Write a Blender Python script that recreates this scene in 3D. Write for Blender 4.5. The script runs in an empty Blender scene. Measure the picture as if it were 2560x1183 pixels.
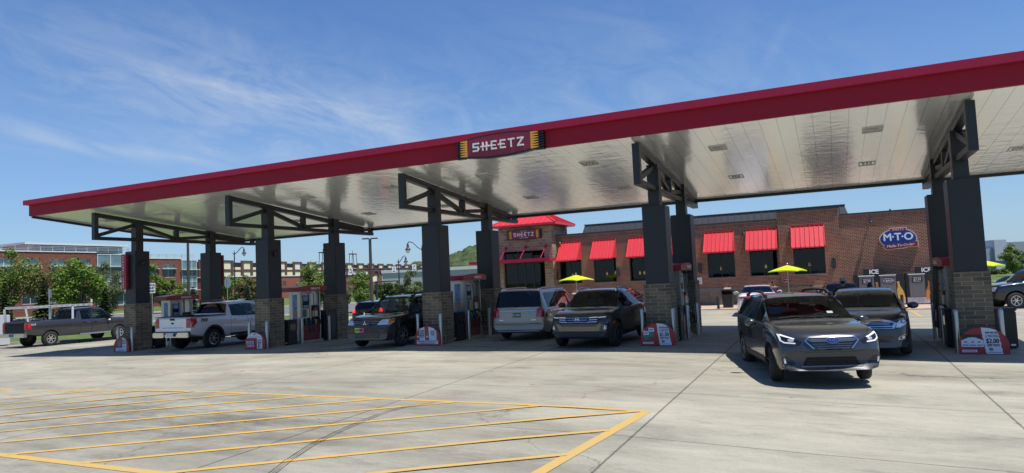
import bpy, bmesh, math, random
from mathutils import Vector, Matrix
from mathutils.bvhtree import BVHTree
R = math.radians
rnd = random.Random(7)
sc = bpy.context.scene
COL = sc.collection

# ------------------------------------------------------------------ camera
cd = bpy.data.cameras.new('camera'); cam = bpy.data.objects.new('camera', cd); COL.objects.link(cam)
cr, cu, cf = Vector((.9035, .4265, -.0449)), Vector((.0675, -.0380, .9970)), Vector((-.4235, .9036, .0648))
cr.normalize(); cu = (cu - cr * cu.dot(cr)).normalized(); cf = cu.cross(cr).normalized()
CAM = Vector((27.755, -20.119, 1.98))
cam.matrix_world = Matrix(((cr.x, cu.x, -cf.x, CAM.x), (cr.y, cu.y, -cf.y, CAM.y), (cr.z, cu.z, -cf.z, CAM.z), (0, 0, 0, 1)))
cd.sensor_width = 36; cd.lens = 36 * 1697.67 / 2560; cd.clip_end = 6000
sc.camera = cam
# ------------------------------------------------------------------ light
SUN = Vector((.35, -.085, 1)).normalized()          # direction towards the sun
elev = math.asin(SUN.z)
w = bpy.data.worlds.new('World'); sc.world = w; w.use_nodes = True
nt = w.node_tree; N = nt.nodes; L = nt.links
bg = N['Background']
sky = N.new('ShaderNodeTexSky'); sky.sky_type = 'NISHITA'; sky.sun_disc = False
sky.sun_elevation = elev; sky.sun_rotation = math.atan2(SUN.x, SUN.y)
sky.altitude = 100; sky.air_density = 1.0; sky.dust_density = .3; sky.ozone_density = 3.0
hs = N.new('ShaderNodeHueSaturation'); hs.inputs['Saturation'].default_value = 1.12; hs.inputs['Value'].default_value = 1.0
hs.inputs['Hue'].default_value = .5
tint = N.new('ShaderNodeMix'); tint.data_type = 'RGBA'; tint.blend_type = 'MULTIPLY'; tint.inputs['Factor'].default_value = 1; tint.inputs[7].default_value = (.78, 1.07, 1.40, 1)
L.new(hs.outputs[0], tint.inputs[6])
L.new(sky.outputs[0], hs.inputs['Color'])
# thin cirrus: streak bands by azimuth / elevation of the direction, broken up by stretched noise
tc = N.new('ShaderNodeTexCoord'); sp = N.new('ShaderNodeSeparateXYZ'); L.new(tc.outputs['Generated'], sp.inputs[0])
def M(op, a, b=None, c=None, nt=None):
    T = nt or globals()['nt']
    n = T.nodes.new('ShaderNodeMath'); n.operation = op
    for i, x in enumerate((a, b, c)):
        if x is None: continue
        if isinstance(x, (int, float)): n.inputs[i].default_value = x
        else: T.links.new(x, n.inputs[i])
    return n.outputs[0]
az = M('ARCTAN2', sp.outputs[0], sp.outputs[1]); el = M('ARCSINE', sp.outputs[2])
cmb = N.new('ShaderNodeCombineXYZ')
u_ = M('MULTIPLY', M('ADD', az, M('MULTIPLY', el, 1.1)), 3.0); v_ = M('MULTIPLY', M('ADD', el, M('MULTIPLY', az, .22)), 17.0)
L.new(u_, cmb.inputs[0]); L.new(v_, cmb.inputs[1])
nz = N.new('ShaderNodeTexNoise'); nz.inputs['Scale'].default_value = 2.3; nz.inputs['Detail'].default_value = 9; nz.inputs['Roughness'].default_value = .56
nz.inputs['Distortion'].default_value = .6
L.new(cmb.outputs[0], nz.inputs['Vector'])
def streak(az0, el0, slope, half_len, half_w, amp):
    da = M('SUBTRACT', az, az0)
    d = M('SUBTRACT', M('SUBTRACT', el, el0), M('MULTIPLY', da, slope))
    e1 = M('POWER', M('DIVIDE', d, half_w), 2.0); e2 = M('POWER', M('DIVIDE', da, half_len), 2.0)
    return M('MULTIPLY', M('EXPONENT', M('MULTIPLY', M('ADD', e1, e2), -1.0)), amp)
STREAKS = [(-.765, .262, -.17, .17, .015, 1.0), (-.63, .228, -.32, .10, .012, .65), (-.96, .188, -.06, .15, .013, .9), (-1.04, .205, -.03, .10, .02, .5),
           (-.75, .23, -.15, .22, .05, .42), (-1.0, .32, .05, .2, .05, .32), (-.52, .20, -.1, .2, .07, .22), (-.2, .20, .8, .07, .04, .22), (-.057, .29, 1.5, .035, .012, .3), (-.30, .35, -.2, .25, .05, .22)]
tot = None
for s_ in STREAKS:
    o_ = streak(*s_); tot = o_ if tot is None else M('ADD', tot, o_)
mr = N.new('ShaderNodeMapRange'); mr.inputs['From Min'].default_value = .36; mr.inputs['From Max'].default_value = .72
L.new(nz.outputs[0], mr.inputs['Value'])
cl = M('MULTIPLY', M('ADD', M('MULTIPLY', mr.outputs[0], .85), .10), tot); cm2 = N.new('ShaderNodeCombineXYZ'); L.new(M('MULTIPLY', M('ADD', az, M('MULTIPLY', el, .5)), 9.0), cm2.inputs[0]); L.new(M('MULTIPLY', M('ADD', el, M('MULTIPLY', az, .1)), 17.0), cm2.inputs[1])
nz2 = N.new('ShaderNodeTexNoise'); nz2.inputs['Scale'].default_value = 1.0; nz2.inputs['Detail'].default_value = 12; nz2.inputs['Roughness'].default_value = .66; nz2.inputs['Distortion'].default_value = .9; L.new(cm2.outputs[0], nz2.inputs['Vector'])
mr2 = N.new('ShaderNodeMapRange'); mr2.inputs['From Min'].default_value = .40; mr2.inputs['From Max'].default_value = .74; L.new(nz2.outputs[0], mr2.inputs['Value'])
broad = M('ADD', streak(-.78, .245, -.15, .30, .085, .44), streak(-.25, .25, .0, .30, .10, .22))
cl = M('MINIMUM', M('ADD', M('MULTIPLY', M('MINIMUM', cl, .85), .40), M('MULTIPLY', mr2.outputs[0], broad)), .75)
mix = N.new('ShaderNodeMix'); mix.data_type = 'RGBA'
L.new(cl, mix.inputs['Factor']); haze = N.new('ShaderNodeMix'); haze.data_type = 'RGBA'; L.new(tint.outputs[2], haze.inputs[6]); haze.inputs[7].default_value = (4.0, 5.3, 7.0, 1)
hz_f = M('MULTIPLY', M('EXPONENT', M('MULTIPLY', M('MAXIMUM', el, 0.0), -5.2)), .74); L.new(hz_f, haze.inputs['Factor'])
L.new(haze.outputs[2], mix.inputs[6]); mix.inputs[7].default_value = (6.6, 7.2, 8.0, 1)
L.new(mix.outputs[2], bg.inputs['Color']); bg.inputs['Strength'].default_value = .074
sd = bpy.data.lights.new('sun', 'SUN'); sd.energy = 4.8; sd.angle = R(.53); sd.color = (1, .955, .88)
so = bpy.data.objects.new('sun', sd); COL.objects.link(so); so.location = (30, -10, 40)
so.rotation_euler = SUN.to_track_quat('Z', 'Y').to_euler()
sc.view_settings.view_transform = 'Standard'; sc.view_settings.look = 'None'; sc.view_settings.exposure = .41; sc.view_settings.gamma = 1

# ------------------------------------------------------------------ materials
def srgb(r, g, b, k=1.0):
    f = lambda c: ((c / 255 + .055) / 1.055) ** 2.4 if c / 255 > .04045 else c / 255 / 12.92
    return (f(r) * k, f(g) * k, f(b) * k)
MATS = {}
def mat(name, col, rough=.5, metal=0., var=.12, nscale=6., bump=0., bscale=60., spec=.5, coat=0., flake=False):
    if name in MATS: return MATS[name]
    m = bpy.data.materials.new(name); m.use_nodes = True; T = m.node_tree; b = T.nodes['Principled BSDF']
    b.inputs['Roughness'].default_value = rough; b.inputs['Metallic'].default_value = metal
    b.inputs['Specular IOR Level'].default_value = spec; b.inputs['Coat Weight'].default_value = coat; b.inputs['Coat Roughness'].default_value = .03
    tc = T.nodes.new('ShaderNodeTexCoord')
    n = T.nodes.new('ShaderNodeTexNoise'); n.inputs['Scale'].default_value = nscale; n.inputs['Detail'].default_value = 5
    T.links.new(tc.outputs['Object'], n.inputs['Vector'])
    r = T.nodes.new('ShaderNodeMix'); r.data_type = 'RGBA'
    r.inputs[6].default_value = (*[c * (1 - var) for c in col], 1); r.inputs[7].default_value = (*[min(1, c * (1 + var)) for c in col], 1)
    T.links.new(n.outputs[0], r.inputs['Factor']); T.links.new(r.outputs[2], b.inputs['Base Color'])
    if bump:
        n2 = T.nodes.new('ShaderNodeTexNoise'); n2.inputs['Scale'].default_value = bscale; n2.inputs['Detail'].default_value = 4
        T.links.new(tc.outputs['Object'], n2.inputs['Vector'])
        bp = T.nodes.new('ShaderNodeBump'); bp.inputs['Strength'].default_value = bump; bp.inputs['Distance'].default_value = .02
        T.links.new(n2.outputs[0], bp.inputs['Height']); T.links.new(bp.outputs[0], b.inputs['Normal'])
    MATS[name] = m; return m
def emis(name, col, st):
    m = bpy.data.materials.new(name); m.use_nodes = True; b = m.node_tree.nodes['Principled BSDF']
    b.inputs['Base Color'].default_value = (*col, 1); b.inputs['Emission Color'].default_value = (*col, 1); b.inputs['Emission Strength'].default_value = st
    b.inputs['Roughness'].default_value = .2
    return m
def brick(name, c1, c2, mortar, bw, bh, ms, rough=.9, vary=.5, squash=1., alt=False, rock=0.):
    m = bpy.data.materials.new(name); m.use_nodes = True; T = m.node_tree; b = T.nodes['Principled BSDF']; b.inputs['Roughness'].default_value = rough
    uv = T.nodes.new('ShaderNodeUVMap'); t = T.nodes.new('ShaderNodeTexBrick')
    t.inputs['Scale'].default_value = 1; t.inputs['Brick Width'].default_value = bw; t.inputs['Row Height'].default_value = bh; t.inputs['Mortar Size'].default_value = ms
    t.inputs['Mortar Smooth'].default_value = .2; t.inputs['Bias'].default_value = -.1
    t.squash = squash; t.squash_frequency = 2
    t.inputs['Color1'].default_value = (*c1, 1); t.inputs['Color2'].default_value = (*c2, 1); t.inputs['Mortar'].default_value = (*mortar, 1)
    if alt:      # every other course half as tall
        sx = T.nodes.new('ShaderNodeSeparateXYZ'); T.links.new(uv.outputs[0], sx.inputs[0]); P_ = 1.5 * bh
        fl = M('FLOOR', M('DIVIDE', sx.outputs[1], P_), nt=T); p = M('SUBTRACT', sx.outputs[1], M('MULTIPLY', fl, P_, nt=T), nt=T)
        vv = M('ADD', M('MULTIPLY', fl, 2 * bh, nt=T), M('ADD', M('MINIMUM', p, bh, nt=T), M('MULTIPLY', M('MAXIMUM', M('SUBTRACT', p, bh, nt=T), 0.0, nt=T), 2.0, nt=T), nt=T), nt=T)
        cb = T.nodes.new('ShaderNodeCombineXYZ'); T.links.new(sx.outputs[0], cb.inputs[0]); T.links.new(vv, cb.inputs[1]); T.links.new(cb.outputs[0], t.inputs['Vector'])
    else: T.links.new(uv.outputs[0], t.inputs['Vector'])
    n = T.nodes.new('ShaderNodeTexNoise'); n.inputs['Scale'].default_value = 1.3; n.inputs['Detail'].default_value = 8; T.links.new(uv.outputs[0], n.inputs['Vector'])
    mx = T.nodes.new('ShaderNodeMix'); mx.data_type = 'RGBA'; mx.blend_type = 'MULTIPLY'; mx.inputs['Factor'].default_value = vary
    rp = T.nodes.new('ShaderNodeMapRange'); rp.inputs['From Min'].default_value = .3; rp.inputs['From Max'].default_value = .7; rp.inputs['To Min'].default_value = .55; rp.inputs['To Max'].default_value = 1.25
    T.links.new(n.outputs[0], rp.inputs['Value']); T.links.new(t.outputs['Color'], mx.inputs[6]); T.links.new(rp.outputs[0], mx.inputs[7])
    T.links.new(mx.outputs[2], b.inputs['Base Color'])
    bp = T.nodes.new('ShaderNodeBump'); bp.inputs['Strength'].default_value = .5; bp.inputs['Distance'].default_value = .01; bp.invert = True
    if rock:
        nr = T.nodes.new('ShaderNodeTexNoise'); nr.inputs['Scale'].default_value = 14; nr.inputs['Detail'].default_value = 6; T.links.new(uv.outputs[0], nr.inputs['Vector'])
        T.links.new(M('SUBTRACT', t.outputs['Fac'], M('MULTIPLY', nr.outputs[0], rock, nt=T), nt=T), bp.inputs['Height']); bp.inputs['Distance'].default_value = .03
    else: T.links.new(t.outputs['Fac'], bp.inputs['Height'])
    T.links.new(bp.outputs[0], b.inputs['Normal'])
    MATS[name] = m; return m
def glass(name, tint, trans=.8, rough=.0):
    """thin pane: tinted see-through plus mirror reflection that grows at grazing angles"""
    m = bpy.data.materials.new(name); m.use_nodes = True; T = m.node_tree; T.nodes.clear()
    out = T.nodes.new('ShaderNodeOutputMaterial'); tr = T.nodes.new('ShaderNodeBsdfTransparent'); tr.inputs[0].default_value = (*tint, 1)
    gl = T.nodes.new('ShaderNodeBsdfGlossy'); gl.inputs['Roughness'].default_value = rough
    fr = T.nodes.new('ShaderNodeFresnel'); fr.inputs['IOR'].default_value = 1.48
    mx = T.nodes.new('ShaderNodeMixShader')
    geo = T.nodes.new('ShaderNodeNewGeometry'); T.links.new(M('MULTIPLY', fr.outputs[0], M('SUBTRACT', 1.0, geo.outputs['Backfacing'], nt=T), nt=T), mx.inputs[0]); T.links.new(tr.outputs[0], mx.inputs[1]); T.links.new(gl.outputs[0], mx.inputs[2]); T.links.new(mx.outputs[0], out.inputs[0])
    return m

# ------------------------------------------------------------------ tagging, building
def tag(o, label=None, cat=None, group=None, kind=None):
    if label: o['label'] = label
    if cat: o['category'] = cat
    if group: o['group'] = group
    if kind: o['kind'] = kind
    return o
def empty(name, loc=(0, 0, 0), rz=0., label=None, cat=None, group=None):
    o = bpy.data.objects.new(name, None); COL.objects.link(o); o.location = loc; o.rotation_euler = (0, 0, rz); o.empty_display_size = .3
    return tag(o, label, cat, group)
def link(name, me, parent=None, loc=None):
    o = bpy.data.objects.new(name, me); COL.objects.link(o)
    if parent: o.parent = parent
    if loc is not None: o.location = loc
    return o
def copy_tree(o, parent=None):
    c = o.copy(); COL.objects.link(c)
    if parent: c.parent = parent
    for ch in o.children: copy_tree(ch, c)
    return c
class MB:
    def __init__(s, off=(0, 0, 0)): s.v = []; s.f = []; s.m = []; s.off = Vector(off)
    def face(s, pts, m=0):
        i = len(s.v); s.v += [Vector(p) for p in pts]; s.f.append(list(range(i, i + len(pts)))); s.m.append(m)
    def add(s, vs, fs, m=0):
        i = len(s.v); s.v += [Vector(p) for p in vs]
        for f in fs: s.f.append([i + k for k in f]); s.m.append(m)
    def box(s, x0, x1, y0, y1, z0, z1, m=0):
        s.add([(x0, y0, z0), (x1, y0, z0), (x1, y1, z0), (x0, y1, z0), (x0, y0, z1), (x1, y0, z1), (x1, y1, z1), (x0, y1, z1)],
              [(3, 2, 1, 0), (4, 5, 6, 7), (0, 1, 5, 4), (1, 2, 6, 5), (2, 3, 7, 6), (3, 0, 4, 7)], m)
    def hexa(s, bot, top, m=0):
        s.add(list(bot) + list(top), [(3, 2, 1, 0), (4, 5, 6, 7), (0, 1, 5, 4), (1, 2, 6, 5), (2, 3, 7, 6), (3, 0, 4, 7)], m)
    def bbox(s, x0, x1, y0, y1, z0, z1, b=.02, m=0):
        bm = bmesh.new(); bmesh.ops.create_cube(bm, size=1)
        for v in bm.verts: v.co = Vector(((x0 + x1) / 2 + v.co.x * (x1 - x0), (y0 + y1) / 2 + v.co.y * (y1 - y0), (z0 + z1) / 2 + v.co.z * (z1 - z0)))
        bmesh.ops.bevel(bm, geom=list(bm.edges), offset=b, segments=2, affect='EDGES')
        s.addbm(bm, m)
    def addbm(s, bm, m=0, mtx=None):
        bm.verts.index_update()
        s.add([(mtx @ v.co) if mtx else v.co.copy() for v in bm.verts], [[v.index for v in f.verts] for f in bm.faces], m); bm.free()
    def bar(s, p, q, w, h, m=0, up=(0, 0, 1)):
        p, q = Vector(p), Vector(q); d = (q - p).normalized(); sd_ = d.cross(Vector(up))
        if sd_.length < 1e-4: sd_ = d.cross(Vector((0, 1, 0)))
        sd_.normalize(); n = sd_.cross(d); a, b = sd_ * w / 2, n * h / 2
        s.hexa([p - a - b, p + a - b, q + a - b, q - a - b], [p - a + b, p + a + b, q + a + b, q - a + b], m)
    def tube(s, pts, r, n=8, m=0, cap=True):
        pts = [Vector(p) for p in pts]; rs = r if isinstance(r, (list, tuple)) else [r] * len(pts); base = len(s.v); ref = None
        for i, p in enumerate(pts):
            d = (pts[min(i + 1, len(pts) - 1)] - pts[max(i - 1, 0)]).normalized()
            if ref is None: ref = d.orthogonal().normalized()
            ref = (ref - d * ref.dot(d)); ref = ref.normalized() if ref.length > 1e-5 else d.orthogonal().normalized()
            e = d.cross(ref)
            for k in range(n):
                a = 2 * math.pi * k / n; s.v.append(p + (ref * math.cos(a) + e * math.sin(a)) * rs[i])
        for i in range(len(pts) - 1):
            for k in range(n):
                k2 = (k + 1) % n; s.f.append([base + i * n + k, base + i * n + k2, base + (i + 1) * n + k2, base + (i + 1) * n + k]); s.m.append(m)
        if cap:
            s.f.append([base + k for k in range(n)][::-1]); s.m.append(m)
            s.f.append([base + (len(pts) - 1) * n + k for k in range(n)]); s.m.append(m)
    def lathe(s, prof, o=(0, 0, 0), ax='z', n=24, m=0, cap=True):
        o = Vector(o); base = len(s.v)
        for r, z in prof:
            for k in range(n):
                a = 2 * math.pi * k / n; c, d = r * math.cos(a), r * math.sin(a)
                s.v.append(o + (Vector((c, d, z)) if ax == 'z' else Vector((c, z, d)) if ax == 'y' else Vector((z, c, d))))
        for i in range(len(prof) - 1):
            for k in range(n):
                k2 = (k + 1) % n; q = [base + i * n + k, base + i * n + k2, base + (i + 1) * n + k2, base + (i + 1) * n + k]
                s.f.append(q if ax != 'y' else q[::-1]); s.m.append(m)
        for i, rv in ((0, True), (len(prof) - 1, False)):
            if cap and prof[i][0] > 1e-6:
                q = [base + i * n + k for k in range(n)]
                s.f.append(q[::-1] if rv != (ax == 'y') else q); s.m.append(m)
    def plate(s, poly, o, ex, ey, depth, m=0, ms=None):
        """flat polygon (2-D points) in the plane o + a*ex + b*ey, given a thickness behind it"""
        o, ex, ey = Vector(o), Vector(ex), Vector(ey); n = ex.cross(ey).normalized()
        A = [o + ex * a + ey * b for a, b in poly]; B = [p - n * depth for p in A]; k = len(A); ms = m if ms is None else ms
        s.add(A, [list(range(k))], m); s.add(B, [list(range(k))[::-1]], ms)
        for i in range(k):
            j = (i + 1) % k; s.face([A[i], B[i], B[j], A[j]], ms)
    def build(s, name, mats, parent=None, smooth=None, rel=None):
        me = bpy.data.meshes.new(name); off = Vector(rel) if rel is not None else Vector((0, 0, 0))
        me.from_pydata([v - off for v in s.v], [], s.f)
        for m in (mats if isinstance(mats, (list, tuple)) else [mats]): me.materials.append(m)
        me.polygons.foreach_set('material_index', s.m)
        uvl = me.uv_layers.new(name='UVMap'); dat = []
        for p in me.polygons:
            n = p.normal
            if abs(n.z) > .75: ex, ey = Vector((1, 0, 0)), Vector((0, 1, 0))
            else:
                ex = Vector((-n.y, n.x, 0)).normalized(); ey = Vector((0, 0, 1))
            for li in p.loop_indices:
                c = s.v[me.loops[li].vertex_index]; dat += [c.dot(ex), c.dot(ey)]
        uvl.data.foreach_set('uv', dat)
        if smooth is not None:
            me.polygons.foreach_set('use_smooth', [True] * len(me.polygons)); me.set_sharp_from_angle(angle=R(smooth))
        me.update()
        return link(name, me, parent)
def thing1(name, mb, mats, label, cat, group=None, loc=None, smooth=None):
    """a thing that is one mesh, its origin at its base"""
    o = mb.build(name, mats, None, smooth, rel=loc)
    if loc is not None: o.location = loc
    return tag(o, label, cat, group)
def text_mesh(body, size, depth=.01, bold=0., align='CENTER', shear=0., spacing=1.):
    c = bpy.data.curves.new('lettering', 'FONT'); c.body = body; c.size = size; c.extrude = depth; c.offset = bold; c.align_x = align; c.align_y = 'CENTER'; c.shear = shear; c.space_character = spacing
    c.resolution_u = 3
    o = bpy.data.objects.new('lettering', c); COL.objects.link(o)
    me = bpy.data.meshes.new_from_object(o); vs = [v.co.copy() for v in me.vertices]; fs = [list(p.vertices) for p in me.polygons]
    bpy.data.objects.remove(o); bpy.data.curves.remove(c); bpy.data.meshes.remove(me)
    return vs, fs
def put_text(mb, body, size, o, ex, ey, m=0, fit=None, **k):
    vs, fs = text_mesh(body, size, **k)
    if fit:
        wd_ = max(v.x for v in vs) - min(v.x for v in vs)
        if wd_ > fit:
            for v in vs: v.x *= fit / wd_
    o, ex, ey = Vector(o), Vector(ex).normalized(), Vector(ey).normalized(); n = ex.cross(ey)
    mb.add([o + ex * v.x + ey * v.y + n * v.z for v in vs], fs, m)
def ellipse(a, b, n=28, cx=0, cy=0, t0=0, t1=2 * math.pi):
    full = abs(t1 - t0 - 2 * math.pi) < 1e-6
    return [(cx + a * math.cos(t0 + (t1 - t0) * k / (n if full else n - 1)), cy + b * math.sin(t0 + (t1 - t0) * k / (n if full else n - 1))) for k in range(n)]
# wordmark: heavy square strokes with bars that run on past the stems
def wordmark(mb, o, ex, ey, h, m=0, depth=.02, width=None):
    G = {'S': [(0, .83, 1, 1), (0, .44, .2, 1), (0, .43, 1, .6), (.8, 0, 1, .6), (0, 0, 1, .17)],
         'H': [(.12, 0, .32, 1), (.74, 0, .94, 1), (-.16, .42, 1.16, .57)],
         'E': [(.14, 0, .34, 1), (.14, .83, 1, 1), (.14, 0, 1, .17), (-.2, .42, .86, .57)],
         'T': [(0, .83, 1, 1), (.4, 0, .6, 1)],
         'Z': [(0, .83, 1, 1), (0, 0, 1, .17), None]}
    o, ex, ey = Vector(o), Vector(ex), Vector(ey); adv = 1.44; cw = .78
    W_ = (6 * adv - .42) * cw * h; k = (width / W_) if width else 1.0
    for i, ch in enumerate('SHEETZ'):
        x0 = (i * adv * cw * h - W_ / 2 / 1) * k
        for q, r in enumerate(G[ch]):
            dd = depth + .0015 * q
            if r is None: poly = [(0, .14), (.26, .14), (1, .86), (.74, .86)]
            else: poly = [(r[0], r[1]), (r[2], r[1]), (r[2], r[3]), (r[0], r[3])]
            n = ex.cross(ey).normalized()
            mb.plate([(x0 + a * cw * h * k, (b - .5) * h) for a, b in poly], o + n * (.0015 * q), ex, ey, dd, m)
# ================================================================== ground
GXS = [-60, -6, 0, 7.7, 15.4, 23.1, 30.8, 38, 80]; GZS = [-.5, -.42, -.36, -.22, -.07, -.07, -.27, -.35, -.4]
def g(x, y):
    i = 0
    while i < len(GXS) - 2 and x > GXS[i + 1]: i += 1
    t = min(1, max(0, (x - GXS[i]) / (GXS[i + 1] - GXS[i]))); t = t * t * (3 - 2 * t)
    return GZS[i] * (1 - t) + GZS[i + 1] * t - .012 * min(20, abs(y))
def sheet(name, poly, dz, m, step=2.0, zf=g):
    """level sheet over a polygon that follows the gently crowned lot"""
    bm = bmesh.new(); f = bm.faces.new([bm.verts.new((x, y, 0)) for x, y in poly])
    for ax in (0, 1):
        lo, hi = min(p[ax] for p in poly), max(p[ax] for p in poly); t = math.floor(lo / step) * step + step
        while t < hi - 1e-3:
            no = Vector((1, 0, 0)) if ax == 0 else Vector((0, 1, 0))
            bmesh.ops.bisect_plane(bm, geom=bm.verts[:] + bm.edges[:] + bm.faces[:], plane_co=no * t, plane_no=no, dist=1e-4); t += step
    for v in bm.verts: v.co.z = zf(v.co.x, v.co.y) + dz
    bm.normal_update()
    if sum(f.normal.z for f in bm.faces) < 0: bmesh.ops.reverse_faces(bm, faces=bm.faces[:])
    mb = MB(); mb.addbm(bm); return tag(mb.build(name, m, None, 60), kind='structure')

def concrete(name, base, joints=True):
    m = bpy.data.materials.new(name); m.use_nodes = True; T = m.node_tree; b = T.nodes['Principled BSDF']; b.inputs['Roughness'].default_value = .85
    b.inputs['Specular IOR Level'].default_value = .3
    tc = T.nodes.new('ShaderNodeTexCoord'); sx = T.nodes.new('ShaderNodeSeparateXYZ'); T.links.new(tc.outputs['Object'], sx.inputs[0])
    mm = lambda *a: M(*a, nt=T)
    def noise(scale, detail, sx_, sy_, rough=.6):
        mp = T.nodes.new('ShaderNodeMapping'); mp.inputs['Scale'].default_value = (sx_, sy_, 1); mp.inputs['Rotation'].default_value = (0, 0, .12); T.links.new(tc.outputs['Object'], mp.inputs[0])
        n = T.nodes.new('ShaderNodeTexNoise'); n.inputs['Scale'].default_value = scale; n.inputs['Detail'].default_value = detail; n.inputs['Roughness'].default_value = rough
        T.links.new(mp.outputs[0], n.inputs['Vector']); return n.outputs[0]
    def rng(x, a, b_, c, d):
        r = T.nodes.new('ShaderNodeMapRange'); r.inputs['From Min'].default_value = a; r.inputs['From Max'].default_value = b_; r.inputs['To Min'].default_value = c; r.inputs['To Max'].default_value = d
        T.links.new(x, r.inputs['Value']); return r.outputs[0]
    v1 = rng(noise(.55, 10, .5, 1.6, .70), .32, .68, .70, 1.18)       # trowel cloudiness, longer across
    v2 = rng(noise(.10, 5, 1, 1), .35, .65, .88, 1.08)
    v3 = rng(noise(26, 6, 1, 1, .7), .3, .7, .90, 1.08)
    v4 = rng(noise(1.1, 10, .7, 2.2, .75), .52, .72, 1.0, .60)        # tyre grime patches
    v5 = rng(noise(90, 2, 1, 1), .25, .33, .78, 1.0)                  # pits
    vo = T.nodes.new('ShaderNodeTexVoronoi'); vo.inputs['Scale'].default_value = .9; T.links.new(tc.outputs['Object'], vo.inputs['Vector'])
    drip = rng(mm('ADD', vo.outputs['Distance'], mm('MULTIPLY', noise(9, 4, 1, 1), .16)), .085, .14, .58, 1.0)          # oil drips, gum
    vo2 = T.nodes.new('ShaderNodeTexVoronoi'); vo2.inputs['Scale'].default_value = 4.5; T.links.new(tc.outputs['Object'], vo2.inputs['Vector'])
    gum = rng(vo2.outputs['Distance'], .05, .08, .72, 1.0)
    vo3 = T.nodes.new('ShaderNodeTexVoronoi'); vo3.feature = 'DISTANCE_TO_EDGE'; vo3.inputs['Scale'].default_value = .11; mpv = T.nodes.new('ShaderNodeMix'); mpv.data_type = 'VECTOR'; mpv.inputs[0].default_value = .06
    nv = T.nodes.new('ShaderNodeTexNoise'); nv.inputs['Scale'].default_value = .9; nv.inputs['Detail'].default_value = 6; T.links.new(tc.outputs['Object'], nv.inputs['Vector']); T.links.new(tc.outputs['Object'], mpv.inputs[4]); 
    sc5 = T.nodes.new('ShaderNodeVectorMath'); sc5.operation = 'MULTIPLY_ADD'; T.links.new(nv.outputs['Color'], sc5.inputs[0]); sc5.inputs[1].default_value = (2.2, 2.2, 0); T.links.new(tc.outputs['Object'], sc5.inputs[2]); T.links.new(sc5.outputs[0], vo3.inputs['Vector'])
    crack = rng(vo3.outputs['Distance'], .0008, .0022, .66, 1.0)
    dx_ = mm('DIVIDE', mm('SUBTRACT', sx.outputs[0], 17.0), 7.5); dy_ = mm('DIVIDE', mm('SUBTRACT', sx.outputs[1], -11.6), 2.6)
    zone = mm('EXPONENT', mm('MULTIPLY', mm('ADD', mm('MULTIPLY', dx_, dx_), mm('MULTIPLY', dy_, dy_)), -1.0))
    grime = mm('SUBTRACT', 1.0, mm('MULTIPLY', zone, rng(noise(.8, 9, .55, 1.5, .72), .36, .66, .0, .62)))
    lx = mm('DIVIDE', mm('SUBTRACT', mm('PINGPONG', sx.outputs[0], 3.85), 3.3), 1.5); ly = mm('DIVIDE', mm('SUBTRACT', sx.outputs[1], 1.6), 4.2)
    lane = mm('EXPONENT', mm('MULTIPLY', mm('ADD', mm('MULTIPLY', lx, lx), mm('MULTIPLY', ly, ly)), -1.0))        # drips and rubber where cars stop at the pumps; also paints canopy shade darker
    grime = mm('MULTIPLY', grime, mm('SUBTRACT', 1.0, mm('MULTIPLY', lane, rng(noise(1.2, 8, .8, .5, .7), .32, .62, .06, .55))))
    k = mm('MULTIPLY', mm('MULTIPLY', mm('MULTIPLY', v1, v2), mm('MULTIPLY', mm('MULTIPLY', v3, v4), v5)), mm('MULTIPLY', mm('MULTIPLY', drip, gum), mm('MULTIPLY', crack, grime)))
    if joints:
        wob = mm('MULTIPLY', mm('SUBTRACT', noise(7, 3, 1, 1), .5), .02)
        def joint(c, off, per, wd):
            d = mm('ABSOLUTE', mm('SUBTRACT', mm('PINGPONG', mm('ADD', mm('SUBTRACT', c, off), wob), per / 2), 0.0))
            return rng(d, wd * .5, wd, .42, 1.0)
        k = mm('MULTIPLY', k, mm('MULTIPLY', joint(sx.outputs[0], 25.12, 4.85, .022), joint(sx.outputs[1], -10.92, 3.28, .016)))
    cx = T.nodes.new('ShaderNodeMix'); cx.data_type = 'RGBA'; cx.blend_type = 'MULTIPLY'; cx.inputs['Factor'].default_value = 1
    hue = T.nodes.new('ShaderNodeMix'); hue.data_type = 'RGBA'; hue.inputs[6].default_value = (*base, 1); hue.inputs[7].default_value = (base[0] * .93, base[1] * .96, base[2] * 1.02, 1)
    T.links.new(noise(.35, 3, 1, 1), hue.inputs['Factor']); T.links.new(hue.outputs[2], cx.inputs[6]); T.links.new(k, cx.inputs[7]); T.links.new(cx.outputs[2], b.inputs['Base Color'])
    bp = T.nodes.new('ShaderNodeBump'); bp.inputs['Strength'].default_value = .25; bp.inputs['Distance'].default_value = .01
    T.links.new(noise(60, 5, .4, 1.6), bp.inputs['Height']); T.links.new(bp.outputs[0], b.inputs['Normal'])
    return m
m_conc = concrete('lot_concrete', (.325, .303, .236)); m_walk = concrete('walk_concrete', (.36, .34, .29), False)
m_asph = mat('asphalt', (.13, .13, .13), .9, var=.18, nscale=2, bump=.3, bscale=80)
m_grass = bpy.data.materials.new('grass'); m_grass.use_nodes = True
_T = m_grass.node_tree; _b = _T.nodes['Principled BSDF']; _b.inputs['Roughness'].default_value = .95; _b.inputs['Specular IOR Level'].default_value = .1
_tc = _T.nodes.new('ShaderNodeTexCoord'); _n = _T.nodes.new('ShaderNodeTexNoise'); _n.inputs['Scale'].default_value = .25; _n.inputs['Detail'].default_value = 9; _n.inputs['Roughness'].default_value = .7
_T.links.new(_tc.outputs['Object'], _n.inputs['Vector']); _r = _T.nodes.new('ShaderNodeValToRGB'); _T.links.new(_n.outputs[0], _r.inputs[0])
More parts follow.
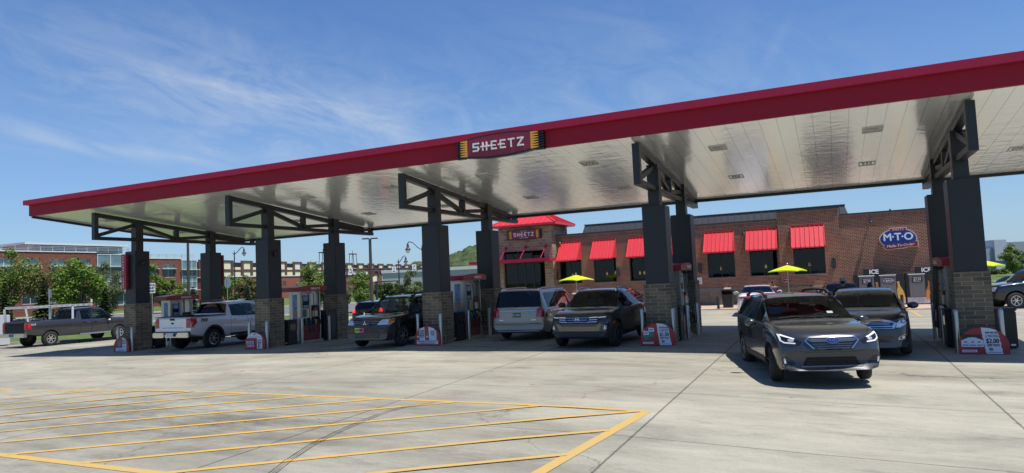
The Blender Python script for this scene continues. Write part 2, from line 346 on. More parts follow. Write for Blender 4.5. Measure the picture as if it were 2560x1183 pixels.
for p_, c_ in zip((.3, .5, .62, .75), ((.05, .085, .025), (.085, .125, .038), (.15, .165, .065), (.30, .23, .12))):
    e_ = _r.color_ramp.elements.new(p_); e_.color = (*c_, 1)
_r.color_ramp.elements.remove(_r.color_ramp.elements[0]); _r.color_ramp.elements.remove(_r.color_ramp.elements[-1])
_T.links.new(_r.outputs[0], _b.inputs['Base Color'])
def g0(x, y): return g(x, y) if abs(x - 20) < 90 and abs(y) < 90 else g(x, y)
sheet('ground', [(-1500, -300), (900, -300), (900, 2200), (-1500, 2200)], -.12, m_grass, 40, lambda x, y: g(max(-60, min(80, x)), y) - (.35 if -7 < x < 62 and -60 < y < 40 else 0))
LOT = [(-34, -44), (70, -44), (70, 60), (2, 48), (-9, 34), (-13.5, 26), (-9.5, 16), (-11, 9), (-12, 5), (-17, 1.5), (-34, -1)]
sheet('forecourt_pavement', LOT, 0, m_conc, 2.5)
# kerb along the far edge of the lot
kb = MB()
EDGE = LOT[5:]
for (x0, y0), (x1, y1) in zip(EDGE, EDGE[1:]):
    n_ = max(1, int(math.hypot(x1 - x0, y1 - y0) / 2))
    for k in range(n_):
        a, b = k / n_, (k + 1) / n_; p = (x0 + (x1 - x0) * a, y0 + (y1 - y0) * a); q = (x0 + (x1 - x0) * b, y0 + (y1 - y0) * b)
        kb.bar((*p, g(*p) + .03), (*q, g(*q) + .03), .16, .22)
tag(kb.build('kerb', m_walk), kind='structure')
# road beyond, square to the way the camera looks
RD, RN = Vector((.906, .423)), Vector((-.423, .906)); C2 = Vector((CAM.x, CAM.y))
def strip(name, n0, n1, m, dz, a0=-260, a1=34):
    P = [C2 + RN * n + RD * a for n, a in ((n0, a0), (n0, a1), (n1, a1), (n1, a0))]
    return sheet(name, [(p.x, p.y) for p in P], dz, m, 12)
strip('verge_path', 71.5, 74.5, m_walk, -.03); strip('road', 75, 110, m_asph, -.06); strip('far_sidewalk', 110.5, 116, m_walk, -.02)
# painted hatch
m_yel = bpy.data.materials.new('yellow_paint'); m_yel.use_nodes = True
_T = m_yel.node_tree; _b = _T.nodes['Principled BSDF']; _b.inputs['Roughness'].default_value = .7
_tc = _T.nodes.new('ShaderNodeTexCoord'); _n = _T.nodes.new('ShaderNodeTexNoise'); _n.inputs['Scale'].default_value = 9; _n.inputs['Detail'].default_value = 10; _n.inputs['Roughness'].default_value = .75
_T.links.new(_tc.outputs['Object'], _n.inputs['Vector']); _r = _T.nodes.new('ShaderNodeValToRGB'); _T.links.new(_n.outputs[0], _r.inputs[0])
_r.color_ramp.elements[0].position = .30; _r.color_ramp.elements[0].color = (.32, .26, .15, 1); _r.color_ramp.elements[1].position = .46; _r.color_ramp.elements[1].color = (.54, .31, .045, 1)
_n3 = _T.nodes.new('ShaderNodeTexNoise'); _n3.inputs['Scale'].default_value = .22; _n3.inputs['Detail'].default_value = 3; _T.links.new(_tc.outputs['Object'], _n3.inputs['Vector'])
_r3 = _T.nodes.new('ShaderNodeMapRange'); _r3.inputs[1].default_value = .42; _r3.inputs[2].default_value = .66; _r3.inputs[3].default_value = .12; _r3.inputs[4].default_value = .85; _T.links.new(_n3.outputs[0], _r3.inputs[0])
_m3 = _T.nodes.new('ShaderNodeMix'); _m3.data_type = 'RGBA'; _T.links.new(_r3.outputs[0], _m3.inputs[0]); _T.links.new(_r.outputs[0], _m3.inputs[6]); _m3.inputs[7].default_value = (.40, .30, .13, 1)
_T.links.new(_m3.outputs[2], _b.inputs['Base Color'])
def line2(mb, p, q, wd, dz=.004):
    p, q = Vector(p), Vector(q); d = (q - p).normalized(); s_ = Vector((-d.y, d.x)) * wd / 2; n_ = max(1, int((q - p).length / 1.2))
    for k in range(n_):
        a, b = p + (q - p) * k / n_, p + (q - p) * (k + 1) / n_
        mb.face([(v.x, v.y, g(v.x, v.y) + dz) for v in (a - s_, b - s_, b + s_, a + s_)])
hm = MB()
line2(hm, (24.93, -9.29), (24.40, -14.31), .16, .003); line2(hm, (-4, -9.36), (24.99, -9.34), .11, .0045); line2(hm, (-4, -14.22), (24.49, -14.22), .14, .006)
for k in range(-12, 22):
    x0 = 20.06 + 1.68 * k; x1, y1 = x0 + 4.8 * 1.34, -9.36; y0 = -14.18
    if x1 > 24.85: t = (24.72 - x0) / (x1 - x0); y1 = y0 + (y1 - y0) * t; x1 = 24.86 - (-9.36 - y1) * .105; y1 = y0 + 4.8 * (x1 - x0) / (4.8 * 1.34)
    if x0 > 24.3 or x1 < -3: continue
    if x0 < -4: continue
    line2(hm, (x0, y0), (x1, y1), .105, .0075)
tag(hm.build('hatch_marking', m_yel), kind='structure')
sm = MB()
for x in (16.55, 19.48, 22.40, 25.32, 28.24, 31.13, 34.2, 37.1): line2(sm, (x, 14.4), (x + .05, 20.2), .12)
tag(sm.build('stall_marking', m_yel), kind='structure')
# curving black tyre marks across the hatch
m_skid = bpy.data.materials.new('tyre_rubber_mark'); m_skid.use_nodes = True
_T = m_skid.node_tree; _T.nodes.clear(); _o = _T.nodes.new('ShaderNodeOutputMaterial'); _mx = _T.nodes.new('ShaderNodeMixShader'); _tr = _T.nodes.new('ShaderNodeBsdfTransparent'); _d = _T.nodes.new('ShaderNodeBsdfDiffuse')
_d.inputs[0].default_value = (.05, .05, .05, 1); _tc = _T.nodes.new('ShaderNodeTexCoord'); _n = _T.nodes.new('ShaderNodeTexNoise'); _n.inputs['Scale'].default_value = 3; _n.inputs['Detail'].default_value = 6
_T.links.new(_tc.outputs['Object'], _n.inputs[0]); _r = _T.nodes.new('ShaderNodeMapRange'); _r.inputs[1].default_value = .3; _r.inputs[2].default_value = .7; _r.inputs[3].default_value = .30; _r.inputs[4].default_value = .80
_T.links.new(_n.outputs[0], _r.inputs[0]); _T.links.new(_r.outputs[0], _mx.inputs[0]); _T.links.new(_tr.outputs[0], _mx.inputs[1]); _T.links.new(_d.outputs[0], _mx.inputs[2]); _T.links.new(_mx.outputs[0], _o.inputs[0])
tk = MB(); PTS = [(21.75, -14.6), (21.43, -13.76), (21.21, -13.26), (20.96, -12.56), (20.80, -11.79), (20.70, -10.98), (20.66, -10.4), (20.78, -9.9), (21.1, -9.5)]
for off, wd in ((-.05, .022), (.0, .012), (.045, .022)):
    for (x0, y0), (x1, y1) in zip(PTS, PTS[1:]):
        n_ = Vector((-(y1 - y0), x1 - x0)).normalized() * -off
        line2(tk, (x0 + n_.x, y0 + n_.y), (x1 + n_.x, y1 + n_.y), wd, .0095)
tag(tk.build('tyre_mark', m_skid), kind='structure')

# ================================================================== canopy
m_red = mat('fascia_red', (.29, .016, .034), .55, var=.06, nscale=.8, spec=.14)
m_cap = mat('cap_red', (.34, .018, .055), .5, var=.06, nscale=.8, spec=.18)
m_steel = mat('charcoal_steel', (.022, .025, .030), .42, var=.10, nscale=3, spec=.4)
m_clad = mat('charcoal_cladding', (.019, .022, .026), .45, var=.08, nscale=2, spec=.4)
m_stone = brick('column_block', srgb(126, 112, 90), srgb(92, 83, 70), srgb(158, 148, 131), .44, .205, .012, .95, .75, alt=True, rock=1.2)
m_soff = bpy.data.materials.new('soffit_white'); m_soff.use_nodes = True
_T = m_soff.node_tree; _b = _T.nodes['Principled BSDF']; _b.inputs['Roughness'].default_value = .15; _b.inputs['Metallic'].default_value = .38; _b.inputs['Base Color'].default_value = (.70, .68, .62, 1)
_b.inputs['Specular IOR Level'].default_value = .5; _b.inputs['IOR'].default_value = 1.68
_tc = _T.nodes.new('ShaderNodeTexCoord'); _sx = _T.nodes.new('ShaderNodeSeparateXYZ'); _T.links.new(_tc.outputs['Object'], _sx.inputs[0])
_pp = M('PINGPONG', _sx.outputs[0], .2025, nt=_T); _r = _T.nodes.new('ShaderNodeMapRange'); _T.links.new(_pp, _r.inputs[0]); _r.inputs[1].default_value = .004; _r.inputs[2].default_value = .012; _r.inputs[3].default_value = .55; _r.inputs[4].default_value = 1
_c = _T.nodes.new('ShaderNodeMix'); _c.data_type = 'RGBA'; _c.blend_type = 'MULTIPLY'; _c.inputs[0].default_value = 1; _c.inputs[6].default_value = (.91, .925, .92, 1); _T.links.new(_r.outputs[0], _c.inputs[7]); _T.links.new(_c.outputs[2], _b.inputs['Base Color'])
_mp = _T.nodes.new('ShaderNodeMapping'); _mp.inputs['Scale'].default_value = (2.2, 4.2, 1); _T.links.new(_tc.outputs['Object'], _mp.inputs[0])
_n = _T.nodes.new('ShaderNodeTexNoise'); _n.inputs['Scale'].default_value = 1.0; _n.inputs['Detail'].default_value = 2; _T.links.new(_mp.outputs[0], _n.inputs['Vector'])
_bp = _T.nodes.new('ShaderNodeBump'); _bp.inputs['Strength'].default_value = .55; _bp.inputs['Distance'].default_value = .02; _T.links.new(_n.outputs[0], _bp.inputs['Height']); _T.links.new(_bp.outputs[0], _b.inputs['Normal'])
SP = 7.7; YF, YB, XL, XR = -2.603, 6.786, -3.352, 34.15; KS = .0975
def zs(y): return 5.656 - KS * (y - YF)
can = empty('fuel_canopy', (15.4, 2, g(15.4, 2)), 0, 'long red edged white canopy on dark columns over the fuel pumps', 'canopy')
def cpart(name, mb, m, parent=can, smooth=None):
    o = mb.build(name, m, parent, smooth)
    r = parent
    off = Vector((0, 0, 0))
    while r: off += r.location; r = r.parent
    for v in o.data.vertices: v.co -= off
    return o
mb = MB(); y0 = YF
mb.box(XL, XR, YF, YF + .12, 5.656 - .03, 6.095); fas = cpart('fascia', mb, m_red)
mb = MB(); mb.box(XL - .15, XR + .15, YF - .16, YF + .3, 6.10, 6.30); cpart('fascia_cap', mb, m_cap)
mb = MB(); mb.hexa([(XL + .02, YF + .125, zs(YF)), (XR - .02, YF + .125, zs(YF)), (XR - .02, YB - .14, zs(YB)), (XL + .02, YB - .14, zs(YB))], [(XL + .02, YF + .125, zs(YF) + .1), (XR - .02, YF + .125, zs(YF) + .1), (XR - .02, YB - .14, zs(YB) + .1), (XL + .02, YB - .14, zs(YB) + .1)])
soff = cpart('soffit', mb, m_soff)
mb = MB(); mb.hexa([(XL - .06, YF + .31, zs(YF) + .12), (XR + .06, YF + .31, zs(YF) + .12), (XR + .06, YB + .1, zs(YB) + .12), (XL - .06, YB + .1, zs(YB) + .12)], [(XL - .06, YF + .31, zs(YF) + .70), (XR + .06, YF + .31, zs(YF) + .70), (XR + .06, YB + .1, zs(YB) + .44), (XL - .06, YB + .1, zs(YB) + .44)])
cpart('roof_deck', mb, m_steel)
mb = MB(); mb.box(XL, XR, YB - .13, YB + .02, zs(YB) - .10, zs(YB) + .115); cpart('rear_beam', mb, m_steel)
for xs in (XL - .05, XR - .05):
    mb = MB(); mb.hexa([(xs, YF + .13, zs(YF) - .10), (xs + .1, YF + .13, zs(YF) - .10), (xs + .1, YB - .14, zs(YB) - .10), (xs, YB - .14, zs(YB) - .10)], [(xs, YF + .13, zs(YF) - .006), (xs + .1, YF + .13, zs(YF) - .006), (xs + .1, YB - .14, zs(YB) - .006), (xs, YB - .14, zs(YB) - .006)])
    cpart('side_beam', mb, m_steel)
# recessed light panels
m_lens = mat('lamp_lens_grey', (.50, .50, .47), .3, var=.2, nscale=30); m_frame = mat('lamp_frame', (.52, .52, .50), .4)
lights = [(x, y) for x in (-1.6, 2.1, 6.0, 10.0, 13.79, 17.58, 21.2, 25.05, 28.93, 32.77) for y in (-.34, 3.45)]
lp = None
for x, y in lights:
    if lp is None:
        mb = MB(); s = KS
        for (a0, a1, b0, b1) in ((-.24, .24, -.24, -.20), (-.24, .24, .20, .24), (-.24, -.20, -.20, .20), (.20, .24, -.20, .20)):
            mb.hexa([(a0, b0, -.02 - s * b0), (a1, b0, -.02 - s * b0), (a1, b1, -.02 - s * b1), (a0, b1, -.02 - s * b1)], [(a0, b0, .01 - s * b0), (a1, b0, .01 - s * b0), (a1, b1, .01 - s * b1), (a0, b1, .01 - s * b1)])
        lp = mb.build('soffit_light', m_frame, can); mb = MB()
        mb.hexa([(-.2, -.2, -.004 + s * .2), (.2, -.2, -.004 + s * .2), (.2, .2, -.004 - s * .2), (-.2, .2, -.004 - s * .2)], [(-.2, -.2, .008 + s * .2), (.2, -.2, .008 + s * .2), (.2, .2, .008 - s * .2), (-.2, .2, .008 - s * .2)])
        for k in (-.1, 0, .1): mb.box(k - .035, k + .035, -.1, .1, -.03, 0, 1)
        mb.build('lamp_lens', [m_lens, m_frame], lp); o = lp
    else: o = copy_tree(lp, can)
    o.location = Vector((x, y, zs(y))) - can.location
# trusses
ZB = 4.408
def truss():
    mb = MB(); y0, y1, w = -1.987, 6.717, .20
    top = lambda y: zs(y) - .045
    mb.hexa([(-w / 2, y0, top(y0) - .17), (w / 2, y0, top(y0) - .17), (w / 2, 6.02, top(6.02) - .17), (-w / 2, 6.02, top(6.02) - .17)], [(-w / 2, y0, top(y0)), (w / 2, y0, top(y0)), (w / 2, 6.02, top(6.02)), (-w / 2, 6.02, top(6.02))])
    mb.box(-w / 2, w / 2, y0, y1, ZB, ZB + .14)
    mb.box(-w / 2, w / 2, y0 - .001, y0 + .17, ZB + .141, top(y0) - .171)
    mb.box(-w / 2, w / 2, 1.9, 2.06, ZB + .141, top(2.06) - .172)
    mb.box(-w / 2, w / 2, 5.85, 6.02, ZB + .141, top(6.02) - .172)
    mb.box(-w / 2, w / 2, y1 - .2, y1 - .04, ZB + .141, zs(y1) - .005)
    for (ya, za, yb, zb) in ((y0 + .2, ZB + .2, -.2, top(0) - .25), (.22, top(0) - .28, 1.85, ZB + .2), (2.12, ZB + .2, 3.7, top(3.7) - .25), (4.15, top(4.1) - .26, 5.8, ZB + .2)):
        mb.bar((0, ya, za), (0, yb, zb), .14, .14, up=(1, 0, 0))
    return mb
trs = truss()
tr0 = None
for i in range(5):
    if tr0 is None: tr0 = trs.build('truss', m_steel, can); o = tr0
    else: o = copy_tree(tr0, can)
    o.location = Vector((i * SP, 0, 0)) - can.location
# columns: block plinth, cladding box, slim post
col0 = None; m_cap2 = mat('plinth_cap', (.15, .145, .135), .8)
for i in range(5):
    for y in (0, 3.923):
        if col0 is None:
            mb = MB(); mb.box(-.385, .385, -.385, .385, -.6, 1.671); col0 = mb.build('column', m_stone, can)
            mb = MB(); mb.bbox(-.34, .34, -.34, .34, 1.672, 3.958, .012); mb.build('cladding', m_clad, col0)
            mb = MB(); mb.box(-.17, .17, -.17, .17, 3.9585, 5.20); mb.build('post', m_steel, col0)
            o = col0
        else: o = copy_tree(col0, can)
        o.location = Vector((i * SP, y, 0)) - can.location

# the canopy sign
m_black = mat('sign_black', (.012, .013, .015), .35, var=.05); m_signred = mat('sign_red', (.22, .014, .035), .3, var=.04); m_white = mat('sign_white', (.78, .78, .76), .4, var=.03)
m_gold = mat('sign_gold', (.75, .36, .04), .35, var=.2, nscale=8)
def brand_sign(name, o, W_, H_, label, cat='sign', small=False, depth=.16):
    """barrel-shaped sign with finned ends; origin at its middle, facing -Y"""
    r = empty(name, o, 0, label, cat); ex, ey = (1, 0, 0), (0, 0, 1)
    def barrel(w_, h_, k=.80):
        a = w_ / 2; P = []
        for t in range(13): u = -1 + t / 6; P.append((u * a, -h_ / 2 * (k + (1 - k) * (1 - u * u))))
        for t in range(13): u = 1 - t / 6; P.append((u * a, h_ / 2 * (k + (1 - k) * (1 - u * u))))
        return P
    mb = MB(); mb.plate(barrel(W_ * .80, H_, .76), (0, -depth, 0), ex, ey, depth); 
    for sx in (-1, 1):
        for q in range(8):
            zc = (q - 3.5) / 8 * H_ * .84
            mb.box(min(sx * W_ * .40, sx * W_ * .5), max(sx * W_ * .40, sx * W_ * .5), -depth * .8, 0, zc - H_ * .034, zc + H_ * .034)
    mb.build('backing', m_black, r)
    mb = MB(); mb.plate(barrel(W_ * .72, H_ * .86, .76), (0, -depth - .012, 0), ex, ey, .015); mb.build('face_panel', m_signred, r)
    mb = MB()
    for sx in (-1, 1):
        for q in range(7):
            zc = (q - 3) / 7 * H_ * .70; x0, x1 = sx * W_ * .362, sx * W_ * .445
            mb.plate([(x0, zc - H_ * .052), (x1, zc - H_ * .015), (x1, zc + H_ * .015), (x0, zc + H_ * .052)] if sx > 0 else [(x1, zc - H_ * .015), (x0, zc - H_ * .052), (x0, zc + H_ * .052), (x1, zc + H_ * .015)], (0, -depth - .014, 0), ex, ey, .02)
    mb.build('fin', m_gold, r)
    mb = MB(); wordmark(mb, (0, -depth - .05, 0), ex, ey, H_ * (.34 if small else .36), 0, .035, W_ * .58)
    if small:
        put_text(mb, 'FRESH FOOD', H_ * .1, (0, -depth - .02, H_ * .30), ex, ey, depth=.004); put_text(mb, 'MADE TO ORDER', H_ * .1, (0, -depth - .02, -H_ * .30), ex, ey, depth=.004)
    mb.build('lettering', m_white, r)
    return r
brand_sign('canopy_sign', (19.32, YF - .002, 5.86), 2.80, .70, 'large red and black SHEETZ sign with gold finned ends on the canopy edge')
# ================================================================== store
YW = 26.0
def WX(x): return 27.755 + (x - 27.755) * 1.0573
def WZ(z): return 1.98 + (z - 1.98) * 1.0573
sheet('store_walk', [(0, 20.9), (44, 20.9), (44, 29), (0, 29)], .03, mat('brick_toned_walk', (.42, .30, .23), .9, var=.2, nscale=3, bump=.2))
m_brick = brick('store_brick', srgb(132, 66, 50), srgb(66, 38, 34), srgb(160, 132, 110), .225, .084, .020, .9, .35)
m_sold = brick('soldier_brick', srgb(132, 76, 60), srgb(72, 46, 42), srgb(156, 130, 110), .0785, .225, .016, .9, .35)
m_tstone = brick('tower_block', srgb(150, 134, 110), srgb(118, 106, 88), srgb(172, 160, 138), .40, .20, .012, .95, .4)
m_wain = brick('wainscot_block', srgb(132, 120, 102), srgb(104, 95, 84), srgb(146, 136, 120), .62, .31, .010, .95, .5)
m_coping = mat('dark_coping', (.035, .036, .04), .45); m_mans = mat('dark_standing_seam', (.075, .072, .074), .42, var=.06, spec=.5)
m_redroof = mat('red_metal_roof', (.56, .036, .048), .38, var=.06, nscale=2, spec=.35)
m_dglass = mat('dark_store_glass', (.010, .012, .012), .03, var=.4, nscale=1.5, spec=.55); m_bronze = mat('dark_window_frame', (.020, .019, .018), .4)
st = empty('store_building', (20, YW, g(20, YW)), 0, 'brown brick convenience store with red awnings and a red roofed stone entrance tower', 'store')
def spart(name, mb, m, parent=st, smooth=None): return cpart(name, mb, m, parent, smooth)
WIN = [(10.81, 12.40), (13.28, 14.82), (15.73, 17.40), (18.20, 19.82), (20.72, 22.35), (23.22, 24.82), (25.70, 27.40)]
zw0, zw1 = WZ(1.52), WZ(3.45); zt = WZ(4.88); ztb = WZ(5.32)
xl, xb0, xb1, xr = WX(10.3), WX(24.93), WX(28.25), 34.6
mb = MB(); d = .25
def wall_with_holes(mb, x0, x1, y, z0, z1, holes, dep, m=0):
    X = sorted({x0, x1, *[h[k] for h in holes for k in (0, 1)]})
    for a, b in zip(X, X[1:]):
        hs_ = [h for h in holes if h[0] <= a + 1e-6 and h[1] >= b - 1e-6]
        if not hs_: mb.box(a, b, y, y + dep, z0, z1, m)
        else:
            h = hs_[0]; mb.box(a, b, y, y + dep, z0, h[2], m); mb.box(a, b, y, y + dep, h[3], z1, m)
hol = [(WX(a), WX(b), zw0, zw1) for a, b in WIN]
wall_with_holes(mb, xl, xb0, YW, -.9, zt - .30, [h for h in hol if h[1] < xb0], d)
wall_with_holes(mb, xb0 + .002, xb1, YW - .12, -.9, ztb - .30, [h for h in hol if h[0] > xb0], d + .12)
mb.box(xb1 + .002, xr, YW, YW + d, -.9, zt - .30)
mb.box(xr - .25, xr - .003, YW + d + .002, YW + 20, -.9, zt - .30); mb.box(xl + .001, xl + .3, YW + d + .002, YW + 20, -.9, zt - .3)
spart('brick_wall', mb, m_brick)
mb = MB(); mb.box(xl, xb0 - .002, YW - .02, YW + d, zt - .298, zt - .06); mb.box(xb0, xb1, YW - .14, YW + d, ztb - .298, ztb - .06); mb.box(xb1 + .002, xr + .02, YW - .02, YW + d, zt - .298, zt - .06)
spart('soldier_course', mb, m_sold)
mb = MB(); mb.box(xl - .02, xb0 - .06, YW - .07, YW + d + .05, zt - .058, zt + .03); mb.box(xb0 - .05, xb1 + .05, YW - .19, YW + d + .05, ztb - .058, ztb + .03); mb.box(xb1 + .06, xr + .06, YW - .07, YW + d + .05, zt - .058, zt + .03)
mb.box(xr - .2, xr + .05, YW + d + .06, YW + 20, zt - .058, zt + .03)
spart('coping', mb, m_coping)
mb = MB(); mb.box(xl, xb0 - .002, YW - .10, YW - .002, -.9, WZ(.80)); mb.box(xb0, xb1, YW - .22, YW - .122, -.9, WZ(.80)); mb.box(xb1 + .002, xr + .05, YW - .10, YW - .002, -.9, WZ(.80))
spart('wainscot', mb, m_wain)
mb = MB(); zc = WZ(.80)
mb.hexa([(xl, YW - .13, zc + .002), (xr + .05, YW - .13, zc + .002), (xr + .05, YW - .002, zc + .002), (xl, YW - .002, zc + .002)], [(xl, YW - .10, zc + .05), (xr + .05, YW - .10, zc + .05), (xr + .05, YW - .002, zc + .09), (xl, YW - .002, zc + .09)])
spart('wainscot_sill', mb, mat('sill_stone', (.33, .30, .25), .9))
# flat roof and the dark standing seam screen behind the parapet
mb = MB(); mb.box(xl + .31, xr - .26, YW + d + .06, YW + 20, zt - .6, zt - .35); spart('flat_roof', mb, m_coping)
mx0, mx1 = WX(12.2), WX(28.62); my = YW + .75; mzt = WZ(5.43) + .06
mb = MB(); mb.hexa([(mx0, my, zt - .34), (mx1 + .3, my, zt - .34), (mx1 + .3, my + 5, zt - .34), (mx0, my + 5, zt - .34)], [(mx0 + .25, my + .35, mzt), (mx1, my + .35, mzt), (mx1, my + 4.6, mzt), (mx0 + .25, my + 4.6, mzt)])
x = mx0 + .3
while x < mx1: mb.bar((x, my - .012, zt - .33), (x, my + .338, mzt - .005), .035, .035, up=(0, 1, 0)); x += .42
mb.box(mx0 + .2, mx1 + .05, my + .30, my + 4.65, mzt + .002, mzt + .06)
spart('mansard_screen', mb, m_mans)
mb = MB(); mb.tube([(WX(31), YW + 1.5, zt - .3), (WX(31), YW + 1.5, zt + .22)], .05); spart('vent_pipe', mb, m_coping)
# windows
for a, b in WIN:
    a, b = WX(a), WX(b); yy = YW - (.12 if a > xb0 else 0)
    mb = MB(); fw = .06
    for r in ((a, a + fw, zw0, zw1), (b - fw, b, zw0, zw1), (a + fw, b - fw, zw0, zw0 + fw), (a + fw, b - fw, zw1 - fw, zw1), ((a + b) / 2 - .025, (a + b) / 2 + .025, zw0 + fw, zw1 - fw)): mb.box(r[0], r[1], yy + .10, yy + .16, r[2], r[3])
    f = spart('window', mb, m_bronze)
    mb = MB(); mb.box(a + .01, b - .01, yy + .125, yy + .14, zw0 + .01, zw1 - .01); o = mb.build('pane', m_dglass, f, rel=st.location)
    mb = MB(); mb.box(a - .03, b + .03, yy - .03, yy + .098, zw0 - .055, zw0 - .002); mb.build('sill', mat('sill_metal', (.20, .19, .18), .5), f, rel=st.location)
m_sglass = glass('store_window_glass', (.42, .45, .43))
for o in [o for o in bpy.data.objects if o.name.startswith('pane')]: o.data.materials[0] = m_sglass
# inside the dining room: dark back wall, hanging lamps, counter
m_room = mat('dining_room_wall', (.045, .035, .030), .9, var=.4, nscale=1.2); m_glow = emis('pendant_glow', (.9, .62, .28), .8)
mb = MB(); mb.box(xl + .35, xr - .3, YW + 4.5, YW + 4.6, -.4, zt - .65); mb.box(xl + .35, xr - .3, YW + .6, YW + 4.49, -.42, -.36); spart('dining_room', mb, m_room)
mb = MB()
for k in range(9): x = xl + 1 + k * 1.9; mb.box(x, x + 1.2, YW + 3.9, YW + 4.4, -.35, 1.1 + .5 * (k % 3))
spart('shelving', mb, mat('shelf_goods', (.10, .07, .05), .8, var=.8, nscale=5))
for x, z in ((11.2, 2.0), (13.7, 2.0), (14.3, 2.05), (16.0, 1.95), (16.3, 1.95), (16.6, 1.95), (21.3, 2.0), (24.0, 2.0), (26.5, 2.0)):
    x = WX(x); mb = MB(); mb.lathe([(.04, .20), (.05, .18), (.075, 0), (.06, -.02)], (x, YW + 1.6, z), n=10); pl_ = spart('pendant_lamp', mb, m_glow); mb = MB(); mb.tube([(x, YW + 1.6, z + .201), (x, YW + 1.6, zt - .7)], .008, 5); mb.build('cord', m_bronze, pl_, rel=st.location)
# awnings: sloped red standing seam sheet with closed ends
AW = [(10.95, 12.45), (13.32, 14.9), (15.77, 17.45), (18.2, 19.86), (20.63, 22.41), (23.11, 24.87), (25.66, 27.46)]
for a, b in AW:
    a, b = WX(a), WX(b); yy = YW - (.12 if a > xb0 else 0); z1, z0, p = WZ(4.31), WZ(3.12) - .03, 1.02
    if a > xb0: z1 += .02
    mb = MB(); n = Vector((0, -(z1 - z0), -p)).normalized() * -1; P0, P1 = Vector((0, yy - p, z0)), Vector((0, yy - .01, z1))
    nn = Vector((0, -(z1 - z0), p)).normalized()
    mb.hexa([(a, P0.y, P0.z), (b, P0.y, P0.z), (b, P1.y, P1.z), (a, P1.y, P1.z)], [(a, P0.y - nn.y * .02, P0.z - .03 + .05), (b, P0.y - nn.y * .02, P0.z + .02), (b, P1.y, P1.z + .03), (a, P1.y, P1.z + .03)])
    k = 7
    for i in range(k + 1):
        x = a + .02 + (b - a - .04) * i / k
        mb.bar((x, P0.y - .02, P0.z + .035), (x, P1.y - .02, P1.z + .04), .028, .055, up=(0, 0, 1))
    mb.box(a, b, yy - .08, yy - .012, z1 + .031, z1 + .09)
    mb.box(a, b, P0.y - .02, P0.y + .01, z0 - .075, z0 - .002)
    for x0_ in (a, b - .02): mb.add([(x0_, P0.y, z0), (x0_, P1.y, z0 + .02), (x0_, P1.y, z1), (x0_ + .02, P0.y, z0), (x0_ + .02, P1.y, z0 + .02), (x0_ + .02, P1.y, z1)], [(0, 1, 2), (5, 4, 3), (0, 3, 4, 1), (1, 4, 5, 2), (2, 5, 3, 0)])
    spart('awning', mb, m_redroof)
# wall lamps
m_lampd = mat('dark_lamp_metal', (.03, .03, .03), .4)
for x, z in ((10.6, 2.12), (14.95, 2.15), (20.25, 2.15), (27.83, 2.07)):
    x = WX(x); z = WZ(z); yy = YW - .1; 
    if x > xb0 and x < xb1: yy -= .12
    mb = MB(); mb.bbox(x - .09, x + .09, yy - .06, yy + .09, z - .32, z + .32, .03); mb.box(x - .12, x + .12, yy - .09, yy - .061, z - .22, z + .22); spart('wall_lamp', mb, m_lampd)
for x, z, in ((11.0, 4.45), (23.0, 4.30), (29.9, 4.45)):
    x = WX(x); z = WZ(z); mb = MB(); mb.tube([(x, YW - .002, z + .1), (x, YW - .16, z + .05), (x, YW - .22, z - .12)], .045, 8); mb.lathe([(.03, .02), (.09, -.05), (.1, -.12)], (x, YW - .22, z - .1), n=10); spart('security_camera', mb, m_lampd)
# entrance tower
TX0, TX1, TY0, TY1, TZ = 5.41, 9.66, 25.2, 28.4, 5.78
gx0, gx1 = 5.72, 9.02
mb = MB(); zu0, zu1, zd1 = 3.42, 4.02, 3.16
mb.box(TX0, gx0, TY0, TY0 + .5, -.9, TZ); mb.box(gx1, TX1, TY0, TY0 + .5, -.9, TZ); mb.box(gx0 + .001, gx1 - .001, TY0, TY0 + .5, zu1, TZ)
mb.box(TX1 - .4, TX1, TY0 + .501, TY1, -.9, TZ); mb.box(TX0, TX0 + .4, TY0 + .501, TY1, -.9, TZ); mb.box(TX0 + .401, TX1 - .401, TY1 - .4, TY1, 3, TZ)
spart('tower_wall', mb, m_tstone)
mb = MB(); e = .5; zE = TZ + .03; cx, cy = (TX0 + TX1) / 2, (TY0 + TY1) / 2; pk = 1.35; rx = 1.0
A = [(TX0 - e, TY0 - e, zE + .14), (TX1 + e, TY0 - e, zE + .14), (TX1 + e, TY1 + e, zE + .14), (TX0 - e, TY1 + e, zE + .14)]; B = [(cx - rx / 2, cy, zE + pk), (cx + rx / 2, cy, zE + pk)]
mb.face([A[0], A[1], B[1], B[0]]); mb.face([A[1], A[2], B[1]]); mb.face([A[2], A[3], B[0], B[1]]); mb.face([A[3], A[0], B[0]])
mb.box(TX0 - e, TX1 + e, TY0 - e, TY1 + e, zE, zE + .138)
def lerp(a, b, t): return tuple(a[i] + (b[i] - a[i]) * t for i in range(3))
for i in range(13):   # seams, front slope then side slope
    t = i / 12; p = lerp(A[0], A[1], t)
    top_y = cy; fx = cx - rx / 2 if p[0] < cx - rx / 2 else cx + rx / 2 if p[0] > cx + rx / 2 else p[0]
    s_ = 1 if cx - rx / 2 <= p[0] <= cx + rx / 2 else (p[0] - A[0][0]) / (cx - rx / 2 - A[0][0]) if p[0] < cx else (A[1][0] - p[0]) / (A[1][0] - cx - rx / 2)
    if s_ > .06: mb.bar((p[0], p[1], p[2] + .01), (p[0], p[1] + (cy - p[1]) * s_, p[2] + (zE + pk - p[2]) * s_ + .01), .04, .06)
for i in range(1, 11):
    t = i / 11; p = lerp(A[1], A[2], t); s_ = 1 - abs(2 * t - 1)
    mb.bar((p[0], p[1], p[2] + .01), (p[0] + (B[1][0] - p[0]) * s_, p[1] + (cy - p[1]) * 0, p[2] + (zE + pk - p[2]) * s_ + .01), .04, .06)
for a_ in (0, 1): mb.bar(A[a_], B[a_], .12, .10)
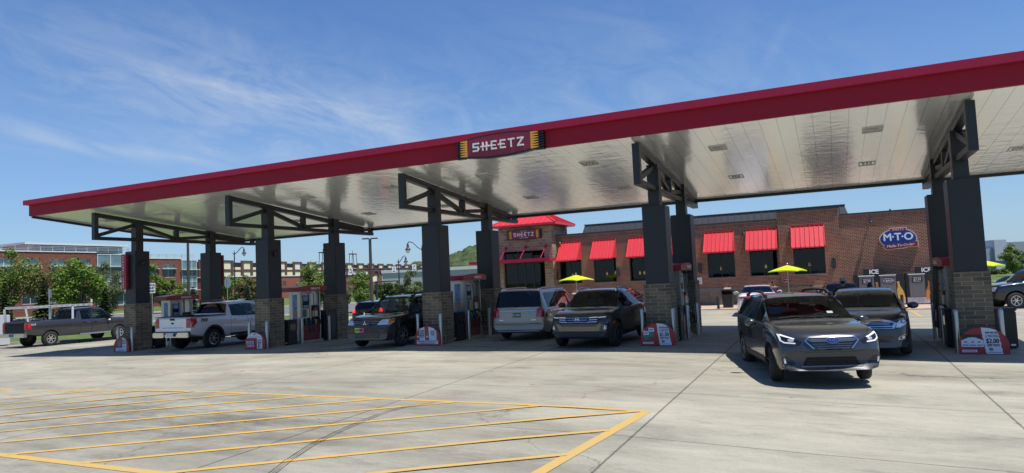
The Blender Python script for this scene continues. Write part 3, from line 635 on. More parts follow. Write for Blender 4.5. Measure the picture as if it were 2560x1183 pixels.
mb.bar(A[2], B[1], .12, .10); spart('tower_roof', mb, m_redroof)
mb = MB(); mb.tube([(TX1 + .42, TY0 + 2.2, zE), (TX1 + .06, TY0 + 2.2, zE - .35), (TX1 + .06, TY0 + 2.2, zt)], .045, 8); spart('downspout', mb, mat('downspout_metal', (.25, .24, .23), .4))
# storefront
mb = MB(); yy = TY0 + .2
for x in (gx0, gx0 + .95, gx0 + 1.62, gx0 + 2.3, gx1 - .07): mb.box(x, x + .07, yy, yy + .1, -.5, zd1)
for z in (-.45, 1.25, zd1 - .07): mb.box(gx0 + .001, gx1 - .001, yy + .02, yy + .09, z, z + .07)
for x in (gx0, gx0 + 1.1, gx0 + 2.2, gx1 - .07): mb.box(x, x + .07, yy, yy + .1, zu0, zu1)
mb.box(gx0, gx1, yy, yy + .1, zd1 + .001, zu0 - .001)
sf = spart('storefront', mb, m_bronze)
mb = MB(); mb.box(gx0 + .01, gx1 - .01, yy + .045, yy + .06, -.5, zd1 - .01); mb.box(gx0 + .01, gx1 - .01, yy + .045, yy + .06, zu0, zu1 - .002); mb.build('pane', m_sglass, sf, rel=st.location); mb = MB(); mb.box(TX0 + .41, TX1 - .41, TY0 + 2.6, TY0 + 2.7, -.5, 5); spart('vestibule_wall', mb, m_room)
# entrance canopy slab with tie rods
mb = MB(); mb.box(3.55, 9.95, TY0 - 1.35, TY0 - .004, 3.18, 3.40); spart('entrance_canopy', mb, m_cap)
for x in (6.0, 7.6, 9.2):
    mb = MB(); mb.tube([(x, TY0 - 1.15, 3.41), (x, TY0 - .03, 4.30)], .03, 8); mb.bbox(x - .1, x + .1, TY0 - .05, TY0 - .003, 4.2, 4.4, .015); spart('tie_rod', mb, m_cap)
mb = MB(); mb.box(7.42, 8.02, TY0 + .13, TY0 + .15, .55, 1.22); pst = thing1('door_poster', mb, mat('poster_red', (.35, .04, .05), .5), 'red NOW OPEN poster on the store entrance glass', 'poster', loc=(7.72, TY0 + .13, .55))
mb = MB(); put_text(mb, 'NOW\nOPEN', .26, (7.72, TY0 + .126, .90), (1, 0, 0), (0, 0, 1), depth=.002, bold=.006); mb.build('lettering', m_white, pst, rel=pst.location)
brand_sign('tower_sign', (7.55, TY0 - .003, 5.22), 2.75, .82, 'SHEETZ sign with orange ends on the stone entrance tower', small=True)
# oval blue sign
mo = empty('oval_sign', (WX(31.17), YW - .002, WZ(3.29)), 0, 'blue oval M-T-O Made-To-Order sign with a red ribbon on the brick wall', 'sign')
ex, ey = (1, 0, 0), (0, 0, 1); a, b = .93, .56
rib_b = [(-.80, -.42), (-.35, -.30), (.1, -.27), (.55, -.24), (.98, -.20), (.98, -.50), (.55, -.50), (.1, -.53), (-.35, -.60), (-.66, -.60)]
mb = MB(); mb.plate(ellipse(a + .06, b + .06), (0, -.10, 0), ex, ey, .10); mb.plate([(-.46, .40), (.48, .42), (.48, .68), (-.42, .66)], (0, -.104, 0), ex, ey, .10); mb.plate([(p[0] * 1.05, p[1] + (-.03 if p[1] < -.4 else .03)) for p in rib_b], (0, -.102, 0), ex, ey, .10)
mb.build('border', mat('sign_cream', (.62, .50, .36), .5), mo)
m_blue = mat('sign_blue', (.008, .045, .25), .35, var=.2, nscale=5)
mb = MB(); mb.plate(ellipse(a, b), (0, -.115, 0), ex, ey, .02); mb.build('oval_panel', m_blue, mo)
mb = MB(); mb.plate([(-.42, .45), (.44, .46), (.44, .62), (-.38, .61)], (0, -.122, 0), ex, ey, .03); mb.plate(rib_b, (0, -.122, 0), ex, ey, .03); mb.build('ribbon', m_signred, mo)
mb = MB(); [put_text(mb, 'M·T·O', .60, (ox, -.13 - q * .0015, .09 + oz), ex, ey, depth=.02, spacing=.95) for q, (ox, oz) in enumerate(((-.018, 0), (.018, 0), (0, .016), (0, -.016), (0, 0)))]; mb.build('large_letters', mat('letter_silver', (.70, .78, .88), .4), mo)
mb = MB(); put_text(mb, 'Made-To-Order', .215, (.08, -.128, -.40), (1, 0, .06), (-.06, 0, 1), depth=.006, shear=.25); put_text(mb, 'SHEETZ', .15, (.02, -.128, .535), ex, ey, depth=.006, spacing=1.2); mb.build('small_letters', m_white, mo)
# ice freezers
m_frz = mat('freezer_black', (.012, .013, .016), .35); m_fdoor = mat('freezer_grey_door', (.15, .15, .155), .4); m_rocks = mat('printed_ice', (.50, .50, .56), .4, var=.65, nscale=14); m_screen = mat('price_panel', (.01, .012, .025), .3)
m_bottle = mat('printed_bottle', (.60, .24, .06), .4, var=.5, nscale=5); m_gold2 = mat('printed_bottle_gold', (.72, .42, .08), .4, var=.4, nscale=5)
def freezer(x0, x1, doors, label, bottles, price):
    zb_ = g((x0 + x1) / 2, YW - 1) + .03; zt_ = WZ(1.33); y0 = YW - .85
    r = empty('ice_freezer', ((x0 + x1) / 2, YW - .5, zb_), 0, label, 'ice freezer', 'ice freezers along the brick wall')
    P = lambda n, mb, m, par=r: mb.build(n, m, par, rel=r.location)
    mb = MB(); mb.bbox(x0, x1, y0, YW - .15, zb_ + .04, zt_, .02); P('cabinet', mb, m_frz)
    mb = MB(); mb.box(x0 + .03, x1 - .03, y0 - .012, y0 - .001, zb_ + .06, zb_ + .42); P('ice_print', mb, m_rocks)
    for a, w_, pr in doors:
        mb = MB(); mb.bbox(a, a + w_, y0 - .05, y0 - .002, zb_ + .44, zt_ - .07, .012); D = P('freezer_door', mb, m_fdoor)
        mb = MB(); mb.box(a - .04, a + w_ + .03, y0 - .09, y0 - .003, zt_ - .068, zt_ - .02); P('door_rail', mb, m_white, D)
        mb = MB(); mb.box(a + .16, a + w_ - .12, y0 - .058, y0 - .051, zt_ - .52, zt_ - .18); P('price_panel', mb, m_screen, D)
        mb = MB(); put_text(mb, pr, .17, (a + w_ / 2 + .02, y0 - .06, zt_ - .36), (1, 0, 0), (0, 0, 1), depth=.002, bold=.004)
        mb.box(a + .2, a + w_ - .16, y0 - .062, y0 - .0585, zt_ - .25, zt_ - .225); mb.box(a + .22, a + w_ - .18, y0 - .062, y0 - .0585, zt_ - .47, zt_ - .455); P('price', mb, m_white, D)
    for q, (bx, tilt) in enumerate(bottles):
        mb = MB(); z0 = zb_ + .30; k = [(.17, 0), (.18, .30), (.16, .50), (.06, .78), (.05, .96), (.065, .98), (.06, 1.04)]
        poly = [(-r_ + tilt * z_, z_) for r_, z_ in k][::-1] + [(r_ + tilt * z_, z_) for r_, z_ in k]
        mb.plate(poly, (bx, y0 - .014 - .003 * q, z0), (1, 0, 0), (0, 0, 1), .008); P('bottle_print', mb, m_bottle if q % 2 == 0 else m_gold2)
    mb = MB(); mb.box(x0 + .52, x0 + 1.62, y0 + .1, y0 + .3, zt_ + .002, zt_ + .36); h = P('header_sign', mb, m_frz)
    mb = MB(); put_text(mb, 'ICE', .34, (x0 + 1.08, y0 + .095, zt_ + .17), (1, 0, 0), (0, 0, 1), depth=.003, bold=.014); P('lettering', mb, m_white, h)
    return r
fx0 = 28.85
freezer(fx0, fx0 + 2.62, [(fx0 + .27, .78, '$7.99'), (fx0 + 1.37, .80, '2 BAGS')], 'black ICE freezer with two grey doors and bottle pictures, left of the pair', [(fx0 + 1.21, -.02), (fx0 + 2.42, -.14)], '')
freezer(fx0 + 2.66, fx0 + 5.28, [(fx0 + 2.83, .78, '$7.99'), (fx0 + 3.98, .78, '$7.99')], 'black ICE freezer nearest the big right hand column, partly hidden by the pump', [(fx0 + 3.80, .02)], '')
# small wall notices
for (x, z, w_, h_, lab, mm_) in ((20.17, 1.37, .30, .42, 'small white notice on the brick wall under the lamp', m_white), (25.25, 1.18, .36, .24, 'small red and white notice on the brick wall behind the yellow umbrella', m_signred)):
    x = WX(x); z = WZ(z); yy = YW - (.12 if x > xb0 else 0); mb = MB(); mb.box(x - w_ / 2, x + w_ / 2, yy - .02, yy - .003, z - h_ / 2, z + h_ / 2)
    o = thing1('wall_notice', mb, mm_, lab, 'notice', loc=(x, yy, z))
    mb = MB(); k = 4 if mm_ is m_white else 2
    for i in range(k): zz = z + h_ * (.3 - .6 * i / (k - 1)); mb.box(x - w_ * .36, x + w_ * (.36 - .1 * (i % 2)), yy - .024, yy - .0205, zz - .012, zz + .012)
    mb.build('printed_lines', m_black if mm_ is m_white else m_white, o, rel=o.location)
# ================================================================== vehicles
def pchip(P, x):
    if x <= P[0][0]: return P[0][1]
    if x >= P[-1][0]: return P[-1][1]
    n = len(P); i = 0
    while x > P[i + 1][0]: i += 1
    h = [P[k + 1][0] - P[k][0] for k in range(n - 1)]; dl = [(P[k + 1][1] - P[k][1]) / h[k] for k in range(n - 1)]
    def slope(k):
        if k == 0: return dl[0]
        if k == n - 1: return dl[-1]
        a, b = dl[k - 1], dl[k]
        if a * b <= 0: return 0
        w1, w2 = 2 * h[k] + h[k - 1], h[k] + 2 * h[k - 1]; return (w1 + w2) / (w1 / a + w2 / b)
    t = (x - P[i][0]) / h[i]; d0, d1 = slope(i) * h[i], slope(i + 1) * h[i]
    return (2 * t**3 - 3 * t**2 + 1) * P[i][1] + (t**3 - 2 * t**2 + t) * d0 + (-2 * t**3 + 3 * t**2) * P[i + 1][1] + (t**3 - t**2) * d1
def paint(name, col, metal=.55, rough=.32):
    return mat(name, col, rough, metal, var=.05, nscale=2, spec=.5, coat=1.0)
m_tyre = mat('tyre_rubber', (.016, .016, .017), .8, var=.2); m_rimd = mat('rim_dark', (.025, .025, .027), .4); m_alloy = mat('alloy', (.55, .56, .58), .28, .9, var=.05)
m_plas = mat('black_plastic', (.018, .018, .019), .55); m_gloss = mat('gloss_black', (.010, .010, .012), .12, spec=.6); m_chrome = mat('chrome', (.58, .58, .57), .16, 1.0, var=.02)
m_lampc = mat('lamp_clear', (.55, .57, .60), .08, .35, var=.35, nscale=25, coat=1.0); m_tail = mat('tail_lamp_red', (.38, .008, .012), .12, var=.15, nscale=20, coat=1.0); m_amber = mat('amber_lens', (.6, .17, .02), .15)
m_drl = emis('daytime_lamp', (.72, .72, .70), .16); m_int = mat('cabin_trim', (.075, .072, .068), .8); m_seat = mat('seat_cloth', (.13, .125, .115), .9)
m_glassd = glass('tinted_glass', (.08, .09, .09)); m_glassc = glass('windscreen_glass', (.50, .56, .54)); m_plate = mat('plate_white', (.62, .64, .66), .4, var=.15, nscale=30)
m_alloy2 = mat('satin_dark_chrome', (.20, .20, .20), .3, .9); m_under = mat('underbody', (.012, .012, .012), .9)
WHEELS = {}
def wheel_mesh(Rr, wd, style, spokes, rimk):
    key = (Rr, wd, style, spokes, rimk)
    if key in WHEELS: return WHEELS[key]
    r1 = Rr * rimk; mb = MB(); h = wd / 2
    mb.lathe([(r1 - .02, -h + .02), (r1, -h), (r1 + .4 * (Rr - r1), -h - .004), (Rr - .035, -h + .012), (Rr - .008, -h + .04), (Rr, -h + .07), (Rr, h - .07), (Rr - .008, h - .04), (Rr - .035, h - .012), (r1 + .4 * (Rr - r1), h + .004), (r1, h), (r1 - .02, h - .02)], (0, 0, 0), 'y', 36, 0, False)
    o = mb.build('wheel', m_tyre, None, 40); ty = o.data; bpy.data.objects.remove(o)
    mb = MB(); mb.lathe([(.01, -.07), (r1 - .018, -.06), (r1 - .018, h - .01)], (0, 0, 0), 'y', 28, 1, False)          # barrel and dark dish, open towards +y
    mb.lathe([(r1 - .03, h - .02), (r1 + .004, h - .012), (r1 + .004, h - .004), (r1 - .035, h - .012)], (0, 0, 0), 'y', 32, 0, False)
    mb.lathe([(.065, h - .05), (.062, h - .012), (.01, h - .008)], (0, 0, 0), 'y', 16, 0)
    for k in range(spokes):
        a = 2 * math.pi * k / spokes
        for dv in ((-.07, .07) if style == 'twin' else (0,)):
            ca, sa = math.cos(a + dv * 1.2), math.sin(a + dv * 1.2); p = (.05 * ca, h - .03, .05 * sa); q = ((r1 - .02) * math.cos(a + dv * 2.2), h - .026, (r1 - .02) * math.sin(a + dv * 2.2))
            w_ = .022 if style == 'twin' else .058
            P, Q = Vector(p), Vector(q); dr = (Q - P).normalized(); sd_ = dr.cross(Vector((0, 1, 0))).normalized()
            mb.hexa([P - sd_ * w_ * .6 + Vector((0, -.02, 0)), P + sd_ * w_ * .6 + Vector((0, -.02, 0)), Q + sd_ * w_ * .42 + Vector((0, -.02, 0)), Q - sd_ * w_ * .42 + Vector((0, -.02, 0))], [P - sd_ * w_ * .5 + Vector((0, .012, 0)), P + sd_ * w_ * .5 + Vector((0, .012, 0)), Q + sd_ * w_ * .36 + Vector((0, .008, 0)), Q - sd_ * w_ * .36 + Vector((0, .008, 0))], 0)
    WHEELS[key] = (ty, mb); return WHEELS[key]
RIMS = {}
class Car: pass
def make_car(name, label, cat, S, pm, loc, heading, steer=0., group=None, slope=(0, 0)):
    """car body lofted from stations (s from the nose) and a section (sill, flank, shoulder, glass, roof); panes, doors and the body become separate meshes"""
    Ln, W_, H = S['L'], S['W'], S['H']; hw = W_ / 2
    top, belt, wid, wtp, btm = S['top'], S['belt'], S['wid'], S['wtop'], S['btm']
    brk = {0, Ln}
    for P in (top, belt, wid): brk |= {p[0] for p in P}
    for a, b in S['side']: brk |= {a, b}
    for a, b in S.get('door', []): brk |= {a, b}
    brk |= set(S['ws']) | set(S['rw'])
    st_ = sorted(brk); full = []
    for a, b in zip(st_, st_[1:]):
        n = max(1, int(math.ceil((b - a) / .13)))
        if b - a < 1e-3: continue
        full += [a + (b - a) * k / n for k in range(n)]
    full.append(Ln)
    bow_f, bow_r = S.get('bowf', .22), S.get('bowr', .12)
    def section(s):
        zt, zb, k, zl = pchip(top, s), pchip(belt, s), pchip(wid, s), pchip(btm, s); w = hw * k; wt = hw * pchip(wtp, s)
        zb = min(zb, zt - .012); hg = zt - zb; rr = min(.085, hg * .32); crown = S.get('crown', .035) * min(1, .35 + hg)
        zm = zl + (zb - zl) * .52
        P = [(0, zl), (.78 * w, zl), (.93 * w, zl + .03), (.975 * w, zl + .14), (1.0 * w, zm), (.992 * w, zm + (zb - zm) * .55), (.972 * w, zb - (zb - zm) * .10), (.945 * w, zb)]
        w0 = .935 * w; zr = zt - rr - crown * .6; z0 = zb + min(.015, hg * .2)
        for t in (0.0, .5, .94): 
            P.append((w0 + (wt - w0) * (t ** 1.08), z0 + (zr - z0) * t))
        P += [(wt * .985, zt - rr * .55 - crown * .55), (wt * .92, zt - rr * .12 - crown * .4), (wt * .55, zt - crown * .12), (0, zt)]
        return P
    NP = 15; rows = []
    for s in full:
        P = section(s); full_ = [(y, z) for y, z in P] + [(-y, z) for y, z in P[-2:0:-1]]; row = []
        for y, z in full_:
            q = (abs(y) / hw) ** 2.2; fa = max(0, 1 - s / 1.1); ra = max(0, 1 - (Ln - s) / .9)
            row.append(Vector((Ln / 2 - s - bow_f * q * fa ** 1.3 + bow_r * q * ra ** 1.3, y, z)))
        rows.append(row)
    nr = len(rows[0]); vs = [v for r in rows for v in r]; fs = []; ms = []
    SL = ['body', 'windscreen', 'rear_window', 'pillar'] + [f'side_{i}_{sd}' for i in range(len(S['side'])) for sd in 'LR'] + [f'door_{i}_{sd}' for i in range(len(S.get('door', []))) for sd in 'LR'] + ['inner']
    idx = {n: i for i, n in enumerate(SL)}
    smin, smax = min(a for a, b in S['side']), max(b for a, b in S['side'])
    for i in range(len(full) - 1):
        sm_ = (full[i] + full[i + 1]) / 2
        for j in range(nr):
            j2 = (j + 1) % nr; a = j if j < NP - 1 else nr - 1 - j; left = j < NP - 1
            fs.append([i * nr + j, (i + 1) * nr + j, (i + 1) * nr + j2, i * nr + j2]); sl = 'body'
            if a in (8, 9):
                for q, (s0, s1) in enumerate(S['side']):
                    if s0 < sm_ < s1: sl = f"side_{q}_{'L' if left else 'R'}"
                if sl == 'body' and smin < sm_ < smax: sl = 'pillar'
            elif a in (11, 12, 13) or (a == 10 and S.get('wide_glass')):
                if S['ws'][0] < sm_ < S['ws'][1]: sl = 'windscreen'
                if S['rw'][0] < sm_ < S['rw'][1]: sl = 'rear_window'
            elif a in (2, 3, 4, 5, 6):
                for q, (s0, s1) in enumerate(S.get('door', [])):
                    if s0 < sm_ < s1: sl = f"door_{q}_{'L' if left else 'R'}"
            ms.append(idx[sl])
    fs.append(list(range(nr))); ms.append(0); fs.append([(len(full) - 1) * nr + k for k in range(nr)][::-1]); ms.append(0)
    me = bpy.data.meshes.new('body'); me.from_pydata(vs, [], fs)
    for n in SL: me.materials.append(bpy.data.materials.get('slot_' + n) or bpy.data.materials.new('slot_' + n))
    me.polygons.foreach_set('material_index', ms); me.update()
    bm = bmesh.new(); bm.from_mesh(me); bmesh.ops.recalc_face_normals(bm, faces=bm.faces); bm.to_mesh(me); bm.free()
    ob = link('body', me)
    cut = MB(); xf = Ln / 2 - S['foh']; xr_ = xf - S['wb']; ra = S['R'] + S.get('gap', .065)
    for xw in (xf, xr_):
        for sg in (1, -1):
            y0, y1 = (hw - .42, hw + .2) if sg > 0 else (-hw - .2, -hw + .42)
            cut.lathe([(ra, y0), (ra, y1)], (xw, 0, S['R'] + S.get('arch_dz', 0)), 'y', 32)
    if 'bed' in S:
        b0, b1, fl, bw = S['bed']; cut.box(Ln / 2 - b1, Ln / 2 - b0, -bw, bw, fl, 3)
    inner = bpy.data.materials.get('slot_inner'); co = cut.build('cutter', [inner]); 
    bm = bmesh.new(); bm.from_mesh(co.data); bmesh.ops.recalc_face_normals(bm, faces=bm.faces); bm.to_mesh(co.data); bm.free()
    md = ob.modifiers.new('b', 'BOOLEAN'); md.operation = 'DIFFERENCE'; md.object = co; md.solver = 'EXACT'
    if hasattr(md, 'material_mode'): md.material_mode = 'TRANSFER'
    dg = bpy.context.evaluated_depsgraph_get(); ev = ob.evaluated_get(dg); full_me = bpy.data.meshes.new_from_object(ev)
    slot_names = [m.name[5:] if m else 'inner' for m in full_me.materials]
    bpy.data.objects.remove(ob); bpy.data.objects.remove(co)
    c = Car(); c.S = S; c.hw = hw; c.L = Ln
    bm = bmesh.new(); bm.from_mesh(full_me); bm.normal_update(); c.bvh = BVHTree.FromBMesh(bm)
    c.root = empty(name, loc, heading, label, cat, group); c.root.rotation_euler = (slope[0], slope[1], heading)
    groups = {}
    for f in bm.faces: groups.setdefault(slot_names[f.material_index] if f.material_index < len(slot_names) else 'inner', []).append(f)
    def sub(fl, nm, m, parent, sm=28):
        mp = {}; V = []; F = []
        for f in fl:
            r = []
            for v in f.verts:
                if v.index not in mp: mp[v.index] = len(V); V.append(v.co.copy())
                r.append(mp[v.index])
            F.append(r)
        mesh = bpy.data.meshes.new(nm); mesh.from_pydata(V, [], F); mesh.materials.append(m); mesh.polygons.foreach_set('use_smooth', [True] * len(F)); mesh.set_sharp_from_angle(angle=R(sm)); mesh.update()
        return link(nm, mesh, parent)
    gs = S.get('glass', {})
    body_faces = groups.get('body', [])
    V = []; b = sub(body_faces, 'body', pm, c.root); c.body = b
    if 'inner' in groups: sub(groups['inner'], 'wheel_well', m_under, c.root)
    if 'pillar' in groups: sub(groups['pillar'], 'pillar', S.get('pillar_m', m_gloss), c.root)
    if 'windscreen' in groups: c.wsc = sub(groups['windscreen'], 'windscreen', gs.get('ws', m_glassc), c.root)
    if 'rear_window' in groups: sub(groups['rear_window'], 'rear_window', gs.get('rw', m_glassd), c.root)
    for n in SL:
        if n.startswith('side_') and n in groups: sub(groups[n], 'side_window', gs.get(n[:6], gs.get('side', m_glassd)), c.root)
        if n.startswith('door_') and n in groups:
            d = sub(groups[n], 'door', pm, c.root); xs = [v.co for v in d.data.vertices]; cx = (min(p.x for p in xs) + max(p.x for p in xs)) / 2; lx = (max(p.x for p in xs) - min(p.x for p in xs)) / 2; 
            for v in d.data.vertices: v.co.x = cx + (v.co.x - cx) * (1 - .010 / lx)
            sg = 1 if xs[0].y > 0 else -1; hx = min(p.x for p in xs) + .14; s_h = Ln / 2 - hx - .06; zh = pchip(belt, s_h) - .13
            hit = c.bvh.ray_cast(Vector((hx + .06, sg * 3, zh)), Vector((0, -sg, 0)))[0]
            if hit:
                mb = MB(); mb.bbox(hx - .02, hx + .15, hit.y - .012 if sg > 0 else hit.y - .035, hit.y + .035 if sg > 0 else hit.y + .012, zh - .018, zh + .018, .008); mb.build('handle', S.get('handle_m', pm), d)
    bm.free()
    # cabin
    mb = MB(); s0, s1 = S['cabin']; wf = hw * .80
    zf = pchip(belt, (s0 + s1) / 2); mb.box(Ln / 2 - s1, Ln / 2 - s0, -wf, wf, pchip(btm, Ln / 2) + .06, zf - .32); mb.box(Ln / 2 - s0 - .55, Ln / 2 - s0 - .02, -wf, wf, zf - .318, zf - .06)
    mb.build('cabin', m_int, c.root)
    for row in S['seats']:
        for y in ((-.37, .37) if row is S['seats'][0] else (-.42, 0, .42)):
            y *= hw / .93; x = Ln / 2 - row; mb = MB(); mb.bbox(x - .52, x, y - .20, y + .20, zf - .40, zf - .24, .05)
            P = [(x - .40, zf - .26), (x - .58, zf + .22), (x - .46, zf + .24), (x - .28, zf - .26)]
            mb.hexa([(P[0][0], y - .2, P[0][1]), (P[3][0], y - .2, P[3][1]), (P[3][0], y + .2, P[3][1]), (P[0][0], y + .2, P[0][1])], [(P[1][0], y - .18, P[1][1]), (P[2][0], y - .18, P[2][1]), (P[2][0], y + .18, P[2][1]), (P[1][0], y + .18, P[1][1])])
            mb.bbox(x - .60, x - .49, y - .11, y + .11, zf + .26, zf + .43, .04); mb.build('seat', m_seat, c.root)
    if S.get('wheel_st', True):
        mb = MB(); x = Ln / 2 - s0 - .75; mb.tube([(x + .05 * math.cos(a) * 1, .37 + .18 * math.sin(a), zf - .04 + .17 * math.cos(a)) for a in [2 * math.pi * k / 16 for k in range(17)]], .014, 6); mb.build('steering_wheel', m_int, c.root)
    # wheels
    ty, rimb = wheel_mesh(S['R'], S.get('tw', .235), S.get('rim', 'twin'), S.get('spokes', 5), S.get('rimk', .70))
    rk = (S['R'], S.get('tw', .235), S.get('rim', 'twin'), S.get('spokes', 5), S.get('rimk', .70), S.get('rim_m', m_alloy).name)
    if rk not in RIMS:
        o = rimb.build('rim', [S.get('rim_m', m_alloy), m_rimd], None, 30); RIMS[rk] = o.data; bpy.data.objects.remove(o)
    for xw, isf in ((xf, True), (xr_, False)):
        for sg in (1, -1):
            o = link('wheel', ty, c.root, (xw, sg * S['tr'] / 2, S['R'])); o.rotation_euler = (0, 0, (0 if sg > 0 else math.pi) + (steer if isf else 0)); link('rim', RIMS[rk], o)
    # ---- things laid onto the skin
    def feature(view, poly, nm, m, off=.008, th=.02, parent=None, step=.05, mirror=False, base=None):
        outs = []
        for sgm in ((1, -1) if mirror else (1,)):
            if view == 'front': pts = [(y * sgm, z) for y, z in poly]
            elif view == 'rear': pts = [(y * sgm, z) for y, z in poly]
            elif view == 'top': pts = [(Ln / 2 - s, y * sgm) for s, y in poly]
            else: pts = [(Ln / 2 - s, z) for s, z in poly]
            sg = sgm if view not in ('left', 'right') else (1 if view == 'left' else -1)
            b_ = bmesh.new(); b_.faces.new([b_.verts.new((p[0], p[1], 0)) for p in pts])
            for ax in (0, 1):
                lo, hi = min(p[ax] for p in pts), max(p[ax] for p in pts); t = math.floor(lo / step) * step + step
                while t < hi - 1e-3:
                    no = Vector((1, 0, 0)) if ax == 0 else Vector((0, 1, 0)); bmesh.ops.bisect_plane(b_, geom=b_.verts[:] + b_.edges[:] + b_.faces[:], plane_co=no * t, plane_no=no, dist=1e-4); t += step
            last = None; dirv = {'front': Vector((-1, 0, 0)), 'rear': Vector((1, 0, 0)), 'left': Vector((0, -1, 0)), 'right': Vector((0, 1, 0)), 'top': Vector((0, 0, -1))}[view]
            res = {}
            for v in b_.verts:
                a_, b2 = v.co.x, v.co.y
                og = {'front': Vector((Ln, a_, b2)), 'rear': Vector((-Ln, a_, b2)), 'left': Vector((a_, 3, b2)), 'right': Vector((a_, -3, b2)), 'top': Vector((a_, b2, 4))}[view]
                hit = c.bvh.ray_cast(og, dirv)[0]
                if hit is None: hit = c.bvh.find_nearest(og + dirv * (Ln / 2 + .1 if view in ('front', 'rear') else 2.1))[0]
                res[v] = hit
            for v, h_ in res.items(): v.co = h_ - dirv * off
            b_.normal_update()
            if sum(f.normal.dot(-dirv) for f in b_.faces) < 0: bmesh.ops.reverse_faces(b_, faces=b_.faces[:])
            ret = bmesh.ops.extrude_face_region(b_, geom=b_.faces[:]); 
            top_v = [e for e in ret['geom'] if isinstance(e, bmesh.types.BMVert)]
            oldv = [v for v in b_.verts if v not in set(top_v)]
            for v in oldv: v.co += dirv * th
            b_.verts.index_update(); mb = MB(); mb.addbm(b_); outs.append(mb.build(nm, m, parent or c.root, 40))
        return outs[0] if len(outs) == 1 else outs
    c.f = feature
    def hit(view, a, b_):
        dirv = {'front': Vector((-1, 0, 0)), 'rear': Vector((1, 0, 0)), 'left': Vector((0, -1, 0)), 'right': Vector((0, 1, 0)), 'top': Vector((0, 0, -1))}[view]
        og = {'front': Vector((Ln, a, b_)), 'rear': Vector((-Ln, a, b_)), 'left': Vector((Ln / 2 - a, 3, b_)), 'right': Vector((Ln / 2 - a, -3, b_)), 'top': Vector((Ln / 2 - a, b_, 4))}[view]
        h_ = c.bvh.ray_cast(og, dirv)[0]; return h_ if h_ else og + dirv * 2
    c.hit = hit
    # mirrors
    if 'mirror' in S:
        ms_, mz = S['mirror'][:2]; big = S['mirror'][2] if len(S['mirror']) > 2 else 1
        for sg in (1, -1):
            h_ = hit('left' if sg > 0 else 'right', ms_, mz - .06); y = abs(h_.y)
            mb = MB(); x = Ln / 2 - ms_
            b_ = bmesh.new(); bmesh.ops.create_uvsphere(b_, u_segments=14, v_segments=10, radius=1)
            for v in b_.verts: 
                p = v.co; p.x = p.x * .10 if p.x > 0 else p.x * .025; p.y *= .125 * big; p.z *= .085 * big * (1.35 if big > 1 else 1)
            mb.addbm(b_, 0, Matrix.Translation((x, sg * (y + .17), mz + .03)))
            o = mb.build('mirror', S.get('mirror_m', pm), c.root, 60)
            mb = MB(); mb.bar((x - .0, sg * (y - .03), mz - .05), (x, sg * (y + .12), mz - .01), .05, .03); mb.build('mirror_arm', m_plas, o)
            mb = MB(); mb.plate(ellipse(.105 * big, .065 * big, 18), (x - .028, sg * (y + .17), mz + .03), (0, -1, 0), (0, 0, 1), .006); mb.build('mirror_glass', m_chrome, o)
    if 'rails' in S:
        a, b_, dz, mm_ = S['rails']
        for sg in (1, -1):
            pts = []
            for k in range(9):
                s = a + (b_ - a) * k / 8; w = hw * pchip(wtp, s) * .90; z = hit('top', s, sg * w).z; lift = dz * min(1, min(k, 8 - k) / 1.0)
                pts.append(Vector((Ln / 2 - s, sg * w, z + lift)))
            mb = MB()
            for p, q in zip(pts, pts[1:]): mb.bar(p, q, .04, .045)
            for k in (0, 8): mb.box(pts[k].x - .09, pts[k].x + .09, pts[k].y - .022, pts[k].y + .022, pts[k].z - .02, pts[k].z + dz * .8)
            mb.build('roof_rail', mm_, c.root, 40)
    # wipers along the cowl
    if S.get('wipers', True):
        for y0, y1 in ((-.05, .55), (-.62, -.08)):
            mb = MB(); s0 = S['ws'][0] + .06; p, q = hit('top', s0, y0), hit('top', s0 + .03, y1); mb.tube([p + Vector((0, 0, .012)), (p + q) / 2 + Vector((0, 0, .025)), q + Vector((0, 0, .012))], .010, 6); mb.build('wiper', m_plas, c.root)
    return c
def sprof(L, hood0, hoodf, hoodz, cowl_s, cowl, ws_s, H, pk, re_s, re_z, tail, flat=.03):
    return [(0, hood0), (.05, hood0 + (hoodf - hood0) * .62), (.20, hoodf), (cowl_s * .55, hoodf + (hoodz - hoodf) * .72), (cowl_s - .12, hoodz), (cowl_s, cowl), (ws_s, H - flat - .02), (ws_s + .30, H - flat * .35), (pk, H), (re_s, re_z)] + tail
def text_on(c, view, txt, size, a, b_, m, depth=.004, off=.01, bold=.002, parent=None, nm='lettering', shear=0, spacing=1.):
    h = c.hit(view, a, b_); mb = MB()
    ex = {'front': (0, 1, 0), 'rear': (0, -1, 0), 'left': (-1, 0, 0), 'right': (1, 0, 0)}[view]; n = Vector(ex).cross(Vector((0, 0, 1)))
    put_text(mb, txt, size, h + n * off, ex, (0, 0, 1), depth=depth, bold=bold, shear=shear, spacing=spacing); return mb.build(nm, m, parent or c.root)
def licence(c, view, y, z, w=.305, h=.155, m=None, txt='', tm=None, off=.012):
    p = c.f(view, [(y - w / 2, z - h / 2), (y + w / 2, z - h / 2), (y + w / 2, z + h / 2), (y - w / 2, z + h / 2)], 'licence_plate', m or m_plate, off, .02)
    return p
HW = math.pi / 2

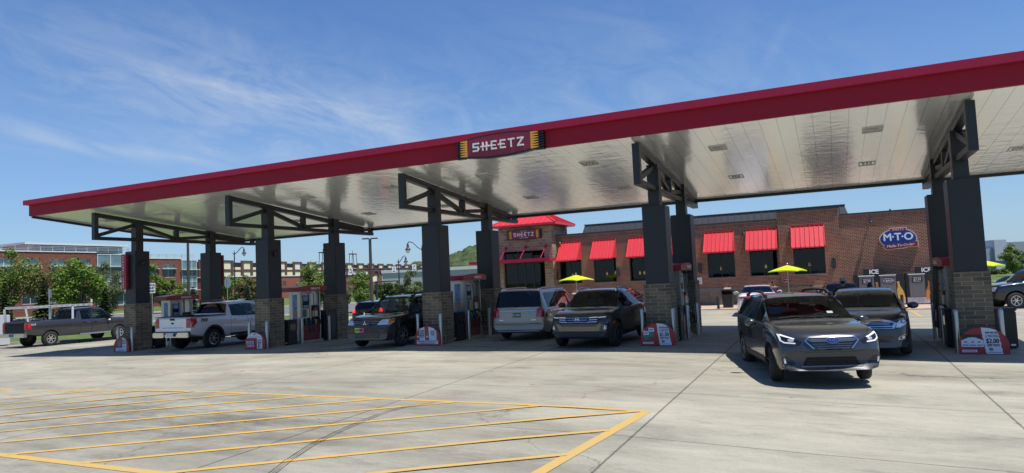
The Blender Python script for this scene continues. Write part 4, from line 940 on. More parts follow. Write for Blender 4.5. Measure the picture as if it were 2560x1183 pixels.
# ---- station wagon out in the sun, nosing towards us
S = dict(L=4.86, W=1.87, H=1.625, wb=2.745, foh=.93, R=.35, tr=1.60, gap=.075, spokes=5, rim='twin', rimk=.70,
         top=sprof(4.86, .68, .985, 1.12, 1.22, 1.15, 2.05, 1.635, 2.9, 4.25, 1.575, [(4.45, 1.54), (4.70, 1.18), (4.79, 1.04), (4.86, .74)]),
         belt=[(0, .64), (.12, .89), (.35, .965), (.9, 1.03), (1.22, 1.07), (2.6, 1.08), (3.9, 1.12), (4.5, 1.14), (4.79, 1.0), (4.86, .70)],
         wid=[(0, .92), (.10, .955), (.35, .985), (.8, .995), (1.3, 1), (3.8, 1), (4.4, .96), (4.75, .89), (4.86, .84)],
         wtop=[(0, .74), (.2, .83), (.9, .87), (1.22, .87), (2.05, .79), (3.0, .775), (4.3, .73), (4.70, .79), (4.86, .78)],
         btm=[(0, .30), (.25, .26), (.9, .25), (3.9, .25), (4.6, .36), (4.86, .44)],
         ws=(1.24, 2.04), rw=(4.46, 4.70), side=[(1.68, 2.62), (2.70, 3.56), (3.64, 4.32)], door=[(1.42, 2.66), (2.66, 3.62)], cabin=(1.25, 4.5), seats=[2.55, 3.4],
         mirror=(1.72, 1.06), rails=(2.15, 4.25, .075, m_plas), crown=.05, bowf=.27)
m_grey = paint('graphite_grey_paint', (.040, .041, .047), .45, .26)
c = make_car('station_wagon', 'dark grey station wagon with lit headlamps parked out in the sun, nose towards us', 'car', S, m_grey, (26.96, -4.14, g(26.9, -4) - .01), R(-73), steer=R(-14))
c.f('front', [(-.93, .27), (.93, .27), (.93, .49), (.80, .54), (.66, .68), (.42, .615), (-.42, .615), (-.66, .68), (-.80, .54), (-.93, .49)], 'bumper', mat('bumper_grey', (.060, .061, .066), .42), .012, .03)
c.f('front', [(-.50, .385), (.50, .385), (.42, .525), (-.42, .525)], 'lower_intake', m_under, .022, .03)
mb = MB()
for k in range(4): h = c.hit('front', 0, .41 + .03 * k); mb.box(h.x + .024, h.x + .034, -.42, .42, .405 + .03 * k, .412 + .03 * k)
mb.build('intake_slat', m_plas, c.root)
c.f('front', [(-.52, .355), (.52, .355), (.55, .380), (-.55, .380)], 'skid_trim', mat('satin_trim', (.16, .16, .17), .5), .026, .03)
gr = c.f('front', [(-.30, .655), (.30, .655), (.475, .84), (.40, .915), (-.40, .915), (-.475, .84)], 'grille', m_chrome, .022, .04)
c.f('front', [(-.285, .677), (.285, .677), (.445, .84), (.38, .895), (-.38, .895), (-.445, .84)], 'grille_mesh', m_gloss, .030, .02, gr)
c.f('front', [(-.36, .822), (.36, .822), (.43, .855), (.38, .876), (-.38, .876), (-.43, .855)], 'grille_bar', m_alloy2, .040, .02, gr)
for z in (.705, .742, .78): c.f('front', [(-.27 - (z - .70) * .9, z), (.27 + (z - .70) * .9, z), (.275 + (z - .70) * .9, z + .010), (-.275 - (z - .70) * .9, z + .010)], 'grille_slat', m_alloy2, .036, .012, gr)
em = c.f('front', ellipse(.115, .056, 24, 0, .852), 'emblem', m_chrome, .050, .02, gr); 
e2 = c.f('front', ellipse(.104, .047, 24, 0, .852), 'emblem', mat('emblem_blue', (.015, .03, .16), .2), .054, .01, gr)
mb = MB()
for (y, z, r_) in ((-.05, .857, .016), (-.005, .87, .010), (.03, .86, .010), (.055, .845, .010), (.015, .838, .010), (-.02, .84, .009)):
    h = c.hit('front', y, z); mb.plate([(r_ * (1 if k % 2 == 0 else .38) * math.sin(math.pi * k / 4), r_ * (1 if k % 2 == 0 else .38) * math.cos(math.pi * k / 4)) for k in range(8)][::-1], (h.x + .058, y, z), (0, 1, 0), (0, 0, 1), .006)
o = mb.build('emblem_star', m_chrome, gr)
HLP = [(.505, .83), (.56, .775), (.80, .785), (.86, .835), (.885, .95), (.84, .96), (.62, .885)]
for o in c.f('front', HLP, 'headlamp', m_gloss, .010, .03, mirror=True): pass
hl = [o for o in c.root.children if o.name.startswith('headlamp')]
DR = [[(.845, .955), (.872, .957), (.862, .84), (.80, .797), (.62, .785), (.62, .807), (.79, .82), (.835, .855)], [(.62, .885), (.835, .96), (.84, .933), (.64, .867)]]
for i_, sg in enumerate((1, -1)):
    for P in DR: c.f('front', [(y * sg, z) for y, z in P], 'running_lamp', m_drl, .016, .012, hl[i_])
    c.f('front', [(y * sg + .69 * sg, z + .85) for y, z in ellipse(.05, .028, 14)], 'lamp_lens', m_lampc, .017, .012, hl[i_])
c.f('front', [(.62, .40), (.84, .41), (.86, .53), (.78, .55), (.68, .49)], 'fog_recess', m_gloss, .018, .02, mirror=True)
c.f('front', [(.79, .43), (.825, .432), (.83, .52), (.797, .52)], 'fog_lamp', m_lampc, .03, .02, mirror=True)
for sd in ('left', 'right'):
    c.f(sd, [(1.40, .27), (3.55, .28), (3.55, .42), (1.40, .40)], 'sill_cladding', m_plas, .015, .03)
h = c.hit('top', 1.9, -.0)
mb = MB(); mb.bbox(Ln_ := c.L / 2 - 2.05, c.L / 2 - 1.99, -.02, .2, 1.40, 1.45, .015); mb.build('rear_view_mirror', m_int, c.root)
c.f('top', [(1.43, .36), (1.43, .47), (1.49, .47), (1.49, .36)], 'windscreen_sticker', mat('sticker_pale', (.30, .36, .30), .5), .004, .004, c.wsc)

# ---- crossover behind it under the canopy
S2 = dict(L=4.80, W=1.905, H=1.61, wb=2.775, foh=.95, R=.365, tr=1.64, gap=.05, spokes=5, rimk=.72,
          top=sprof(4.8, .66, .93, 1.08, 1.05, 1.115, 2.10, 1.56, 2.8, 4.0, 1.50, [(4.25, 1.46), (4.62, 1.12), (4.72, 1.05), (4.80, .75)]),
          belt=[(0, .60), (.12, .82), (.4, .92), (1.0, 1.0), (2.6, 1.04), (4.0, 1.10), (4.5, 1.10), (4.72, 1.0), (4.8, .70)],
          wid=[(0, .80), (.10, .88), (.35, .95), (.8, .99), (1.3, 1), (3.8, 1), (4.4, .96), (4.7, .89), (4.8, .84)],
          wtop=[(0, .72), (.2, .80), (1.05, .86), (2.10, .72), (3.0, .70), (4.2, .66), (4.6, .76), (4.8, .78)],
          btm=[(0, .24), (.25, .20), (.9, .20), (4, .21), (4.8, .36)],
          ws=(1.08, 2.09), rw=(4.26, 4.62), side=[(1.70, 2.66), (2.74, 3.62), (3.70, 4.2)], door=[(1.42, 2.70), (2.70, 3.66)], cabin=(1.1, 4.4), seats=[2.5, 3.35], mirror=(1.62, 1.10), bowf=.34,
          glass=dict(ws=glass('smoked_glass', (.22, .25, .24))))
m_slate = paint('slate_blue_grey_paint', (.020, .026, .038), .55, .24)
c = make_car('crossover_car', 'slate grey crossover with slatted chrome grille just behind the sunlit wagon', 'car', S2, m_slate, (28.47, .20, g(28.4, 0)), R(-93))
gr = c.f('front', [(-.60, .68), (.60, .68), (.66, .80), (.52, .86), (.30, .91), (0, .90), (-.30, .91), (-.52, .86), (-.66, .80)], 'grille', m_chrome, .014, .03)
c.f('front', [(-.56, .745), (.56, .745), (.60, .80), (.30, .855), (0, .845), (-.30, .855), (-.60, .80)], 'grille_mesh', m_gloss, .020, .02, gr)
c.f('front', [(-.56, .695), (.56, .695), (.57, .722), (-.57, .722)], 'grille_mesh', m_gloss, .020, .02, gr)
for z in (.775, .80, .825): c.f('front', [(-.52, z), (.52, z), (.50, z + .008), (-.50, z + .008)], 'grille_slat', m_alloy, .026, .012, gr)
for a, b_, q in ((.105, .072, .013), (.060, .070, .010), (.09, .028, .010)):
    mb = MB(); P = ellipse(a, b_, 26); cz = .875 if q != .010 or a > .08 else .875
    if a == .09: cz = .918
    pts = [Vector((c.hit('front', y, cz + z).x + .03, y, cz + z)) for y, z in P]; mb.tube(pts + [pts[0]], q * .8, 6, cap=False); mb.build('emblem', m_chrome, gr)
for o in c.f('front', [(.63, .70), (.66, .80), (.74, .88), (.90, .945), (.925, .90), (.90, .80), (.72, .70)], 'headlamp', m_lampc, .010, .03, mirror=True): pass
hl = [o for o in c.root.children if o.name.startswith('headlamp')]
for i_, sg in enumerate((1, -1)):
    c.f('front', [(y * sg + .80 * sg, z + .84) for y, z in ellipse(.062, .05, 18)], 'lamp_lens', m_gloss, .018, .012, hl[i_]); c.f('front', [(y * sg + .80 * sg, z + .84) for y, z in ellipse(.042, .036, 18)], 'lamp_lens', m_lampc, .024, .012, hl[i_])
    c.f('front', [(y * sg + .70 * sg, z + .745) for y, z in ellipse(.05, .03, 18)], 'lamp_lens', m_chrome, .018, .012, hl[i_])
c.f('front', [(-.50, .36), (.50, .36), (.58, .50), (-.58, .50)], 'lower_intake', m_gloss, .010, .03)
c.f('front', [(-.48, .425), (.48, .425), (.50, .435), (-.50, .435)], 'intake_slat', m_plas, .018, .012)
for y in (.38, .46): c.f('front', [(y, .37), (y + .03, .37), (y + .07, .49), (y + .04, .49)], 'intake_bar', m_slate, .018, .012, mirror=True)
c.f('front', [(.66, .42), (.84, .43), (.86, .51), (.78, .54), (.68, .47)], 'fog_surround', m_chrome, .012, .02, mirror=True); c.f('front', [(.685, .435), (.83, .44), (.845, .505), (.78, .528), (.70, .47)], 'fog_recess', m_gloss, .018, .02, mirror=True)
c.f('front', ellipse(.036, .036, 14, .775, .475), 'fog_lamp', m_lampc, .026, .02, mirror=True)

# ---- compact pickup with a blade of lamps across the nose
S3 = dict(L=4.97, W=1.905, H=1.66, wb=3.0, foh=.90, R=.37, tr=1.64, gap=.055, spokes=5, rimk=.68, rim='single', rim_m=m_rimd,
          top=sprof(4.97, .74, 1.00, 1.10, 1.10, 1.13, 1.98, 1.66, 2.5, 3.05, 1.61, [(3.28, 1.56), (3.62, 1.19), (3.72, 1.135), (4.90, 1.12), (4.97, .86)], .02),
          belt=[(0, .70), (.12, .90), (.4, .98), (1.1, 1.06), (2.6, 1.09), (3.6, 1.13), (4.9, 1.09), (4.97, .84)],
          wid=[(0, .84), (.10, .91), (.35, .965), (.8, .99), (1.3, 1), (4.3, 1), (4.8, .96), (4.97, .92)],
          wtop=[(0, .76), (.2, .84), (1.1, .87), (1.98, .72), (2.8, .71), (3.3, .70), (3.7, .90), (4.97, .90)],
          btm=[(0, .34), (.25, .27), (.9, .25), (4.2, .27), (4.97, .44)],
          ws=(1.13, 1.97), rw=(3.30, 3.62), side=[(1.62, 2.42), (2.50, 3.26)], door=[(1.36, 2.46), (2.46, 3.35)], cabin=(1.15, 3.6), seats=[2.2, 2.62], bed=(3.80, 4.90, .80, .78), mirror=(1.58, 1.16), mirror_m=m_plas, rails=(1.95, 3.15, .05, m_alloy), bowf=.26)
m_bg = paint('deep_blue_grey_paint', (.022, .027, .036), .5, .28)
c = make_car('compact_pickup', 'dark blue-grey compact pickup with lamp bars over a tan lower grille, right of the minivan', 'pickup', S3, m_bg, (21.12, .64, g(21, .6)), R(-90.5))
blk = c.f('front', [(-.74, .70), (.74, .70), (.88, .84), (.90, .93), (.40, .905), (-.40, .905), (-.90, .93), (-.88, .84)], 'grille', m_gloss, .010, .03)
for k in range(3):
    z = .885 - .062 * k
    for sg in (1, -1):
        for a, b_ in (((.34, .56), (.58, .78)) if k < 1 else ((.40 - .06 * k, .56),)):
            c.f('front', [(sg * a, z - .010), (sg * b_, z - .002), (sg * (b_ + .02), z + .022), (sg * (a + .02), z + .012)], 'running_lamp', m_drl if k == 0 else m_lampc, .02, .012, blk)
    c.f('front', [(-.33 + .03 * k, z - .008), (.33 - .03 * k, z - .008), (.33 - .03 * k, z + .006), (-.33 + .03 * k, z + .006)], 'grille_slat', m_alloy, .02, .012, blk)
c.f('front', [(-.30, .722), (.30, .722), (.29, .735), (-.29, .735)], 'grille_slat', m_alloy, .02, .012, blk)
P = ellipse(.10, .058, 24, 0, .845); mb = MB(); pts = [Vector((c.hit('front', y, z).x + .03, y, z)) for y, z in P]; mb.tube(pts + [pts[0]], .009, 6, cap=False)
for y in (-.045, .045): mb.bar((pts[0].x, y - .012, .805), (pts[0].x, y + .012, .885), .012, .018)
mb.bar((pts[0].x, -.045, .84), (pts[0].x, .045, .85), .012, .016); mb.build('emblem', m_chrome, blk)
m_tan = mat('bronze_skid_plate', (.20, .165, .12), .4, .3)
c.f('front', [(-.60, .50), (.60, .50), (.68, .70), (.62, .72), (.50, .625), (-.50, .625), (-.62, .72), (-.68, .70)], 'skid_plate', m_tan, .02, .03)
c.f('front', [(-.84, .34), (.84, .34), (.80, .49), (-.80, .49)], 'lower_intake', m_plas, .012, .03)
c.f('front', [(.70, .52), (.84, .53), (.86, .69), (.74, .70)], 'headlamp', m_gloss, .014, .03, mirror=True); c.f('front', [(.735, .545), (.81, .55), (.82, .66), (.755, .67)], 'headlamp_lens', m_lampc, .024, .02, mirror=True)
c.f('left', [(.52, .68), (.64, .68), (.64, .76), (.52, .76)], 'side_marker', m_amber, .006, .01)
for sd in ('left', 'right'):
    c.f(sd, [(1.38, .28), (3.40, .30), (3.40, .44), (1.38, .42)], 'sill_cladding', m_plas, .012, .03)

# ---- long silver-gold minivan, tail towards us
S4 = dict(L=5.15, W=2.0, H=1.73, wb=3.08, foh=.95, R=.345, tr=1.66, gap=.045, spokes=7, rimk=.70,
          top=sprof(5.15, .62, .86, 1.03, .95, 1.07, 2.0, 1.72, 3.1, 4.70, 1.71, [(4.86, 1.67), (5.03, 1.12), (5.09, 1.03), (5.12, .88), (5.15, .60)]),
          belt=[(0, .58), (.12, .78), (.4, .86), (.95, .96), (2.6, 1.02), (4.6, 1.06), (5.03, 1.06), (5.10, .86), (5.15, .56)],
          wid=[(0, .80), (.10, .88), (.35, .95), (.8, .99), (1.3, 1), (4.3, 1), (4.8, .97), (5.05, .93), (5.15, .90)],
          wtop=[(0, .72), (.2, .80), (.95, .84), (2.0, .76), (3.0, .77), (4.7, .74), (4.9, .77), (5.05, .86), (5.15, .84)],
          btm=[(0, .22), (.25, .19), (.9, .19), (4.3, .20), (5.15, .32)],
          ws=(.98, 1.99), rw=(4.87, 5.03), side=[(1.55, 2.45), (2.55, 3.62), (3.72, 4.62)], door=[(1.40, 2.50), (2.50, 3.66)], cabin=(1.0, 4.9), seats=[2.4, 3.3, 4.2], mirror=(1.5, 1.08), rails=(2.1, 4.6, .05, m_alloy), bowr=.20, bowf=.3,
          handle_m=m_chrome)
m_gold3 = paint('sandstone_silver_paint', (.42, .355, .26), .1, .36)
c = make_car('minivan', 'sandstone silver minivan seen from behind with red tail lamps and chrome strip', 'minivan', S4, m_gold3, (17.93, 3.14, g(17.7, 1)), R(93.5))
c.f('rear', [(.66, .78), (.97, .78), (.97, 1.12), (.80, 1.12), (.70, 1.06)], 'tail_lamp', m_tail, .022, .04, mirror=True); c.f('rear', [(.76, .86), (.88, .86), (.88, .98), (.78, .98)], 'reverse_lamp', m_lampc, .02, .02, mirror=True)
c.f('rear', [(-.64, .985), (.64, .985), (.64, 1.015), (-.64, 1.015)], 'chrome_strip', m_chrome, .014, .02)
c.f('rear', [(-.28, .76), (.28, .76), (.30, .965), (-.30, .965)], 'plate_recess', m_gold3, .006, .01); licence(c, 'rear', 0, .865, m=mat('plate_dark', (.10, .11, .13), .4)); text_on(c, 'rear', 'DX 4841', .085, 0, .86, m_plate, off=.03)
c.f('rear', [(-.90, .56), (.90, .56), (.90, .60), (-.90, .60)], 'bumper_ledge', m_gold3, .05, .06); c.f('rear', [(-.80, .30), (.80, .30), (.84, .37), (-.84, .37)], 'lower_valance', m_plas, .012, .02)
c.f('rear', [(-.72, .575 + .05), (.72, .625), (.72, .633), (-.72, .633)], 'tailgate_seam', m_plas, .004, .006); mb = MB(); h = c.hit('rear', 0, 1.2); mb.tube([(h.x - .02, 0, 1.11), (h.x + .0, .28, 1.14), (h.x - .0, .5, 1.13)], .01, 6); mb.build('rear_wiper', m_plas, c.root)
c.f('rear', [(-.2, 1.068), (.2, 1.068), (.2, 1.075), (-.2, 1.075)], 'badge', m_chrome, .02, .02)
c.f('rear', [(.5, .68), (.66, .68), (.66, .705), (.5, .705)], 'badge', m_chrome, .01, .02, mirror=True)
mb = MB(); mb.box(-c.L / 2 + .38, -c.L / 2 + .44, -.16, .16, 1.655, 1.68); mb.build('brake_lamp', m_tail, c.root)

# ---- dark SUV with a crumpled bumper
S5 = dict(L=4.83, W=1.87, H=1.70, wb=2.75, foh=.92, R=.36, tr=1.6, gap=.06, spokes=6, rimk=.66, rim='single',
          top=sprof(4.83, .78, 1.00, 1.10, 1.15, 1.125, 1.98, 1.70, 2.7, 4.2, 1.66, [(4.42, 1.62), (4.70, 1.16), (4.78, 1.0), (4.83, .7)]),
          belt=[(0, .74), (.12, .92), (.4, .99), (1.1, 1.05), (2.6, 1.06), (4.4, 1.10), (4.78, .96), (4.83, .66)],
          wid=[(0, .86), (.10, .92), (.35, .965), (.8, .99), (1.3, 1), (4.3, .99), (4.7, .94), (4.83, .90)],
          wtop=[(0, .80), (.2, .86), (1.15, .88), (1.98, .74), (2.8, .73), (4.3, .70), (4.7, .82), (4.83, .82)],
          btm=[(0, .30), (.25, .25), (.9, .25), (4.2, .26), (4.83, .42)],
          ws=(1.17, 1.97), rw=(4.43, 4.70), side=[(1.62, 2.52), (2.60, 3.48), (3.56, 4.3)], door=[(1.38, 2.56), (2.56, 3.52)], cabin=(1.2, 4.5), seats=[2.4, 3.25], mirror=(1.62, 1.12), mirror_m=m_plas, rails=(2.0, 4.2, .09, m_plas), bowf=.16,
          glass=dict(ws=m_glassc, side_0=glass('clear_glass', (.70, .78, .74)), side=glass('light_tint', (.40, .45, .44))))
m_blk = paint('charcoal_black_paint', (.014, .014, .016), .3, .34)
c = make_car('sport_utility', 'worn charcoal SUV with big roof rails and a green and pink front plate', 'car', S5, m_blk, (13.60, .62, g(13.6, .6)), R(-88.5))
for z in (.80, .86, .92): c.f('front', [(-.62, z), (.62, z), (.62, z + .030), (-.62, z + .030)], 'grille_slat', m_gloss, .008, .02)
c.f('front', [(-.60, .895), (-.1, .895), (-.1, .905), (-.60, .905)], 'grille_bar', m_alloy, .012, .02); c.f('front', [(.1, .895), (.60, .895), (.60, .905), (.1, .905)], 'grille_bar', m_alloy, .012, .02); c.f('front', [(.1, .835), (.60, .835), (.60, .845), (.1, .845)], 'grille_bar', m_alloy, .012, .02); c.f('front', [(-.60, .835), (-.1, .835), (-.1, .845), (-.60, .845)], 'grille_bar', m_alloy, .012, .02)
bk = c.f('front', [(-.15, .74), (.15, .74), (.19, .90), (.14, .97), (-.14, .97), (-.19, .90)], 'emblem_block', mat('emblem_grey', (.06, .065, .075), .4), .03, .05); mb = MB(); h = c.hit('front', 0, .85)
for a in (90, 210, 330):
    ca, sa = math.cos(R(a)), math.sin(R(a)); mb.plate([(0, 0), (.042 * ca - .024 * sa, .042 * sa + .024 * ca), (.084 * ca, .084 * sa), (.042 * ca + .024 * sa, .042 * sa - .024 * ca)][::-1], (h.x + .045, 0, .845), (0, 1, 0), (0, 0, 1), .01)
mb.build('emblem', m_chrome, bk)
c.f('front', [(.46, .79), (.86, .79), (.885, .86), (.87, .975), (.60, .965), (.53, .90)], 'headlamp', m_lampc, .012, .03, mirror=True); c.f('front', [(.80, .80), (.86, .80), (.87, .96), (.81, .96)], 'turn_lamp', m_amber, .018, .02, mirror=True)
c.f('front', [(-.90, .50), (.90, .50), (.90, .735), (-.90, .735)], 'bumper', mat('faded_bumper', (.022, .022, .024), .5), .03, .05); c.f('front', [(-.45, .36), (.45, .36), (.50, .48), (-.50, .48)], 'lower_intake', m_gloss, .02, .03)
c.f('front', [(.50, .52), (.76, .52), (.76, .64), (.50, .66)], 'fog_recess', m_gloss, .04, .03, mirror=True)
pl = licence(c, 'front', -.28, .62, .36, .15, mat('plate_lime', (.42, .62, .06), .5, var=.3, nscale=20), off=.045); c.f('front', [(-.28, .545), (-.10, .545), (-.10, .695), (-.28, .695)], 'plate_half', mat('plate_pink', (.62, .08, .25), .5, var=.3, nscale=20), .047, .02, pl); text_on(c, 'front', 'LV2 B7', .10, -.28, .615, m_black, off=.055, parent=pl)
mb = MB()
for sg in (1, -1):
    c.f('left' if sg > 0 else 'right', [(1.2, .27), (3.5, .29), (3.5, .42), (1.2, .40)], 'sill_cladding', m_plas, .012, .03)

# ---- full-size white pickup, tail towards us
def pickup(S, **k): return S
S6 = dict(L=5.75, W=2.03, H=1.93, wb=3.60, foh=.95, R=.415, tr=1.74, gap=.085, spokes=6, rimk=.62, rim='twin', tw=.28,
          top=sprof(5.75, .95, 1.19, 1.29, 1.25, 1.31, 2.05, 1.93, 2.6, 3.50, 1.91, [(3.60, 1.86), (3.82, 1.43), (3.86, 1.38), (5.70, 1.38), (5.75, 1.30)], .02),
          belt=[(0, .90), (.12, 1.10), (.4, 1.17), (1.2, 1.26), (2.2, 1.24), (3.6, 1.28), (3.86, 1.34), (5.70, 1.34), (5.75, 1.26)],
          wid=[(0, .90), (.10, .94), (.35, .97), (.8, .99), (1.3, 1), (5.2, 1), (5.6, .99), (5.75, .97)],
          wtop=[(0, .84), (.2, .88), (1.2, .90), (2.05, .77), (2.8, .76), (3.6, .76), (3.86, .93), (5.75, .93)],
          btm=[(0, .50), (.25, .42), (.9, .42), (4.2, .46), (5.2, .55), (5.75, .66)],
          ws=(1.27, 2.04), rw=(3.61, 3.82), side=[(1.72, 2.55), (2.64, 3.52)], door=[(1.48, 2.60), (2.60, 3.60)], cabin=(1.3, 3.75), seats=[2.35, 2.92], bed=(3.92, 5.66, .92, .80), mirror=(1.75, 1.36, 1.5), mirror_m=m_plas, bowf=.12, bowr=.03, crown=.03,
          glass=dict(side_0=glass('front_door_glass', (.55, .62, .60)), side=glass('privacy_glass', (.10, .11, .11)), rw=glass('privacy_rear', (.012, .014, .015))), handle_m=m_chrome)
m_wht = paint('white_silver_paint', (.70, .715, .74), .15, .3)
c = make_car('full_size_pickup', 'white crew cab pickup with black wheel arch flares, tail towards us at the second pump', 'pickup', S6, m_wht, (3.10, 2.0, g(3.1, 1)), R(93.5))
for sd in ('left', 'right'):
    for xw in (S6['foh'], S6['foh'] + S6['wb']):
        P = [(xw + .56 * math.cos(t), .43 + .56 * math.sin(t)) for t in [R(-8) + R(196) * k / 16 for k in range(17)]] + [(xw + .49 * math.cos(t), .43 + .49 * math.sin(t)) for t in [R(188) - R(196) * k / 16 for k in range(17)]]
        b_ = MB(); h0 = [c.hit(sd, a, min(b2, 1.2)) for a, b2 in P]; sg = 1 if sd == 'left' else -1
        yy_ = 1.03 * sg; b_.plate([(-(a - xw) * sg if sg > 0 else (xw - a) * 1, b2) for a, b2 in P] if False else [(c.L / 2 - a, b2) for a, b2 in P], (0, 1.045 * sg, 0), (1, 0, 0), (0, 0, 1), .07 if sg < 0 else -.07)
        b_.build('arch_flare', m_plas, c.root)
    c.f(sd, [(1.40, .46), (3.62, .48), (3.62, .56), (1.40, .54)], 'rocker_trim', m_plas, .01, .02)
    mb = MB(); sg = 1 if sd == 'left' else -1; mb.bbox(c.L / 2 - 3.6, c.L / 2 - 1.45, sg * 1.0 - .06, sg * 1.0 + .06, .36, .42, .02); mb.build('side_step', m_plas, c.root)
c.f('right', [(5.45, 1.12), (5.70, .94), (5.72, 1.32), (5.45, 1.32)], 'tail_lamp', m_tail, .012, .03); c.f('rear', [(.75, .94), (1.0, .94), (1.0, 1.32), (.75, 1.32)], 'tail_lamp', m_tail, .022, .04, mirror=True); c.f('rear', [(.84, .98), (.94, .98), (.94, 1.06), (.84, 1.06)], 'reverse_lamp', m_lampc, .02, .02, mirror=True)
tg = c.f('rear', [(-.73, .78), (.73, .78), (.73, 1.335), (-.73, 1.335)], 'tailgate', m_wht, .006, .02)
c.f('rear', [(-.60, .93), (.60, .93), (.52, .975), (-.52, .975)], 'tailgate_crease', paint('white_shade_paint', (.40, .41, .43), .25, .3), .011, .008, tg); c.f('rear', [(-.14, 1.25), (.14, 1.25), (.12, 1.33), (-.12, 1.33)], 'handle', m_plas, .014, .02, tg); c.f('rear', ellipse(.085, .036, 20, 0, 1.13), 'emblem', mat('oval_badge', (.02, .03, .08), .2), .016, .015, tg)
mb = MB(); h = c.hit('rear', 0, .74); x = -c.L / 2 - .10
for a, b_ in ((-.98, -.36), (.36, .98)): mb.bbox(x - .03, x + .14, a, b_, .56, .76, .03)
mb.bbox(x + .03, x + .13, -.358, .358, .56, .70, .02); mb.build('rear_bumper', m_chrome, c.root, 30)
mb = MB(); mb.box(x - .045, x - .031, -.19, .19, .60, .75); mb.build('licence_plate', m_plate, c.root); mb = MB(); mb.bbox(x, x + .2, -.95, .95, .761, .80, .01); mb.build('bumper_step', m_plas, c.root)
mb = MB(); mb.box(-c.L / 2 + .02, -c.L / 2 + 1.9, -1.0, -.82, 1.372, 1.395); mb.box(-c.L / 2 + .02, -c.L / 2 + 1.9, .82, 1.0, 1.372, 1.395); mb.box(-c.L / 2 + .02, -c.L / 2 + .10, -.8, .8, 1.372, 1.395); mb.build('bed_rail_cap', m_plas, c.root)
text_on(c, 'right', 'FX4', .19, 5.08, 1.20, mat('decal_red_black', (.10, .01, .02), .4), bold=.008, off=.012, shear=.3, nm='decal', spacing=1.1)
mb = MB(); mb.box(-c.L / 2 + 2.2, -c.L / 2 + 2.26, -.16, .16, 1.885, 1.91); mb.build('brake_lamp', m_tail, c.root)
mb = MB(); mb.tube([(-1.15, .3, .45), (-1.1, .2, .38), (-.6, .1, .38), (1.5, .1, .4)], .05, 8); mb.tube([(-1.72, -.8, .42), (-1.72, .8, .42)], .07, 8); mb.lathe([(.06, -.16), (.17, -.06), (.17, .06), (.06, .16)], (-1.72, 0, .42), 'y', 14); mb.build('axle', m_under, c.root)

# ---- older grey pickup with a ladder rack, by the kerb
S7 = dict(L=6.25, W=2.03, H=1.98, wb=4.0, foh=.98, R=.405, tr=1.76, gap=.07, spokes=6, rimk=.60, rim='single', tw=.26, rim_m=mat('old_alloy', (.45, .44, .42), .45, .6),
          top=sprof(6.25, 1.0, 1.22, 1.31, 1.35, 1.33, 2.0, 1.97, 2.5, 3.30, 1.95, [(3.42, 1.90), (3.56, 1.45), (3.60, 1.40), (6.20, 1.40), (6.25, 1.32)], .02),
          belt=[(0, .94), (.12, 1.14), (.4, 1.20), (1.3, 1.28), (2.2, 1.28), (3.4, 1.30), (3.6, 1.36), (6.20, 1.36), (6.25, 1.28)],
          wid=[(0, .92), (.10, .95), (.35, .975), (.8, .99), (1.3, 1), (5.7, 1), (6.1, .99), (6.25, .98)],
          wtop=[(0, .86), (.2, .90), (1.3, .90), (2.0, .79), (2.8, .78), (3.4, .78), (3.6, .94), (6.25, .94)],
          btm=[(0, .52), (.25, .46), (.9, .46), (4.5, .50), (5.6, .60), (6.25, .70)],
          ws=(1.37, 1.99), rw=(3.43, 3.56), side=[(1.72, 2.62), (2.76, 3.26)], door=[(1.46, 2.68), (2.68, 3.34)], cabin=(1.4, 3.5), seats=[2.5], bed=(3.68, 6.15, .95, .80), mirror=(1.78, 1.38, 1.7), mirror_m=m_plas, bowf=.10, bowr=.03, crown=.03, handle_m=m_plas,
          glass=dict(side_0=glass('door_glass_green', (.30, .40, .37)), side=m_glassd))
m_gun = paint('gunmetal_paint', (.036, .036, .041), .3, .36)
c = make_car('work_pickup', 'grey work pickup with a silver ladder rack over its long bed, beside the kerb', 'pickup', S7, m_gun, (-11.35, 4.2, g(-11, 4)), R(93))
c.f('rear', [(.80, .98), (1.0, .98), (1.0, 1.30), (.80, 1.30)], 'tail_lamp', m_tail, .022, .04, mirror=True); c.f('right', [(6.02, .98), (6.20, .98), (6.20, 1.30), (6.02, 1.30)], 'tail_lamp', m_tail, .022, .04)
c.f('rear', [(-.78, .80), (.78, .80), (.78, 1.36), (-.78, 1.36)], 'tailgate', mat('black_gate_paint', (.010, .010, .011), .6, spec=.2), .008, .02)
x = -c.L / 2 - .10; mb = MB(); mb.bbox(x - .04, x + .14, -1.0, 1.0, .58, .78, .03); mb.build('rear_bumper', m_chrome, c.root, 30); mb = MB(); mb.box(x - .055, x - .041, -.17, .17, .62, .76); mb.build('licence_plate', mat('plate_blue', (.05, .08, .2), .5), c.root)
text_on(c, 'right', '4x4', .17, 5.92, 1.22, mat('decal_grey', (.35, .36, .36), .5), bold=.006, off=.012, shear=.2, nm='decal')
mb = MB(); mb.tube([(c.L / 2 - 3.4, -.98, .50), (c.L / 2 - 1.55, -.98, .50)], .045, 8); mb.build('side_step', m_alloy, c.root)
rk = MB(); m_rack = mat('rack_aluminium', (.60, .61, .62), .4, .5)
for sg in (1, -1):
    for s in (6.12, 3.75): rk.bar((c.L / 2 - s, sg * .93, 1.38), (c.L / 2 - s + (.05 if s < 4 else -.08), sg * .86, 2.06), .10, .08)
    rk.box(c.L / 2 - 6.2, c.L / 2 - 2.55, sg * .86 - .035, sg * .86 + .035, 2.06, 2.09); rk.box(c.L / 2 - 6.2, c.L / 2 - 2.55, sg * .86 - .035, sg * .86 + .035, 2.15, 2.18)
    for k in range(12): s = 2.62 + k * .315; rk.box(c.L / 2 - s - .07, c.L / 2 - s + .07, sg * .86 - .034, sg * .86 + .034, 2.09, 2.15)
